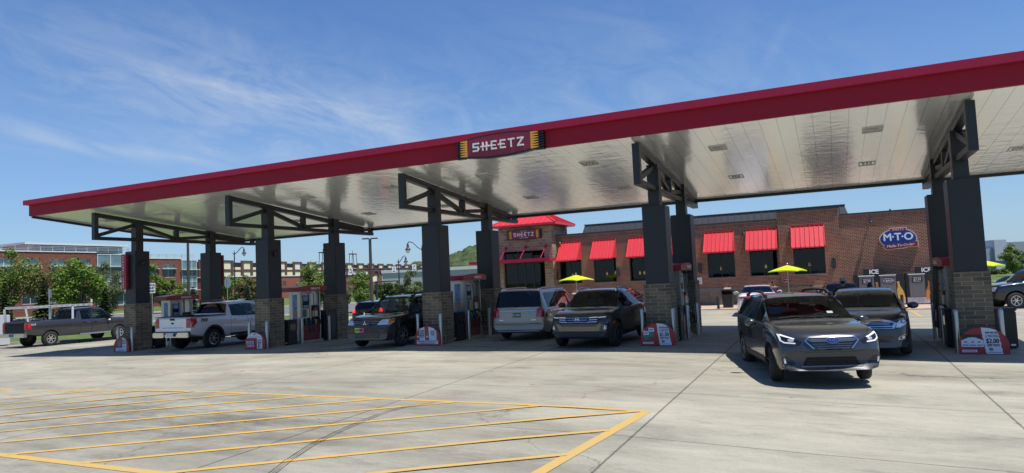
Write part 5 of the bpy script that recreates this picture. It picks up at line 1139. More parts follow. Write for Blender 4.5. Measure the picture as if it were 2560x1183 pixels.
for s in (6.15, 4.95, 3.78, 2.6): rk.box(c.L / 2 - s - .04, c.L / 2 - s + .04, -.824, .824, 2.09, 2.14)
rk.build('ladder_rack', m_rack, c.root)
mb = MB(); x = c.L / 2 - 3.64; mb.box(x - .05, x, -.84, .84, 1.41, 1.46); mb.box(x - .05, x, -.84, .84, 1.90, 1.94)
for y in (-.84, -.3, .3, .80): mb.box(x - .05, x, y, y + .04, 1.46, 1.90)
for k in range(10): mb.box(x - .03, x - .02, -.8, .8, 1.48 + .042 * k, 1.49 + .042 * k)
mb.build('headache_rack', m_plas, c.root)
mb = MB()
for k in range(7):
    x, y = rnd.uniform(-3.0, -.9), rnd.uniform(-.6, .6); mb.bbox(x - .15, x + .2, y - .15, y + .15, .96, 1.36 + rnd.uniform(0, .16), .03)
for k in range(5): x = -3.0 + k * .18; mb.tube([(x, -.6, 1.40), (x + .2, 0, 1.55), (x + .05, .6, 1.42)], .02, 6)
mb.build('load', mat('bed_load', (.06, .06, .065), .7, var=.5, nscale=5), c.root)
c.f('left', [(1.9, 1.02), (2.02, 1.02), (2.02, 1.08), (1.9, 1.08)], 'badge', m_chrome, .008, .01); c.f('right', ellipse(.09, .045, 16, 1.62, 1.20), 'badge', m_white, .008, .01)

# ---- far vehicles
S8 = dict(L=4.9, W=1.86, H=1.445, wb=2.85, foh=.93, R=.34, tr=1.6, gap=.045, spokes=5, rimk=.72,
          top=sprof(4.9, .58, .80, .95, 1.2, .98, 2.05, 1.445, 2.8, 3.55, 1.40, [(4.35, 1.11), (4.50, 1.085), (4.78, 1.06), (4.86, .98), (4.90, .68)]),
          belt=[(0, .55), (.12, .72), (.4, .80), (1.2, .90), (2.6, .93), (4.2, 1.0), (4.78, 1.02), (4.86, .92), (4.9, .64)],
          wid=[(0, .80), (.10, .88), (.35, .95), (.8, .99), (1.3, 1), (4.0, 1), (4.6, .95), (4.9, .86)],
          wtop=[(0, .72), (.2, .80), (1.2, .84), (2.05, .68), (2.8, .67), (3.5, .66), (4.35, .78), (4.9, .78)],
          btm=[(0, .22), (.25, .18), (.9, .17), (4.2, .18), (4.9, .34)],
          ws=(1.22, 2.04), rw=(3.57, 4.34), side=[(1.7, 2.6), (2.68, 3.5), (3.56, 3.9)], door=[(1.42, 2.64), (2.64, 3.6)], cabin=(1.3, 4.2), seats=[2.4, 2.95], mirror=(1.75, 1.0), bowr=.2)
m_pw = paint('pearl_white_paint', (.78, .79, .80), .05, .25)
c = make_car('sedan', 'white sedan with a slim red light bar, parked nose to the store', 'car', S8, m_pw, (24.30, 15.65, g(24.2, 15)), R(95))
c.f('rear', [(-.84, .86), (.84, .86), (.84, .93), (.60, .96), (-.60, .96), (-.84, .93)], 'tail_lamp', m_tail, .012, .02); c.f('rear', [(-.62, .24), (.62, .24), (.74, .42), (-.74, .42)], 'lower_valance', m_gloss, .012, .02); licence(c, 'rear', 0, .62)
c.f('rear', [(-.80, .46), (.80, .46), (.80, .475), (-.80, .475)], 'chrome_strip', m_chrome, .012, .02)
m_mar = paint('maroon_paint', (.05, .012, .014), .4, .3); S8b = dict(S8, glass=dict(ws=m_glassd))
c = make_car('sedan', 'dark maroon sedan parked facing us in front of the ice freezers', 'car', S8b, m_mar, (28.0, 16.9, g(28, 17) + .1), R(-86))
c.f('front', [(.52, .66), (.86, .68), (.88, .78), (.60, .74)], 'headlamp', m_lampc, .01, .02, mirror=True); c.f('front', [(-.40, .42), (.40, .42), (.46, .66), (-.46, .66)], 'grille', m_gloss, .012, .02)
m_blu = paint('bright_blue_paint', (.012, .035, .16), .4, .3)
c = make_car('hatchback_car', 'blue car parked by the store behind the minivan', 'car', dict(S2), m_blu, (13.15, 15.2, g(13, 15)), R(92))
c.f('rear', [(.64, .86), (.90, .86), (.90, 1.02), (.66, 1.0)], 'tail_lamp', m_tail, .022, .04, mirror=True); licence(c, 'rear', 0, .8)
c = make_car('sedan', 'dark sedan with a bright blue tinted windscreen behind the compact pickup', 'car', S8b, m_slate, (17.05, 15.9, g(17, 16) + .05), R(-92))
c.f('front', [(.52, .66), (.86, .68), (.88, .78), (.60, .74)], 'headlamp', m_lampc, .01, .02, mirror=True); c.f('front', [(-.40, .42), (.40, .42), (.46, .66), (-.46, .66)], 'grille', m_gloss, .012, .02)
S9 = dict(S5, W=1.98, top=[(a, b - .10 if b > 1.3 else b) for a, b in S5['top']], glass={}, rails=(2.2, 4.2, .04, m_plas)); m_bkb = paint('black_blue_paint', (.010, .012, .016), .4, .26)
c = make_car('sport_utility', 'black SUV with glowing red tail lamp, between the second pump and the charcoal SUV', 'car', S9, m_bkb, (3.3, 13.4, g(3.3, 13.4)), R(104))
c.f('rear', [(.70, .96), (.98, .96), (.98, 1.20), (.76, 1.20)], 'tail_lamp', emis('tail_lamp_lit', (.9, .03, .03), 1.1), .012, .03, mirror=True); licence(c, 'rear', 0, .90); c.f('rear', [(-.8, .42), (.8, .42), (.8, .58), (-.8, .58)], 'rear_bumper', m_plas, .03, .05)
mb = MB(); mb.box(-c.L / 2 + .36, -c.L / 2 + .42, -.2, .2, 1.665, 1.69); mb.build('brake_lamp', m_tail, c.root)
m_sil = paint('silver_paint', (.42, .44, .47), .6, .3)
c = make_car('sport_utility', 'silver car partly hidden behind the patio railing on the right', 'car', dict(S2), m_sil, (37.6, 28.0, g(38, 20)), R(-140))
c.f('front', [(.60, .72), (.74, .90), (.90, .95), (.90, .82)], 'headlamp', m_lampc, .01, .02, mirror=True); c.f('front', [(-.6, .66), (.6, .66), (.62, .88), (-.62, .88)], 'grille', m_gloss, .01, .02)
c = make_car('full_size_pickup', 'glossy black pickup cut off by the right edge', 'pickup', dict(S6, glass={}), m_bkb, (37.45, 22.2, g(37, 20)), R(-166))
c.f('front', [(.60, .90), (.86, .90), (.90, 1.10), (.62, 1.10)], 'headlamp', m_lampc, .01, .02, mirror=True); c.f('front', [(-.58, .80), (.58, .80), (.58, 1.10), (-.58, 1.10)], 'grille', m_chrome, .01, .02)
for sd in ('left', 'right'):
    mb = MB(); sg = 1 if sd == 'left' else -1; mb.bbox(c.L / 2 - 3.6, c.L / 2 - 1.45, sg * 1.0 - .06, sg * 1.0 + .06, .36, .42, .02); mb.build('side_step', m_plas, c.root)
c = make_car('sedan', 'black car on the lot edge behind the ladder rack pickup', 'car', dict(S2), m_bkb, (-8.6, 12.6, g(-8, 12)), R(10))
c = make_car('sport_utility', 'white and blue SUV on the far road left of the first pump', 'car', dict(S5, glass={}), m_sil, (-54.5, 58, g(-54, 20) - .06), R(25))
c = make_car('pickup_truck', 'small black vehicle on the far road left of the second pump', 'pickup', dict(S5, glass={}), m_bkb, (-30.5, 76, g(-30, 20) - .06), R(205))
c = make_car('sedan', 'far blue car on the road right of the second rear column', 'car', dict(S8), m_blu, (-17.6, 83, g(-20, 20) - .06), R(25))
# ================================================================== fuel islands
m_inox = mat('brushed_steel', (.42, .42, .40), .32, .85, var=.10, nscale=8); m_pumpred = mat('pump_red', (.30, .016, .028), .35, var=.05); m_pumpwine = mat('pump_wine_panel', (.16, .014, .020), .35)
m_ad = mat('printed_blue_ad', (.16, .28, .44), .4, var=.75, nscale=9); m_adw = mat('printed_orange_ad', (.45, .20, .14), .4, var=.7, nscale=16); m_pale = mat('pale_panel', (.62, .58, .44), .4)
m_grn = mat('handle_green', (.03, .22, .06), .4); m_blu2 = mat('handle_blue', (.03, .08, .35), .4); m_ylw = mat('handle_yellow', (.55, .48, .08), .4); m_hose = mat('hose_black', (.012, .012, .012), .5); m_scr = mat('dark_screen', (.02, .025, .03), .08)
def make_pump():
    r = empty('fuel_pump', (0, 0, 0), 0, 'x', 'fuel pump', 'fuel pumps on the islands'); P = lambda n, mb, m, par=r, sm=None: mb.build(n, m, par, sm)
    y0, y1, hx = -.60, .60, .31
    mb = MB(); mb.bbox(-hx - .06, hx + .06, y0 - .08, y1 + .08, -.02, .10, .015); P('base', mb, m_inox)
    mb = MB(); mb.bbox(-hx + .03, hx - .03, y0 + .06, y1 - .06, .101, .92, .01); P('lower_cabinet', mb, m_pumpwine)
    for yy in (y0, y1):
        s = 1 if yy > 0 else -1
        mb = MB(); mb.bbox(-hx, hx, min(yy, yy - s * .055), max(yy, yy - s * .055), .10, 2.12, .01)
        mb.bbox(-hx - .015, -hx + .10, min(yy - s * .054, yy - s * .10), max(yy - s * .054, yy - s * .10), .10, 2.12, .008); mb.bbox(hx - .10, hx + .015, min(yy - s * .054, yy - s * .10), max(yy - s * .054, yy - s * .10), .10, 2.12, .008)
        e = P('end_frame', mb, m_inox)
        for (z0, z1, m) in ((1.35, 2.00, m_ad), (1.10, 1.345, m_adw), (.95, 1.095, m_ad), (.60, .945, m_pale)):
            mb = MB(); mb.box(-.115, .115, min(yy + s * .001, yy + s * .012), max(yy + s * .001, yy + s * .012), z0, z1); P('advert_panel', mb, m, e)
    mb = MB(); mb.bbox(-hx + .04, hx - .04, y0 + .10, y1 - .52, .921, 2.10, .01); P('upper_cabinet', mb, m_inox)
    mb = MB(); mb.bbox(-hx + .08, hx - .08, y0 + .681, y1 - .08, .921, 1.52, .01); P('dispenser_head', mb, m_scr)
    for s in (1, -1):
        x = s * (hx - .04)
        mb = MB(); mb.box(min(x, x + s * .03), max(x, x + s * .03), -.46, -.12, 1.42, 1.95); d = P('display', mb, m_scr)
        mb = MB(); mb.box(min(x + s * .031, x + s * .036), max(x + s * .031, x + s * .036), -.43, -.15, 1.72, 1.92); mb.box(min(x + s * .031, x + s * .036), max(x + s * .031, x + s * .036), -.43, -.15, 1.45, 1.55); P('screen', mb, m_ad, d)
        mb = MB(); mb.box(min(x, x + s * .02), max(x, x + s * .02), -.05, .04, 1.45, 2.05); P('price_strip', mb, m_pale)
        for q, (yy, m) in enumerate(((-.40, m_grn), (-.30, m_blu2), (-.20, m_ylw))):
            mb = MB(); mb.bbox(min(x, x + s * .025), max(x, x + s * .025), yy - .045, yy + .045, 1.06, 1.38, .006); P('grade_button', mb, m)
        mb = MB(); mb.bbox(min(x, x + s * .05), max(x, x + s * .05), .12, .40, 1.05, 1.30, .01); k = P('keypad', mb, m_pale)
        mb = MB(); mb.bbox(min(x, x + s * .06), max(x, x + s * .06), .14, .38, 1.31, 1.42, .01); P('card_reader', mb, m_pumpred)
        for q, (yy, m) in enumerate(((-.38, m_grn), (-.12, m_blu2), (.16, m_ylw), (.42, m_hose))):
            X = x + s * .06; mb = MB(); mb.bbox(min(x, X), max(x, X), yy - .06, yy + .06, .72, 1.02, .012); hb = P('nozzle_boot', mb, m_hose)
            mb = MB(); mb.tube([(X + s * .02, yy, .98), (X + s * .06, yy, .92), (X + s * .12, yy, .80), (X + s * .06, yy, .72)], [.022, .034, .03, .02], 8); mb.tube([(X + s * .05, yy, .86), (X + s * .16, yy + .02, .92)], .018, 6); nz_ = P('nozzle', mb, m, sm=50)
            mb = MB(); pts = [(X + s * .12, yy, .80)]
            for t in range(1, 9):
                u = t / 8; pts.append((X + s * (.12 + .10 * math.sin(math.pi * u)), yy + .10 * u + .03 * q * u, .80 - 1.9 * u * (1 - u) + (1.20 * u ** 3)))
            pts += [(x + s * .03, yy + .12 + .03 * q, 2.08)]; mb.tube(pts, .015, 6); P('hose', mb, m_hose, sm=60)
    mb = MB(); PR = []
    for k in range(11): t = -1 + k / 5; PR.append((t * .88, 2.36 - .07 * t * t))
    for sgn in (1,):
        b = [(-.48, -.86, 2.12), (.48, -.86, 2.12), (.48, .86, 2.12), (-.48, .86, 2.12)]
        V = []; 
        for x in (-.46, .46):
            for t, z in PR: V.append((x * (1 - .10 * (t / .88) ** 2), t * 1.0, 2.12)); V.append((x * (1 - .10 * (t / .88) ** 2) * 1.03, t * 1.0, z))
        n = len(PR); F = []
        for side in (0, 1):
            o = side * 2 * n
            for k in range(n - 1):
                q = [o + 2 * k, o + 2 * k + 2, o + 2 * k + 3, o + 2 * k + 1]; F.append(q if side == 1 else q[::-1])
        for k in range(n - 1): F.append([2 * k + 1, 2 * k + 3, 2 * n + 2 * k + 3, 2 * n + 2 * k + 1]); F.append([2 * n + 2 * k, 2 * n + 2 * k + 2, 2 * k + 2, 2 * k][::1])
        F.append([0, 1, 2 * n + 1, 2 * n]); F.append([2 * n - 2, 4 * n - 2, 4 * n - 1, 2 * n - 1]); mb.add(V, F)
    h = P('header', mb, m_pumpred, sm=40)
    for s in (1, -1):
        mb = MB(); wordmark(mb, (s * .487, s * .12, 2.225), (0, s, 0), (0, 0, 1), .085, 0, .02, .52); P('lettering', mb, m_white, h)
    return r
PL = ['fuel pump under the leftmost canopy columns, behind the white pickup', 'fuel pump on the second island from the left, seen whole', 'fuel pump just left of the silver-gold minivan', 'narrow edge-on fuel pump right of the compact pickup', 'fuel pump at the far right island beside the ice freezers']
pump0 = make_pump()
for i in range(5):
    o = pump0 if i == 0 else copy_tree(pump0)
    o.location = (i * SP, 1.98, g(i * SP, 1.98)); o['label'] = PL[i]
    if i == 4: o.rotation_euler = (0, 0, 0)
# waste bins by the near columns
def make_bin():
    r = empty('waste_bin', (0, 0, 0), 0, 'x', 'bin', 'black waste bins beside the near columns')
    mb = MB(); mb.bbox(-.31, .31, -.26, .26, .02, .93, .02); mb.build('body', m_plas, r)
    mb = MB(); mb.bbox(-.33, .33, -.28, .28, .931, 1.0, .02); mb.build('lid', m_plas, r)
    for s in (1, -1): mb = MB(); mb.box(min(s * .311, s * .318), max(s * .311, s * .318), -.15, .15, .58, .82); mb.build('opening', m_gloss, r)
    mb = MB(); mb.box(.15, .25, -.268, -.2605, .08, .12); mb.build('sticker', m_white, r)
    return r
b0 = make_bin(); BL = ['black waste bin beside the leftmost near column, left of the white pickup', 'black waste bin between the second near column and its pump', 'black waste bin between the middle near column and its pump', 'black waste bin behind the $1.50 sign, right of the fourth near column', 'black waste bin left of the far right near column']
for i in range(5):
    o = b0 if i == 0 else copy_tree(b0); x, y = i * SP + (.12 if i < 4 else -.2), .78; o.location = (x, y, g(x, y)); o['label'] = BL[i]
o = copy_tree(b0); o.location = (31.45, .62, g(31.4, .6)); o['label'] = 'black waste bin right of the far right near column'
mb = MB(); x0, x1, y0, y1 = 7.36, 8.06, 2.82, 3.48; z = g(7.7, 3.1); mb.bbox(x0, x1, y0, y1, z, z + 1.28, .015); o = thing1('utility_cabinet', mb, m_plas, 'tall plain black cabinet between the second pump and rear column', 'cabinet', loc=(7.7, 3.15, z)); 
mb = MB(); mb.box(x1 + .001, x1 + .012, y0 + .04, y1 - .04, z + .08, z + 1.2); d = mb.build('door', mat('cabinet_door', (.026, .026, .028), .5), o, rel=o.location); mb = MB(); mb.bbox(x1 + .013, x1 + .05, y0 + .1, y0 + .14, z + .85, z + 1.05, .008); mb.build('handle', m_chrome, d, rel=o.location)
# steel bollards
mb = MB(); mb.lathe([(.062, -.1), (.062, 1.0), (.055, 1.03), (.03, 1.05), (.001, 1.055)], n=16); bo = mb.build('bollard', m_inox, None, 40); tag(bo, 'x', 'bollard', 'steel bollards round the fuel islands'); first = True
WHO = ['leftmost', 'second', 'middle', 'fourth', 'far right']
for i in range(5):
    for (dx, dy, lab) in ((-.44, -.62, 'steel bollard left of the promotional sign at the {} near column'), (.46, -.62, 'steel bollard right of the promotional sign at the {} near column'),
                          (-.5, 1.22, 'steel bollard on the left of the {} pump, near end'), (.5, 1.22, 'steel bollard on the right of the {} pump, near end'), (-.5, 2.85, 'steel bollard on the left of the {} pump, far end'), (.5, 2.85, 'steel bollard on the right of the {} pump, far end')):
        if i == 0 and dx < 0 and dy > 0: continue
        o = bo if first else bo.copy()
        if not first: COL.objects.link(o)
        first = False; x, y = i * SP + dx, dy; o.location = (x, y, g(x, y)); o['label'] = lab.format(WHO[i])
# promotional boards
m_promo = mat('promo_red', (.34, .020, .028), .4, var=.08); m_pwhite = mat('promo_white', (.66, .70, .78), .45, var=.05); m_pblk = mat('promo_ink', (.02, .02, .03), .5); m_pgrn = mat('promo_green', (.02, .20, .14), .4, var=.4, nscale=9)
def promo(i, label, kind):
    x, y = i * SP + .05, -.83; z = g(x, y) + .01; r = empty('promotional_sign', (x, y, z), R(1.5 if i % 2 else -1), label, 'sign', 'curved promotional signs before the near columns'); ex, ey = (1, 0, 0), (0, 0, 1)
    out = [(-.50, 0), (.50, 0), (.50, .20)] + [(.50 * math.cos(t) if abs(math.cos(t)) < .999 else .5, .20 + .43 * math.sin(t)) for t in [math.pi * k / 24 for k in range(1, 24)]] + [(-.50, .20)]
    mb = MB(); mb.plate(out, (0, 0, 0), ex, ey, .04); mb.build('board', m_promo, r)
    lay = [0]
    def P(poly, m, nm='print', par=r):
        lay[0] += 1; mb = MB(); mb.plate(poly, (0, -.002 - .0012 * lay[0], 0), ex, ey, .002 + .0011 * lay[0]); return mb.build(nm, m, par)
    def Tx(items, nm='lettering', m=m_pblk):
        lay[0] += 1; mb = MB()
        for t, s, px, pz, bd in items: put_text(mb, t, s, (px, -.004 - .0012 * lay[0], pz), ex, ey, depth=.001, bold=bd, fit=.25 if kind != 'bottles' else .19)
        return mb.build(nm, m, r)
    rr = random.Random(i + 3)
    if kind in ('150', '200'):
        A = [(-.03, .625)]; k = 12
        A += [(-.03 + .12 * (1 - t / k * 1.0) * 0 + .0 + .07 * t / k + rr.uniform(-.008, .008), .60 - .60 * t / k) for t in range(1, k)] + [(.05, .006), (.37, .006)] + [(.36 - .06 * (t / k) + rr.uniform(-.012, .012), .05 + .42 * t / k) for t in range(0, k)] + [(.27, .555), (.15, .603)]
        P(A, m_pwhite, 'torn_paper')
        Tx([('WHY NOT GET', .062, .165, .50, .003), ('2 PACKS?', .088, .165, .42, .0015), ('$1.50' if kind == '150' else '$2.00', .145, .173, .305, .002), ('$1.50' if kind == '150' else '$2.00', .145, .179, .3055, .002), ('OFF TWO', .078, .185, .205, .003)])
        P([(.10, .08), (.17, .08), (.18, .13), (.16, .15), (.11, .15), (.09, .13)], mat('promo_grey', (.16, .18, .24), .5)); P([(.06, .035), (.33, .035), (.33, .046), (.06, .046)], MATS['promo_grey'])
        P([(-.44, .045), (-.14, .045), (-.14, .10), (-.44, .10)], m_pwhite); P([(-.42, .064), (-.17, .064), (-.17, .08), (-.42, .08)], MATS['promo_grey'])
        if kind == '150':
            for dx, dz in ((-.20, .09), (-.35, 0)):
                P([(dx - .06, .15 + dz), (dx + .09, .15 + dz), (dx + .09, .40 + dz), (dx - .06, .40 + dz)], m_pgrn); P([(dx - .065, .30 + dz), (dx + .095, .30 + dz), (dx + .095, .40 + dz), (dx - .065, .42 + dz)], m_pwhite); P([(dx - .04, .345 + dz), (dx + .06, .345 + dz), (dx + .06, .365 + dz), (dx - .04, .365 + dz)], m_pblk)
        else:
            P([(-.42, .28), (-.05, .28), (-.05, .46), (-.42, .46)], m_pblk)
            for dx, a, b in ((-.36, .05, .16), (-.09, .16, .05), (-.22, .10, .10)):
                P([(dx - .085, .17), (dx + .085, .17), (dx + .085, .17 + b + .10), (dx if a == b else dx + (.085 if a < b else -.085), .40), (dx - .085, .17 + a + .10)], m_pwhite); P([(dx - .06, .20), (dx + .06, .20), (dx + .06, .222), (dx - .06, .222)], m_blue); P([(dx - .03, .27), (dx + .03, .27), (dx + .03, .30), (dx - .03, .30)], MATS['promo_grey'])
    elif kind == 'bottles':
        P([(-.42, .04), (.42, .04), (.42, .16), (-.42, .16)], m_pwhite)
        P([(-.30, .17), (-.08, .17), (-.10, .60), (-.20, .575), (-.32, .53)], m_pwhite); P([(.07, .17), (.36, .17), (.36, .45), (.26, .56), (.06, .61)], m_pwhite)
        for dx in (-.37, .0): P([(dx - .03, .18), (dx + .04, .18), (dx + .04, .38), (dx + .015, .46), (dx + .015, .50), (dx - .01, .50), (dx - .01, .46), (dx - .03, .38)], m_pgrn); P([(dx - .032, .26), (dx + .042, .26), (dx + .042, .31), (dx - .032, .31)], m_pwhite)
        Tx([('$2.50 ANY', .055, -.20, .485, .002), ('2 FOR $4', .055, -.195, .43, .002), ('BOTTLES', .05, -.20, .375, .002), ('WHEN YOU', .05, -.20, .32, .002), ('BUY 2', .05, -.20, .27, .002), ('2 FOR $2', .05, .22, .46, .002), ('OFF TWO', .05, .22, .40, .002), ('EACH', .05, .22, .345, .002)])
        P([(-.38, .115), (-.10, .115), (-.10, .135), (-.38, .135)], m_blue); P([(-.06, .118), (.36, .118), (.36, .132), (-.06, .132)], MATS['promo_grey']); P([(-.30, .065), (.30, .065), (.30, .083), (-.30, .083)], m_blue)
    elif kind == 'cans':
        P([(.10, .02), (.36, .02), (.36, .42), (.30, .52), (.10, .60), (-.10, .615), (-.30, .54), (-.40, .42), (.10, .42)], m_pwhite)
        for q in range(6): dx, dz = -.36 + .13 * (q % 3), .13 + .13 * (q // 3); P(ellipse(.055, .055, 16, dx, dz), m_pwhite); P(ellipse(.035, .035, 14, dx, dz), m_ad if q % 2 else m_promo)
        Tx([('2/$6 OR', .06, .23, .34, .002), ('$3.24', .075, .23, .25, .003), ('EACH', .04, .23, .19, .001), ('NEW', .05, 0, .55, .002)])
        P([(-.26, .455), (.26, .455), (.26, .468), (-.26, .468)], MATS['promo_grey']); P([(.17, .06), (.22, .06), (.22, .15), (.17, .15)], m_blue)
    else:
        P([(-.36, .03), (.34, .03), (.34, .50), (.24, .575), (.08, .61), (.08, .17), (-.36, .17)], m_pwhite); P(ellipse(.12, .15, 20, -.10, .33), m_pgrn); P(ellipse(.08, .10, 20, -.10, .33), MATS['promo_grey'] if 'promo_grey' in MATS else m_pblk)
        Tx([('SIGN UP', .06, .20, .50, .002), ('AND SAVE', .055, .20, .43, .002), ('ON GAS', .055, .20, .36, .002), ('NOW', .05, .20, .24, .002)]); P([(-.28, .11), (.26, .11), (.26, .125), (-.28, .125)], m_blue); P([(-.2, .06), (.22, .06), (.22, .075), (-.2, .075)], m_blue)
mat('promo_grey', (.16, .18, .24), .5)
promo(0, 'curved red and white promotional sign at the leftmost near column', 'app'); promo(1, 'curved promotional sign with round can pictures at the second near column', 'cans')
promo(2, 'curved red sign with green bottles and two white panels, middle near column', 'bottles'); promo(3, 'curved red $1.50 OFF TWO sign with green packs', '150'); promo(4, 'curved red $2.00 OFF TWO sign with white packs', '200')
# upright ETHANOL FREE blades on the columns
def ethanol(x, y, label, sgn):
    z0, z1 = 2.30, 3.84; r = empty('blade_sign', (x, y, z0), 0, label, 'sign', 'red ETHANOL FREE blade signs')
    mb = MB(); mb.bbox(-.17, .17, -.06, .06, 0, z1 - z0, .02); mb.build('panel', mat('blade_red', (.26, .012, .03), .35), r)
    mb = MB(); 
    for k, ch in enumerate('ETHANOL FREE'):
        if ch != ' ': put_text(mb, ch, .105, (-.03, -.063, z1 - z0 - .10 - k * .122), (1, 0, 0), (0, 0, 1), depth=.002, bold=.003)
    mb.build('lettering', m_white, r)
    mb = MB(); 
    for z in (.25, 1.3): mb.box(min(-sgn * .17, -sgn * .24), max(-sgn * .17, -sgn * .24), -.03, .03, z - .04, z + .04)
    mb.build('bracket', m_steel, r)
ethanol(-.22, -.44, 'red ETHANOL FREE blade sign left of the leftmost near column', -1); ethanol(.17, 4.38, 'red ETHANOL FREE blade sign right of the leftmost rear column', 1)
ethanol(SP * 3 + .14, 4.35, 'red blade sign right of the fourth rear column', 1); ethanol(SP * 4 + .40, 4.35, 'red blade sign showing between the two far right columns', 1)
for i, (x, y) in enumerate(((0, 0), (SP, 0))):
    mb = MB(); mb.lathe([(.02, .12), (.10, .06), (.11, -.02), (.06, -.10)], (x + .40, y, 3.42), n=10); mb.box(x + .341, x + .42, y - .04, y + .04, 3.36, 3.46); thing1('security_camera', mb, m_plas, ['small dark camera on the right of the leftmost near column', 'small dark camera on the right of the second near column'][i], 'camera', loc=(x + .4, y, 3.42))
# ================================================================== in front of the store
m_umb = bpy.data.materials.new('umbrella_yellow'); m_umb.use_nodes = True; _T = m_umb.node_tree; _b = _T.nodes['Principled BSDF']; _b.inputs['Base Color'].default_value = (.64, .80, .015, 1); _b.inputs['Roughness'].default_value = .8
_tl = _T.nodes.new('ShaderNodeBsdfTranslucent'); _tl.inputs[0].default_value = (.70, .80, .02, 1); _mx = _T.nodes.new('ShaderNodeMixShader'); _mx.inputs[0].default_value = .35; _T.links.new(_b.outputs[0], _mx.inputs[1]); _T.links.new(_tl.outputs[0], _mx.inputs[2]); _T.links.new(_mx.outputs[0], _T.nodes['Material Output'].inputs[0])
def make_umbrella():
    r = empty('patio_umbrella', (0, 0, 0), 0, 'x', 'umbrella', 'yellow umbrellas along the store front')
    mb = MB(); mb.tube([(0, 0, 0), (0, 0, 2.45)], .022, 8); mb.lathe([(.05, 2.44), (.045, 2.50), (.01, 2.54)], n=10); mb.build('pole', m_inox, r)
    mb = MB(); mb.lathe([(.28, 0), (.27, .06), (.05, .09)], n=18); mb.build('base', m_plas, r)
    mb = MB(); Rr = 1.15; rim = []; n = 8
    for q in range(4):
        a0, a1 = q * HW, (q + 1) * HW; p, s = Vector((math.cos(a0), math.sin(a0))) * Rr, Vector((math.cos(a1), math.sin(a1))) * Rr
        for k in range(n): t = k / n; P = p + (s - p) * t; sag = .06 * math.sin(math.pi * t); rim.append((P.x * (1 - .05 * math.sin(math.pi * t)), P.y * (1 - .05 * math.sin(math.pi * t)), 2.08 + sag * .9))
    top = (0, 0, 2.42); m_ = len(rim)
    mid = [(x * .5, y * .5, 2.42 - (2.42 - z) * .47) for x, y, z in rim]; low = [(x, y, z - .05) for x, y, z in rim]
    mb.add([top] + mid + rim + low, [[0, 1 + k, 1 + (k + 1) % m_] for k in range(m_)] + [[1 + k, 1 + m_ + k, 1 + m_ + (k + 1) % m_, 1 + (k + 1) % m_] for k in range(m_)] + [[1 + m_ + k, 1 + 2 * m_ + k, 1 + 2 * m_ + (k + 1) % m_, 1 + m_ + (k + 1) % m_] for k in range(m_)])
    mb.build('canopy', m_umb, r, 30)
    for q in range(4):
        mb = MB(); a = q * HW; mb.bar((.03, 0, 2.38), (Rr * .97, 0, 2.07), .015, .02); o = mb.build('rib', m_inox, r); o.rotation_euler = (0, 0, a)
    return r
u0 = make_umbrella()
for i, (x, y, rz, lab) in enumerate(((12.55, 21.9, .35, 'yellow umbrella left of the compact pickup, before the second window'), (25.40, 22.0, .5, 'yellow umbrella above the wagon, before the last store window'), (35.55, 26.6, .25, 'yellow umbrella at the right edge beyond the big column'))):
    o = u0 if i == 0 else copy_tree(u0); o.location = (x, y, g(x, y) + .03); o.rotation_euler = (0, 0, rz); o['label'] = lab
def sz(x, y): return g(x, y) + .03
x, y = 21.95, 22.4; z = sz(x, y); mb = MB(); mb.hexa([(x - .26, y - .26, z), (x + .26, y - .26, z), (x + .26, y + .26, z), (x - .26, y + .26, z)], [(x - .32, y - .32, z + .80), (x + .32, y - .32, z + .80), (x + .32, y + .32, z + .80), (x - .32, y + .32, z + .80)])
tb = thing1('trash_can', mb, m_plas, 'square black trash can by the stone wall, left of the white sedan', 'trash can', loc=(x, y, z)); mb = MB(); 
for a in ((-.32, -.28, -.32, .32), (.28, .32, -.32, .32), (-.28, .28, .28, .32)): mb.box(x + a[0], x + a[1], y + a[2], y + a[3], z + .801, z + 1.02)
mb.box(x - .33, x + .33, y - .33, y + .33, z + 1.021, z + 1.06); mb.build('lid', m_plas, tb, rel=tb.location)
x, y = 20.1, 23.0; z = sz(x, y); mb = MB(); mb.lathe([(.17, 0), (.16, .05), (.05, .12), (.045, .85), (.12, .92), (.12, .98), (.02, 1.0)], (x, y, z), n=16); thing1('ash_urn', mb, mat('ash_urn_brown', (.07, .055, .045), .5), 'slim brown ash urn on a flared base by the stone wall', 'ash urn', loc=(x, y, z), smooth=40)
x, y = 11.45, 22.4; z = sz(x, y); r = empty('kiosk', (x, y, z), 0, 'small red rounded-top kiosk with white print, left of the blue car', 'kiosk')
mb = MB(); mb.plate([(-.19, 0), (.19, 0), (.19, 1.15)] + [(.19 * math.cos(t), 1.15 + .19 * math.sin(t)) for t in [math.pi * k / 8 for k in range(1, 8)]] + [(-.19, 1.15)], (0, -.12, 0), (1, 0, 0), (0, 0, 1), .30); mb.build('housing', mat('kiosk_red', (.42, .02, .03), .35), r)
mb = MB(); mb.box(-.13, .13, -.132, -.1205, .35, 1.1); pp = mb.build('front_panel', m_pwhite, r); mb = MB()
for k in range(6): mb.box(-.10, .10 - .03 * (k % 3), -.137, -.1325, .45 + k * .1, .49 + k * .1)
mb.build('printed_lines', m_pblk, pp)
mb = MB(); mb.lathe([(.075, -.1), (.075, .72), (.06, .76), (.01, .78)], n=14); bb = mb.build('black_bollard', m_plas, None, 40); tag(bb, 'x', 'bollard', 'short black bollards along the store kerb')
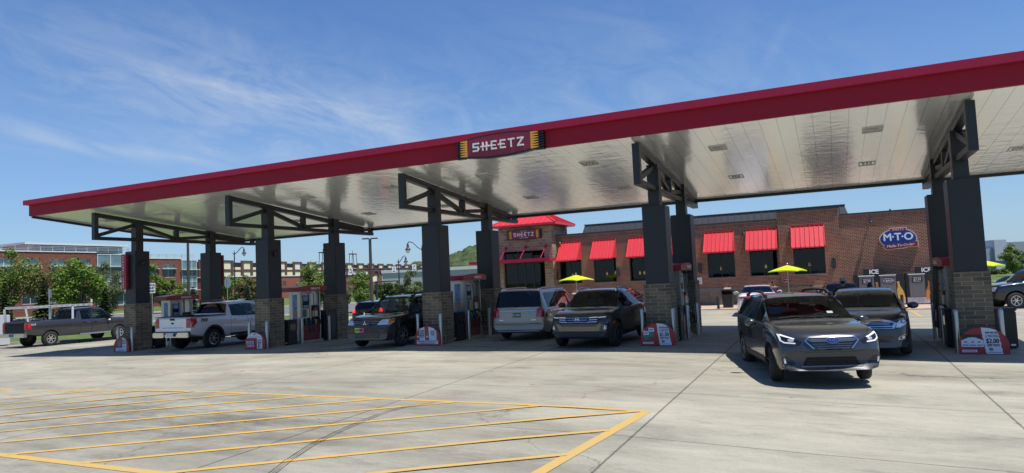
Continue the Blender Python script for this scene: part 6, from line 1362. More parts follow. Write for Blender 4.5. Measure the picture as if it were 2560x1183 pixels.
for i, (x, y, lab) in enumerate(((21.55, 21.2, 'short black bollard left of the trash can'), (30.35, 20.6, 'short black bollard left of the freezer bottle pictures'), (30.95, 21.2, 'short black bollard before the gap between the two freezers'), (32.3, 21.2, 'short black bollard before the right hand freezer'), (35.25, 22.6, 'short black bollard before the patio railing'))):
    o = bb if i == 0 else bb.copy()
    if i: COL.objects.link(o)
    o.location = (x, y, g(x, y)); o['label'] = lab
# patio railing
r = empty('patio_railing', (35.3, 25.6, sz(35.3, 25.6)), 0, 'black metal patio railing right of the big column', 'railing'); zb = 0
mb = MB()
for x in (-2.0, 0, 2.0): mb.box(x - .03, x + .03, -.03, .03, 0, 1.05)
mb.build('post', m_plas, r); mb = MB(); mb.box(-2.02, 2.02, -.02, .02, 1.051, 1.09); mb.box(-2, 2, -.015, .015, .10, .13); mb.box(-2, 2, -.015, .015, .80, .83); mb.build('rail', m_plas, r); mb = MB()
for k in range(34): x = -1.95 + k * .118; mb.box(x - .008, x + .008, -.008, .008, .13, .80)
mb.build('baluster', m_plas, r)
# pale cabinet at the left edge
x, y = -14.95, 2.3; z = g(x, y); mb = MB(); mb.bbox(x - .5, x + .42, y - .4, y + .4, z + .05, z + 1.72, .02); pc = thing1('utility_box', mb, mat('pale_metal', (.50, .52, .56), .45), 'pale grey metal box cut off by the left edge', 'box', loc=(x, y, z)); mb = MB(); mb.box(x - .44, x + .36, y - .412, y - .4005, z + .15, z + 1.62); mb.build('door', mat('pale_metal_door', (.54, .56, .60), .45), pc, rel=pc.location)
# ================================================================== people
def skin(name, verts, edges, radii, m, parent, sub=2, root=0):
    me = bpy.data.meshes.new(name); me.from_pydata(verts, edges, []); o = link(name, me); md = o.modifiers.new('s', 'SKIN'); md.use_smooth_shade = True
    for i, sv in enumerate(me.skin_vertices[0].data): rr = radii[i]; sv.radius = rr if isinstance(rr, tuple) else (rr, rr); sv.use_root = (i == root)
    o.modifiers.new('u', 'SUBSURF').levels = sub; o.modifiers['u'].render_levels = sub
    dg = bpy.context.evaluated_depsgraph_get(); me2 = bpy.data.meshes.new_from_object(o.evaluated_get(dg)); bpy.data.objects.remove(o); me2.materials.clear(); me2.materials.append(m)
    me2.polygons.foreach_set('use_smooth', [True] * len(me2.polygons)); return link(name, me2, parent)
def person(loc, heading, H, label, skin_c, shirt, trousers, hair_c, long_hair=False, cap=None, broad=1.):
    r = empty('person', loc, heading, label, 'person'); k = H / 1.75; ms = mat('skin_%d' % int(skin_c[0] * 1000), skin_c, .55, var=.05); b = broad
    V = [(0, 0, .95), (0, 0, 1.12), (.01, 0, 1.30), (0, 0, 1.43), (.01, 0, 1.50), (.02, 0, 1.58), (.02, 0, 1.68)]; E = [(0, 1), (1, 2), (2, 3), (3, 4), (4, 5), (5, 6)]; RD = [(.13, .16), (.12, .145), (.125, .165), (.08, .12), .055, (.085, .072), (.078, .065)]
    for s in (1, -1):
        i = len(V); V += [(0, s * .19 * b, 1.40), (-.02, s * .245 * b, 1.14), (.10, s * .25 * b, .92), (.15, s * .245 * b, .84)]; E += [(3, i), (i, i + 1), (i + 1, i + 2), (i + 2, i + 3)]; RD += [.062, .048, .036, (.042, .02)]
        for q in range(4): j = len(V); dy = (q - 1.5) * .02; V += [(.17, s * .245 * b + dy, .80), (.185, s * .245 * b + dy * 1.2, .765 - .008 * (q in (1, 2)))]; E += [(i + 3, j), (j, j + 1)]; RD += [.0095, .008]
        j = len(V); V += [(.185, s * (.245 * b - .035), .835), (.205, s * (.245 * b - .045), .805)]; E += [(i + 3, j), (j, j + 1)]; RD += [.011, .009]
        i = len(V); V += [(.0, s * .095, .88), (.02, s * .10, .50), (-.02, s * .105, .09), (.09, s * .11, .045), (.15, s * .115, .03)]; E += [(0, i), (i, i + 1), (i + 1, i + 2), (i + 2, i + 3), (i + 3, i + 4)]; RD += [.088, .060, .042, .040, .03]
    V.append((.105, 0, 1.60)); E.append((5, len(V) - 1)); RD.append(.014)
    S_ = lambda L: [tuple(c * k for c in v) for v in L]; rs = [tuple(c * k for c in q) if isinstance(q, tuple) else q * k for q in RD]
    body = skin('body', S_(V), E, rs, ms, r)
    sv = [(0, 0, .93), (0, 0, 1.12), (.01, 0, 1.30), (0, 0, 1.42), (0, .20 * b, 1.39), (-.015, .235 * b, 1.18), (0, -.20 * b, 1.39), (-.015, -.235 * b, 1.18)]
    skin('shirt', S_(sv), [(0, 1), (1, 2), (2, 3), (3, 4), (4, 5), (3, 6), (6, 7)], [tuple(c * k for c in q) for q in ((.155, .185 * b), (.145, .175 * b), (.15, .195 * b), (.10, .15 * b), (.088, .088), (.07, .07), (.088, .088), (.07, .07))], mat(label[:6] + '_shirt' + str(len(label)), shirt, .9, var=.15, nscale=12), r)
    tv = [(0, 0, .96), (.0, .10, .86), (.02, .105, .50), (-.01, .108, .10), (0, -.10, .86), (.02, -.105, .50), (-.01, -.108, .10)]
    skin('trousers', S_(tv), [(0, 1), (1, 2), (2, 3), (0, 4), (4, 5), (5, 6)], [tuple(c * k for c in q) for q in ((.145, .17), (.105, .105), (.078, .078), (.066, .066), (.105, .105), (.078, .078), (.066, .066))], mat(label[:6] + '_trousers' + str(len(label)), trousers, .9, var=.15, nscale=12), r)
    hm_ = mat('hair_%d' % int(hair_c[0] * 1000), hair_c, .6, var=.3, nscale=30); bm = bmesh.new(); bmesh.ops.create_uvsphere(bm, u_segments=18, v_segments=14, radius=1)
    for v in list(bm.verts):
        p = v.co
        if p.x > .35 and p.z < .35: bm.verts.remove(v)
    for v in bm.verts:
        p = v.co; z = p.z; p.x = p.x * .102 - .008; p.y *= .088; p.z = z * .115
        if long_hair and z < 0: p.z *= 3.0; p.x = p.x * 1.15 - .02; p.y *= 1.2
        elif z < -.2: p.z *= .8
    mb = MB(); mb.addbm(bm, 0, Matrix.Translation((.02 * k, 0, 1.655 * k)) @ Matrix.Scale(k, 4)); mb.build('hair', hm_, r, 60)
    for s in (1, -1): mb = MB(); bm = bmesh.new(); bmesh.ops.create_uvsphere(bm, u_segments=8, v_segments=6, radius=.011 * k); mb.addbm(bm, 0, Matrix.Translation((.100 * k, s * .03 * k, 1.63 * k))); mb.build('eye', m_pblk, r)
    mb = MB(); mb.box(.094 * k, .102 * k, -.022 * k, .022 * k, 1.563 * k, 1.571 * k); mb.build('mouth', mat('lip', (.25, .09, .08), .5), r)
    for s in (1, -1): mb = MB(); bm = bmesh.new(); bmesh.ops.create_uvsphere(bm, u_segments=8, v_segments=6, radius=.028 * k); mb.addbm(bm, 0, Matrix.Translation((.015 * k, s * .078 * k, 1.62 * k)) @ Matrix.Diagonal((1, .4, 1.2, 1))); mb.build('ear', ms, r)
    if cap:
        mb = MB(); mb.lathe([(.106, -.02), (.108, .02), (.10, .06), (.07, .095), (.01, .11)], (0, 0, 0), n=20); P = [Vector((.09 + .09 * math.cos(t), .075 * math.sin(t), -.015)) for t in [-HW + math.pi * q / 8 for q in range(9)]]; mb.add([p for p in P] + [p + Vector((0, 0, .012)) for p in P], [list(range(9))[::-1], list(range(9, 18))] + [[q, (q + 1) % 9, 9 + (q + 1) % 9, 9 + q] for q in range(9)])
        for v in range(len(mb.v)): mb.v[v] = mb.v[v] * k + Vector((.015 * k, 0, 1.695 * k))
        mb.build('cap', mat('cap_grey_blue', cap, .8), r, 50)
    return r
person((28.03, 5.52, g(28, 5.5)), R(80), 1.78, 'man in grey-blue cap and dark shirt standing behind the slate crossover, back to us', (.36, .22, .16), (.045, .045, .05), (.04, .045, .06), (.03, .025, .02), cap=(.30, .34, .42), broad=1.25)
person((28.85, 5.95, g(28.8, 6)), R(75), 1.64, 'woman with long dark hair standing before the left ice freezer, back to us', (.40, .25, .18), (.03, .03, .035), (.05, .05, .06), (.014, .011, .010), long_hair=True)
person((25.0, 16.4, g(25, 16.4)), R(-60), 1.62, 'person with dark hair and purple top standing right of the white sedan', (.25, .14, .10), (.05, .02, .06), (.03, .03, .04), (.012, .010, .010))
# ================================================================== far setting
def far(u, v, D):
    d = cf + cr * ((u - 1280) / 1697.67) - cu * ((v - 591.5) / 1697.67); return CAM + d * D
def base(u, D):
    p = far(u, 700, D); return Vector((p.x, p.y, g(max(-60, min(80, p.x)), p.y) - (.12 if D > 70 else 0)))
def zat(u, v, D): return far(u, v, D).z
# office building across the road: two brick wings with glass corners, faces look along +X
m_obrick = brick('office_brick', srgb(126, 70, 56), srgb(104, 58, 48), srgb(122, 88, 74), .6, .2, .02, .9, .3); m_oglass = mat('office_glass', (.14, .22, .24), .06, .2, var=.35, nscale=.6, spec=.7); m_odark = mat('office_dark_glass', (.03, .05, .06), .06, var=.5, nscale=.5, spec=.6); m_ofr = mat('office_white_frame', (.62, .65, .66), .4)
of = empty('office_building', (-113, 75, -.8), 0, 'three storey red brick office building with glass corners and a white roof edge', 'building')
def op(n, mb, m, par=of): return mb.build(n, m, par, rel=of.location)
def wing(X, y0, y1, gy1, zt_, wins, rows):
    mb = MB(); ys = sorted({y0, y1, *[w for ab in wins for w in ab]})
    zr = sorted({-1.2, zt_, *[z for ab in rows for z in ab]})
    for a, b in zip(ys, ys[1:]):
        solid = not any(w[0] <= a + 1e-6 and w[1] >= b - 1e-6 for w in wins)
        if solid: mb.box(X - .6, X, a, b, -1.2, zt_)
        else:
            for c, d_ in zip(zr, zr[1:]):
                if not any(r[0] <= c + 1e-6 and r[1] >= d_ - 1e-6 for r in rows): mb.box(X - .6, X, a, b, c, d_)
    mb.box(X - 22, X - .601, y0, y1, -1.2, zt_ - .5); op('brick_wing', mb, m_obrick)
    mb = MB(); mb.box(X - .7, X + .12, y0 - .1, y1, zt_ + .002, zt_ + .22); op('roof_edge', mb, m_ofr)
    for a, b in wins:
        for c, d_ in rows:
            mb = MB(); mb.box(X - .42, X - .34, a, b, c, d_); w = op('window', mb, m_odark if c > 3 else m_odark)
            mb = MB(); 
            k = max(2, int((b - a) / 1.6))
            for q in range(k + 1): yy = a + (b - a) * q / k; mb.box(X - .339, X - .27, yy - .04, yy + .04, c, d_)
            for zz in (c + .04, d_ - .04, c + (d_ - c) * .62): mb.box(X - .338, X - .28, a, b, zz - .04, zz + .04)
            if d_ - c > 3: mb.box(X - .34, X + .45, a - .15, b + .15, c + (d_ - c) * .64, c + (d_ - c) * .64 + .14)
            op('frame', mb, m_ofr, w); 
            mb = MB(); mb.box(X - .345, X - .335, a + .1, b - .1, c + (d_ - c) * .66, d_ - .1); op('blind', mb, m_oglass, w)
    # glass corner
    mb = MB(); mb.box(X - 14, X + .25, y1 + .02, gy1, .2, zt_ - .25); gc = op('glass_corner', mb, m_oglass); mb = MB(); n = max(3, int((gy1 - y1) / 2.2))
    for q in range(n + 1): yy = y1 + .08 + (gy1 - y1 - .14) * q / n; mb.box(X + .251, X + .36, yy - .05, yy + .05, .2, zt_ - .25)
    for zz in (.3, 2.9, 3.4, 5.4, 6.8, 8.5, zt_ - .35): mb.box(X + .2505, X + .33, y1 + .03, gy1, zz - .06, zz + .06)
    for zz in (8.55, 3.0): mb.box(X + .25, X + 1.1, y1 - .3, gy1 + .8, zz, zz + .13)
    op('mullion', mb, m_ofr, gc)
    for zz in (7.0, 1.2): mb = MB(); mb.box(X + .2515, X + .27, y1 + .05, gy1 - .05, zz, zz + 1.4); op('dark_band', mb, m_odark, gc)
    mb = MB()
    for zz in (zt_ + .55, zt_ + .85, zt_ + 1.15): mb.box(X - .5, X - .45, y0, gy1, zz, zz + .07)
    yy = y0
    while yy < gy1: mb.box(X - .55, X - .44, yy, yy + .1, zt_ + .2, zt_ + 1.25); yy += 2.3
    op('roof_railing', mb, mat('rail_grey', (.34, .36, .37), .5))
wing(-112, 8, 71.8, 80.5, 11.5, [(12, 16.5), (18.5, 23), (25, 29.5), (31.5, 36), (38, 42.5), (44.5, 48.5), (50.2, 56.4), (57.4, 60.6), (62.4, 65.6), (66.5, 70.4)], [(1.4, 3.6), (5.9, 10.2)])
wing(-131, 80.6, 107.6, 112.4, 11.5, [(82.5, 88), (90, 95), (97, 100.8), (102, 105.8)], [(1.0, 3.0), (6.6, 10.1)])
mb = MB(); mb.box(-124, -114, 60, 79, 11.6, 13.0); mb.box(-125, -113.2, 58.5, 79.8, 13.05, 13.45); op('penthouse', mb, m_ofr)
mb = MB(); mb.box(-123, -113.8, 61, 78, 11.7, 12.9)
for k in range(7): mb.box(-113.79, -113.7, 60.2, 79, 11.75 + k * .17, 11.82 + k * .17)
op('louvre_screen', mb, mat('louvre_grey', (.40, .42, .43), .5))
# old factory, long brick front receding to the right
m_fbrick = brick('factory_brick', srgb(122, 78, 72), srgb(100, 66, 62), srgb(120, 92, 84), 1.2, .4, .05, .9, .4); m_cream = mat('cream_panel', (.80, .74, .50), .6, var=.05, nscale=.3); m_cream2 = mat('pale_panel_white', (.70, .74, .72), .6); m_fdark = mat('factory_dark_roof', (.020, .020, .024), .6); m_frame2 = mat('factory_frame', (.115, .058, .050), .8, var=.15, nscale=.4)
P0, P1 = Vector((-213.4, 194.6)), Vector((-273.5, 548.2)); FL = (P1 - P0).length; fe = (P1 - P0).normalized()
fac = empty('factory_building', (P0.x, P0.y, -.8), math.atan2(fe.y, fe.x), 'long old brick factory with cream panels in its stepped dark roofline', 'factory')
# local x along the front, local -y towards us
mb = MB(); mb.box(-22, FL + 60, .3, 40, 0, 15.3); mb.box(-22, FL + 60, .05, .299, 0, 9.6); fb = mb.build('brick_wall', m_fbrick, fac)
mb = MB(); mb.box(-22, FL + 60, -.05, .30, 14.35, 16.0); mb.build('dark_eaves', m_fdark, fac)
mb = MB(); x = -14.6; k = 0
bays = []
while x < FL + 50:
    bays.append(x); x += 13.55
for x in bays:
    mb.box(x - .1, x + 1.6, -.5, -.051, 9.7, 16.6); mb.box(x + 6.4, x + 8.1, -.5, -.051, 9.7, 16.6); mb.box(x - .1, x + 8.1, -.52, -.049, 16.0, 16.9); mb.box(x + 1.61, x + 6.39, -.48, -.05, 11.9, 12.9)
    mb.box(x + 8.11, x + 13.4, -.3, -.05, 11.9, 12.7)
mb.build('roofline_frame', m_frame2, fac)
for q, x in enumerate(bays):
    mc = m_cream2 if q in (5, 14, 20) else m_cream
    mb = MB(); mb.box(x + 1.7, x + 6.3, -.3, -.06, 12.95, 15.95); mb.build('raised_panel', mc, fac)
    mb = MB(); mb.box(x + 8.3, x + 13.2, -.2, -.06, 12.75, 13.9); mb.build('low_panel', m_cream, fac)
    if q < 11:
        mb = MB(); mb.box(x + 1.7, x + 6.3, -.3, -.06, 9.75, 11.85); mb.build('second_row_panel', m_cream2 if q > 5 else m_cream, fac)
        mb = MB(); mb.box(x + 8.3, x + 13.2, -.2, -.06, 9.75, 11.85); mb.build('second_row_panel', m_cream2 if q > 5 else m_cream, fac)
for q in range(14): mb = MB(); x = 140 + q * 14; mb.box(x, x + 6.5, -.05, .04, 5.4, 8.8); mb.build('lower_panel', m_cream, fac)
for x in (88, 122): 
    mb = MB(); 
    for a in (0, 6.5): 
        for b in (0, 2): mb.bar((x + a + (1 if a == 0 else -1), 4 + b, 22.6), (x + a, 4 + b, 15.5), .25, .25)
    mb.box(x, x + 6.5, 3.8, 6.2, 22.6, 23.1); mb.box(x + 3.2, x + 3.4, 5, 5.2, 23.1, 25); mb.build('roof_gantry', m_fdark, fac)
rb = empty('brick_annex', (far(715, 700, 235).x, far(715, 700, 235).y, -.8), fac.rotation_euler.z, 'low plain red brick building before the factory, behind the second pump', 'building')
mb = MB(); mb.box(-36, 8, 0, 20, 0, 7.4); mb.build('wall', mat('annex_brick', (.27, .085, .058), .9, var=.1, nscale=.4), rb)
for x, z in ((-2, 4.4), (-20, 3), (4, 2.5)): mb = MB(); mb.box(x, x + 2, -.06, .02, z, z + 1.4); mb.build('window', m_odark, rb)
mb = MB(); mb.box(-36.2, 8.2, -.2, 20.2, 7.402, 7.7); mb.build('coping', m_cream2, rb)
wb = empty('warehouse', (far(1120, 700, 215).x, far(1120, 700, 215).y, -.8), R(14), 'long pale grey warehouse below the hill, behind the third pump', 'warehouse')
mb = MB(); mb.box(-22, 40, 0, 25, 0, 6.6); mb.build('wall', mat('pale_cladding', (.44, .44, .42), .6), wb); mb = MB(); mb.box(-22.2, 40.2, -.3, 25, 6.602, 7.6); mb.build('fascia', mat('white_cladding', (.62, .62, .60), .5), wb)
# building at the right edge
gb = empty('commercial_building', (far(2500, 690, 150).x, far(2500, 690, 150).y, -.6), R(22), 'blue-grey flat roofed building at the far right edge', 'building'); m_bgrey = mat('blue_grey_cladding', (.26, .30, .36), .6, var=.05, nscale=.2)
mb = MB(); mb.box(-3.4, -1.0, 0, 14, 0, 4.7); mb.box(-60, -3.401, .5, 14, 0, 4.7); mb.box(1.602, 40, .5, 14, 0, 5.9); mb.build('wall', m_bgrey, gb); mb = MB(); mb.box(-1.0 + .002, 1.6, -.6, 12, 0, 6.5); mb.build('tower_block', mat('pale_blue_cladding', (.40, .43, .50), .6), gb); mb = MB(); mb.box(-58, 38, -.62, -.605, .9, 1.9); mb.box(-58, -1.01, -.5, .49, 1.9, 2.0); mb.build('window_band', mat('navy_band', (.05, .08, .17), .4), gb)
# wooded hill
m_hill = bpy.data.materials.new('wooded_hill'); m_hill.use_nodes = True; _T = m_hill.node_tree; _b = _T.nodes['Principled BSDF']; _b.inputs['Roughness'].default_value = 1; _b.inputs['Specular IOR Level'].default_value = 0
_tc = _T.nodes.new('ShaderNodeTexCoord'); _n = _T.nodes.new('ShaderNodeTexNoise'); _n.inputs['Scale'].default_value = .05; _n.inputs['Detail'].default_value = 8; _n.inputs['Roughness'].default_value = .8; _T.links.new(_tc.outputs['Object'], _n.inputs[0]); _r = _T.nodes.new('ShaderNodeValToRGB'); _T.links.new(_n.outputs[0], _r.inputs[0])
_r.color_ramp.elements[0].position = .35; _r.color_ramp.elements[0].color = (.022, .042, .020, 1); _r.color_ramp.elements[1].position = .66; _r.color_ramp.elements[1].color = (.105, .125, .06, 1); _T.links.new(_r.outputs[0], _b.inputs['Base Color'])
from mathutils import noise as mnoise
hc = far(1185, 690, 1400); bm = bmesh.new(); bmesh.ops.create_grid(bm, x_segments=330, y_segments=110, size=1)
for v in bm.verts:
    x, y = v.co.x * 560, v.co.y * 230; p = Vector((x, y, 0))
    h = 66 * math.exp(-(x / 85) ** 2 - (y / 150) ** 2) + 34 * math.exp(-((x + 120) / 60) ** 2 - (y / 150) ** 2) + 50 * math.exp(-((x - 230) / 170) ** 2 - (y / 150) ** 2)
    h += (mnoise.noise(p * .012) * 7 + abs(mnoise.noise(p * .05)) * 9 + abs(mnoise.noise(p * .13)) * 7) * min(1, h / 20)
    v.co = Vector((x, y, h - 4))
mb = MB(); mb.addbm(bm); o = tag(mb.build('wooded_hill', m_hill, None, 60), kind='structure'); o.location = (hc.x, hc.y, 0); o.rotation_euler = (0, 0, R(25))
# ---- trees
def leaf_mat(name, c0, c1, tl=.35):
    m = bpy.data.materials.new(name); m.use_nodes = True; T = m.node_tree; b = T.nodes['Principled BSDF']; b.inputs['Roughness'].default_value = .6; b.inputs['Specular IOR Level'].default_value = .25
    geo = T.nodes.new('ShaderNodeNewGeometry'); rp = T.nodes.new('ShaderNodeMix'); rp.data_type = 'RGBA'; rp.inputs[6].default_value = (*c0, 1); rp.inputs[7].default_value = (*c1, 1); T.links.new(geo.outputs['Random Per Island'], rp.inputs[0]); T.links.new(rp.outputs[2], b.inputs['Base Color'])
    t = T.nodes.new('ShaderNodeBsdfTranslucent'); T.links.new(rp.outputs[2], t.inputs[0]); mx = T.nodes.new('ShaderNodeMixShader'); mx.inputs[0].default_value = tl; T.links.new(b.outputs[0], mx.inputs[1]); T.links.new(t.outputs[0], mx.inputs[2]); T.links.new(mx.outputs[0], T.nodes['Material Output'].inputs[0]); return m
m_lf = {'spring': leaf_mat('leaf_spring', (0.074, 0.126, 0.023), (0.222, 0.296, 0.065)), 'maple': leaf_mat('leaf_maple', (0.052, 0.119, 0.014), (0.222, 0.333, 0.055)), 'dark': leaf_mat('leaf_dark', (.035, .07, .02), (.10, .14, .045)), 'rust': leaf_mat('leaf_rust', (0.104, 0.097, 0.030), (0.222, 0.222, 0.074)), 'blue': leaf_mat('needle_blue', (.045, .085, .055), (.13, .19, .14), .1), 'grey': leaf_mat('leaf_grey', (0.082, 0.112, 0.044), (0.204, 0.240, 0.111))}
m_bark = mat('bark', (.11, .085, .065), .95, var=.3, nscale=12)
def tree(name, label, x, y, z, H, W_, kind='spring', form='round', n=1500, ls=.34, clear=.25, seed=1, group=None, clumps=26):
    if form != 'spruce': n = int(n * 1.7); ls *= .77
    rn = random.Random(seed); r = empty(name, (x, y, z), 0, label, 'tree', group)
    mb = MB(); bend = rn.uniform(-.2, .2); top = H * (.93 if form == 'spruce' else .72)
    mb.tube([(0, 0, -.2), (0, 0, H * clear * .5), (bend * .3, .05, H * clear), (bend, .1, top)], [H * .022, H * .018, H * .014, H * .004], 8)
    cl = []
    if form != 'spruce':
        for k in range(clumps):
            while True:
                a, b, c_ = rn.uniform(-1, 1), rn.uniform(-1, 1), rn.uniform(-1, 1)
                if a * a + b * b + c_ * c_ < 1: break
            zc = H * (clear + (1 - clear) * (.5 + .47 * c_)); wz = W_ / 2 * ((1 - .45 * max(0, c_)) if form == 'oval' else 1) * .86
            cl.append(Vector((a * wz, b * wz, zc)))
        for q in cl[::2]:
            s0 = Vector((bend * .3, .05, H * clear * (.8 + rn.random() * .5))); mb.tube([s0, (s0 + q) / 2 + Vector((0, 0, .1 * H * rn.random())), q], [H * .009, H * .006, H * .002], 5)
    mb.build('trunk', m_bark, r, 60)
    mb = MB()
    def leaf(p, nrm, s):
        t = nrm.orthogonal().normalized(); t = Matrix.Rotation(rn.uniform(0, 6.28), 3, nrm) @ t; b = nrm.cross(t); mb.face([p - t * s * .5, p + b * s * .34, p + t * s * .5, p - b * s * .34])
    if form == 'spruce':
        L_ = 15
        for k in range(L_):
            t = k / (L_ - 1); zc = H * (.05 + .93 * t); rad = W_ / 2 * (1 - t) ** .85 + .05; m_ = max(6, int(22 * (1 - t) + 6))
            for q in range(m_):
                a = 2 * math.pi * (q + rn.random() * .7) / m_; rr = rad * rn.uniform(.75, 1.08)
                for j in range(8):
                    f = (j + .5) / 8; p = Vector((math.cos(a) * rr * f, math.sin(a) * rr * f, zc - rr * f * .35 + rn.uniform(-.08, .08) * H * .1)); nrm = Vector((rn.uniform(-.5, .5), rn.uniform(-.5, .5), 1)).normalized(); leaf(p, nrm, ls * (1.25 - .5 * f))
    else:
        per = n // len(cl)
        for q in cl:
            cr_ = W_ * rn.uniform(.10, .19)
            for _ in range(per):
                d = Vector((rn.gauss(0, 1), rn.gauss(0, 1), rn.gauss(0, .8))); d = d.normalized() * cr_ * rn.random() ** .45; nrm = (d.normalized() * .6 + Vector((rn.gauss(0, .5), rn.gauss(0, .5), rn.gauss(.5, .5)))).normalized(); leaf(q + d, nrm, ls * rn.uniform(.6, 1.25))
    mb.build('crown', m_lf[kind], r); return r
def tr(name, label, u, v0, v1, D, wpx, **k):
    b = base(u, D); H = zat(u, v0, D) - b.z; return tree(name, label, b.x, b.y, b.z, H, wpx / 1697.67 * D, **k)
G1 = 'trees across the road'
tr('street_tree', 'loose yellow-green tree at the far left edge', 28, 622, 795, 95, 140, kind='spring', clumps=40, n=3200, ls=.42, clear=.2, seed=2, group=G1)
tr('street_tree', 'loose light green tree between the far left tree and the dense maple', 118, 645, 792, 96, 115, kind='rust', clumps=36, n=2600, ls=.40, clear=.25, seed=3, group=G1)
tr('street_tree', 'dense bright green maple above the work pickup', 199, 646, 785, 85, 112, kind='maple', n=4600, ls=.42, clear=.16, seed=4, group=G1, clumps=46)
tr('street_tree', 'thin grey-green tree between the maple and the leftmost column', 264, 648, 790, 95, 84, kind='grey', form='oval', n=2300, ls=.36, clear=.12, seed=5, group=G1)
tr('conifer', 'dark conifer at the far left edge behind the pickup', 12, 700, 795, 90, 50, kind='dark', form='spruce', ls=.55, seed=6)
tr('conifer', 'dark conifer left of the maple, over the ladder rack', 108, 695, 795, 90, 72, kind='dark', form='spruce', ls=.6, seed=7)
tr('conifer', 'dark conifer right of the maple, low beside the column', 262, 715, 795, 88, 44, kind='dark', form='spruce', ls=.5, seed=8)
tr('conifer', 'dark low conifer just right of the rack conifer', 160, 715, 795, 92, 46, kind='dark', form='spruce', ls=.5, seed=28)
tr('street_tree', 'green tree before the brick office, right of the leftmost column', 380, 662, 765, 105, 80, kind='spring', n=2600, ls=.42, clear=.2, seed=9, group=G1)
tr('street_tree', 'broad green tree behind the first pump', 424, 690, 770, 105, 74, kind='spring', n=2300, ls=.42, clear=.2, seed=10, group=G1)
tr('spruce', 'blue-green spruce right of the first pump', 482, 718, 778, 80, 44, kind='blue', form='spruce', ls=.42, seed=11)
tr('street_tree', 'small bright maple around the back of the stop sign', 567, 664, 772, 82, 62, kind='maple', n=2000, ls=.34, clear=.15, seed=12, group=G1)
tr('spruce', 'blue-green spruce above the white pickup roof', 617, 708, 775, 78, 44, kind='blue', form='spruce', ls=.40, seed=13)
tr('spruce', 'low blue-green spruce left of the taller one', 588, 740, 778, 78, 40, kind='blue', form='spruce', ls=.36, seed=14)
tr('street_tree', 'rust tinged tree left of the second near column', 612, 686, 765, 110, 66, kind='rust', n=1900, ls=.45, clear=.2, seed=15, group=G1)
tr('street_tree', 'rust tinged tree partly behind the second near column', 640, 682, 765, 110, 56, kind='rust', n=1700, ls=.42, clear=.25, seed=16, group=G1)
tr('street_tree', 'wide yellow-green tree behind the second pump', 786, 664, 778, 84, 104, kind='spring', n=4200, ls=.34, clear=.1, seed=17, group=G1, clumps=34)
tr('street_tree', 'thin airy tree right of the second rear column', 904, 678, 782, 72, 88, kind='spring', form='oval', n=2800, ls=.26, clear=.22, seed=18, group=G1)
tr('street_tree', 'pale shrubby tree hugging the second rear column', 862, 700, 768, 90, 44, kind='grey', n=900, ls=.34, clear=.08, seed=19, group=G1)
for i, (u, v, w_, k_, lab) in enumerate(((952, 706, 46, 'dark', 'dark bushy tree right of the tall light pole'), (975, 700, 40, 'dark', 'darkest tree of the clump below the mast arm'), (992, 704, 42, 'spring', 'lighter green tree in the clump below the mast arm'), (1052, 700, 46, 'dark', 'dark tree just left of the middle near column'))):
    tr('far_tree', lab, u, v, 745, 135, w_, kind=k_, n=1100, ls=.5, clear=.06, seed=30 + i, group='clump of trees beyond the road')
tr('street_tree', 'airy grey-green tree left of the middle column', 1028, 672, 752, 76, 66, kind='grey', form='oval', n=2300, ls=.26, clear=.10, seed=20, group=G1)
tr('street_tree', 'pale green tree seen left of the store entrance', 1235, 690, 745, 100, 40, kind='spring', n=700, ls=.4, clear=.1, seed=21, group=G1)
tr('street_tree', 'green tree at the far right edge', 2536, 612, 695, 95, 62, kind='spring', n=2200, ls=.34, clear=.1, seed=22, group=G1, clumps=34)
for i, (u, v, w_, lab) in enumerate(((2478, 674, 30, 'low dark bush before the right edge building'), (2505, 672, 30, 'low green bush left of the right edge tree'), (2552, 668, 36, 'low bush under the right edge tree'))):
    tr('bush', lab, u, v, 700, 110, w_ * 1.3, kind='dark' if i != 1 else 'spring', n=600, ls=.4, clear=.05, seed=40 + i, group='bushes at the right edge')
# ---- poles, lamps, signs across the road
m_pole = mat('dark_pole', (.025, .024, .024), .5); m_polebr = mat('bronze_pole', (.06, .045, .038), .5); m_galv = mat('galvanised', (.36, .38, .38), .5, .6)
def area_light(u, vt, D, label, head, ped=None):
    b = base(u, D); zt_ = zat(u, vt, D); r = empty('area_light', b, 0, label, 'lamp post'); h = zt_ - b.z; mb = MB(); mb.tube([(0, 0, (ped or 0)), (0, 0, h)], [.16, .11], 8); mb.build('pole', m_polebr, r, 40)
    mb = MB(); v = Vector((cr.x, cr.y, 0)).normalized()
    for s in ((1, -1) if head else ()): mb.bar(v * (s * .08) + Vector((0, 0, h + .03)), v * (s * .62) + Vector((0, 0, h + .03)), .34, .09)
    if head: mb.build('lamp_head', m_polebr, r)
    if ped: mb = MB(); mb.lathe([(.52, -.2), (.50, ped), (.05, ped + .01)], n=18); mb.build('pedestal', m_walk, r, 40); mb = MB(); mb.lathe([(.3, ped + .01), (.28, ped + .18), (.17, ped + .2)], n=14); mb.build('base_cover', m_polebr, r)
    return r
area_light(928, 597, 55, 'tall brown light pole with flat twin heads on a white pedestal', True, .9)
area_light(471, 560, 70, 'tall dark pole behind the first pump, its top hidden by the canopy', True)
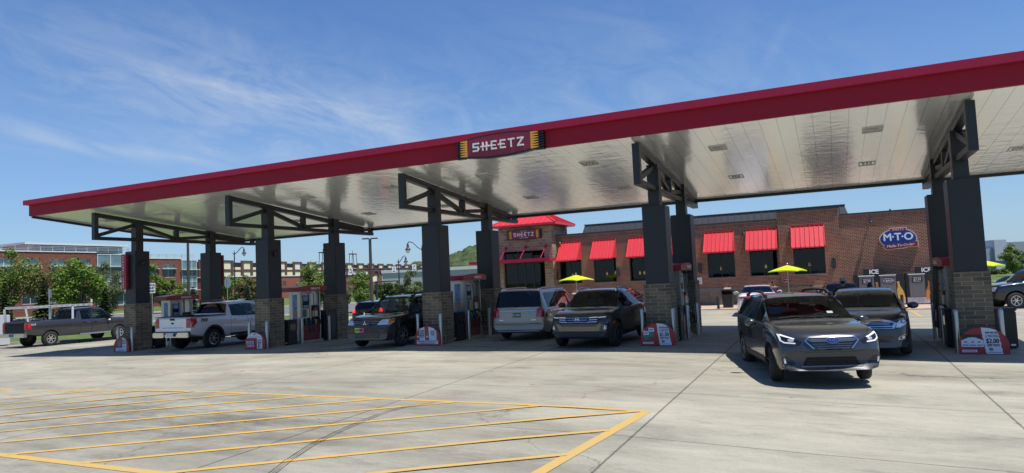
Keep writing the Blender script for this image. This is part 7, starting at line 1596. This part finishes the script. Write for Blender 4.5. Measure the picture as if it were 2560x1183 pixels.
def lantern(u, v_top, D, side, reach, label):
    b = base(u, D); h = zat(u, v_top, D) - b.z; r = empty('street_lamp', b, 0, label, 'street lamp', 'black swan-neck street lamps'); v = Vector((cr.x, cr.y, 0)).normalized() * side
    mb = MB(); mb.lathe([(.20, -.1), (.18, .8), (.09, .95)], n=12); mb.tube([(0, 0, .9), (0, 0, h)], [.09, .06], 8); mb.lathe([(.09, h), (.06, h + .12), (.02, h + .3), (.005, h + .5)], n=8); mb.build('post', m_pole, r, 40)
    mb = MB(); pts = [(v * 0) + Vector((0, 0, h - .1)), v * (reach * .3) + Vector((0, 0, h + .15)), v * (reach * .65) + Vector((0, 0, h + .62)), v * (reach * .9) + Vector((0, 0, h + .70)), v * reach + Vector((0, 0, h + .55))]; mb.tube(pts, .045, 6); mb.tube([-v * .28 + Vector((0, 0, h + .1)), Vector((0, 0, h - .15))], .03, 6); mb.build('arm', m_pole, r, 60)
    o = v * reach; mb = MB(); mb.lathe([(.05, h + .56), (.10, h + .42), (.13, h + .15), (.26, h + .02), (.25, h - .04)], (o.x, o.y, 0), n=14); mb.build('shade', m_pole, r, 40); mb = MB(); mb.lathe([(.20, h - .045), (.17, h - .22), (.08, h - .34), (.01, h - .36)], (o.x, o.y, 0), n=12); mb.build('globe', m_lampc, r, 60)
lantern(587, 634, 80, 1, 1.15, 'black swan-neck street lamp below the leftmost truss end'); lantern(1058, 622, 62, -1, 1.3, 'tallest black swan-neck street lamp, left of the middle column'); lantern(998, 655, 80, 1, .85, 'smallest black swan-neck street lamp, below the mast arm signs')
def sign_post(name, u, vt, vb, D, w_px, label, poly, m, txt=None, back=False, m2=None):
    b = base(u, D); k = D / 1697.67; zt_, zb_ = zat(u, vt, D) - b.z, zat(u, vb, D) - b.z; r = empty(name, b, 0, label, 'road sign'); ex = Vector((cr.x, cr.y, 0)).normalized(); n = Vector((-cf.x, -cf.y, 0)).normalized()
    mb = MB(); mb.tube([(0, 0, -.1), (0, 0, zt_)], .035, 6); mb.build('post', m_galv, r)
    w = w_px * k; h = zt_ - zb_; mb = MB(); off = n * (.05 if not back else -.05); mb.plate([(a * w / 2, c_ * h / 2) for a, c_ in poly], Vector((0, 0, (zt_ + zb_) / 2)) + off, ex, (0, 0, 1), .02); pnl = mb.build('panel', m, r)
    if txt:
        mb = MB()
        for t, s, dz in txt: put_text(mb, t, s * h, Vector((0, 0, (zt_ + zb_) / 2 + dz * h)) + off + n * .004, ex, (0, 0, 1), depth=.004, bold=.01 * h, fit=w * .85)
        mb.build('lettering', m_pblk, pnl)
SQ = [(-1, -1), (1, -1), (1, 1), (-1, 1)]; OC = [(math.cos(R(22.5 + 45 * k)) * 1.08, math.sin(R(22.5 + 45 * k)) * 1.08) for k in range(8)]; m_sback = mat('sign_back', (.30, .34, .36), .5, .5)
sign_post('lane_sign', 380, 708, 733, 58, 17, 'white RIGHT LANE MUST TURN RIGHT sign left of the first pump', SQ, m_white, [('RIGHT LANE', .22, .30), ('MUST', .30, 0), ('TURN RIGHT', .22, -.30)])
sign_post('sign_back', 123, 724, 744, 48, 8, 'back of a narrow grey road sign behind the work pickup', SQ, m_sback, back=True); sign_post('stop_sign', 568, 694, 720, 72, 18, 'octagonal back of a stop sign left of the swan-neck lamp', OC, m_sback, back=True)
sign_post('small_sign', 229, 748, 756, 80, 4.5, 'tiny pale road sign at the foot of the maple', SQ, m_white)
# signal mast arm with three lane-use signs
D = 75; b = base(1094, D); r = empty('traffic_mast', b, 0, 'dark traffic mast arm with three white lane arrow signs', 'traffic mast'); Lc = lambda u, v, D_=D: far(u, v, D_) - b
mb = MB(); mb.tube([(0, 0, -.2), (0, 0, zat(1094, 660, D) - b.z)], [.2, .15], 10); mb.build('pole', m_pole, r, 40); mb = MB(); p_, q_ = Lc(1094, 671), Lc(838, 674); mb.tube([p_, q_], [.14, .08], 8); mb.build('arm', m_pole, r, 40)
ex = Vector((cr.x, cr.y, 0)).normalized(); n = Vector((-cf.x, -cf.y, 0)).normalized()
for u, v, kind in ((878, 677, 'L'), (986, 674, 'S'), (1036, 669, 'R')):
    c0 = Lc(u, v) + n * .2; k = D / 1697.67; mb = MB(); mb.plate([(a * 5.2 * k, c_ * 7.6 * k) for a, c_ in SQ], c0, ex, (0, 0, 1), .03); pn = mb.build('lane_sign', m_white, r); mb = MB(); s = 7.6 * k
    if kind == 'S': A = [(-.07, -.3), (.07, -.3), (.07, .3), (.2, .3), (0, .75), (-.2, .3), (-.07, .3)]
    else: A = [(.16, -.3), (.30, -.3), (.26, .15), (.02, .38), (.12, .55), (-.34, .66), (-.22, .22), (-.10, .28), (.13, .10)]
    if kind == 'R': A = [(-a, c_) for a, c_ in A][::-1]
    mb.plate([(a * s, c_ * s) for a, c_ in A], c0 + n * .01, ex, (0, 0, 1), .008); mb.box(0, 0, 0, 0, 0, 0) if False else None; mb.plate([(a * s, c_ * s) for a, c_ in [(-.4, -.72), (.4, -.72), (.4, -.52), (-.4, -.52)]], c0 + n * .01, ex, (0, 0, 1), .008); mb.build('arrow', m_pblk, pn)
D = 95; b = base(941, D); r = empty('signal_pole', b, 0, 'thin dark signal pole with a short arm right of the tall light pole', 'traffic mast'); mb = MB(); mb.tube([(0, 0, -.2), (0, 0, zat(941, 703, D) - b.z)], .16, 8); mb.build('pole', m_pole, r, 40); mb = MB(); mb.tube([far(941, 705, D) - b, far(998, 702, D) - b], [.11, .07], 6); mb.build('arm', m_pole, r, 40)
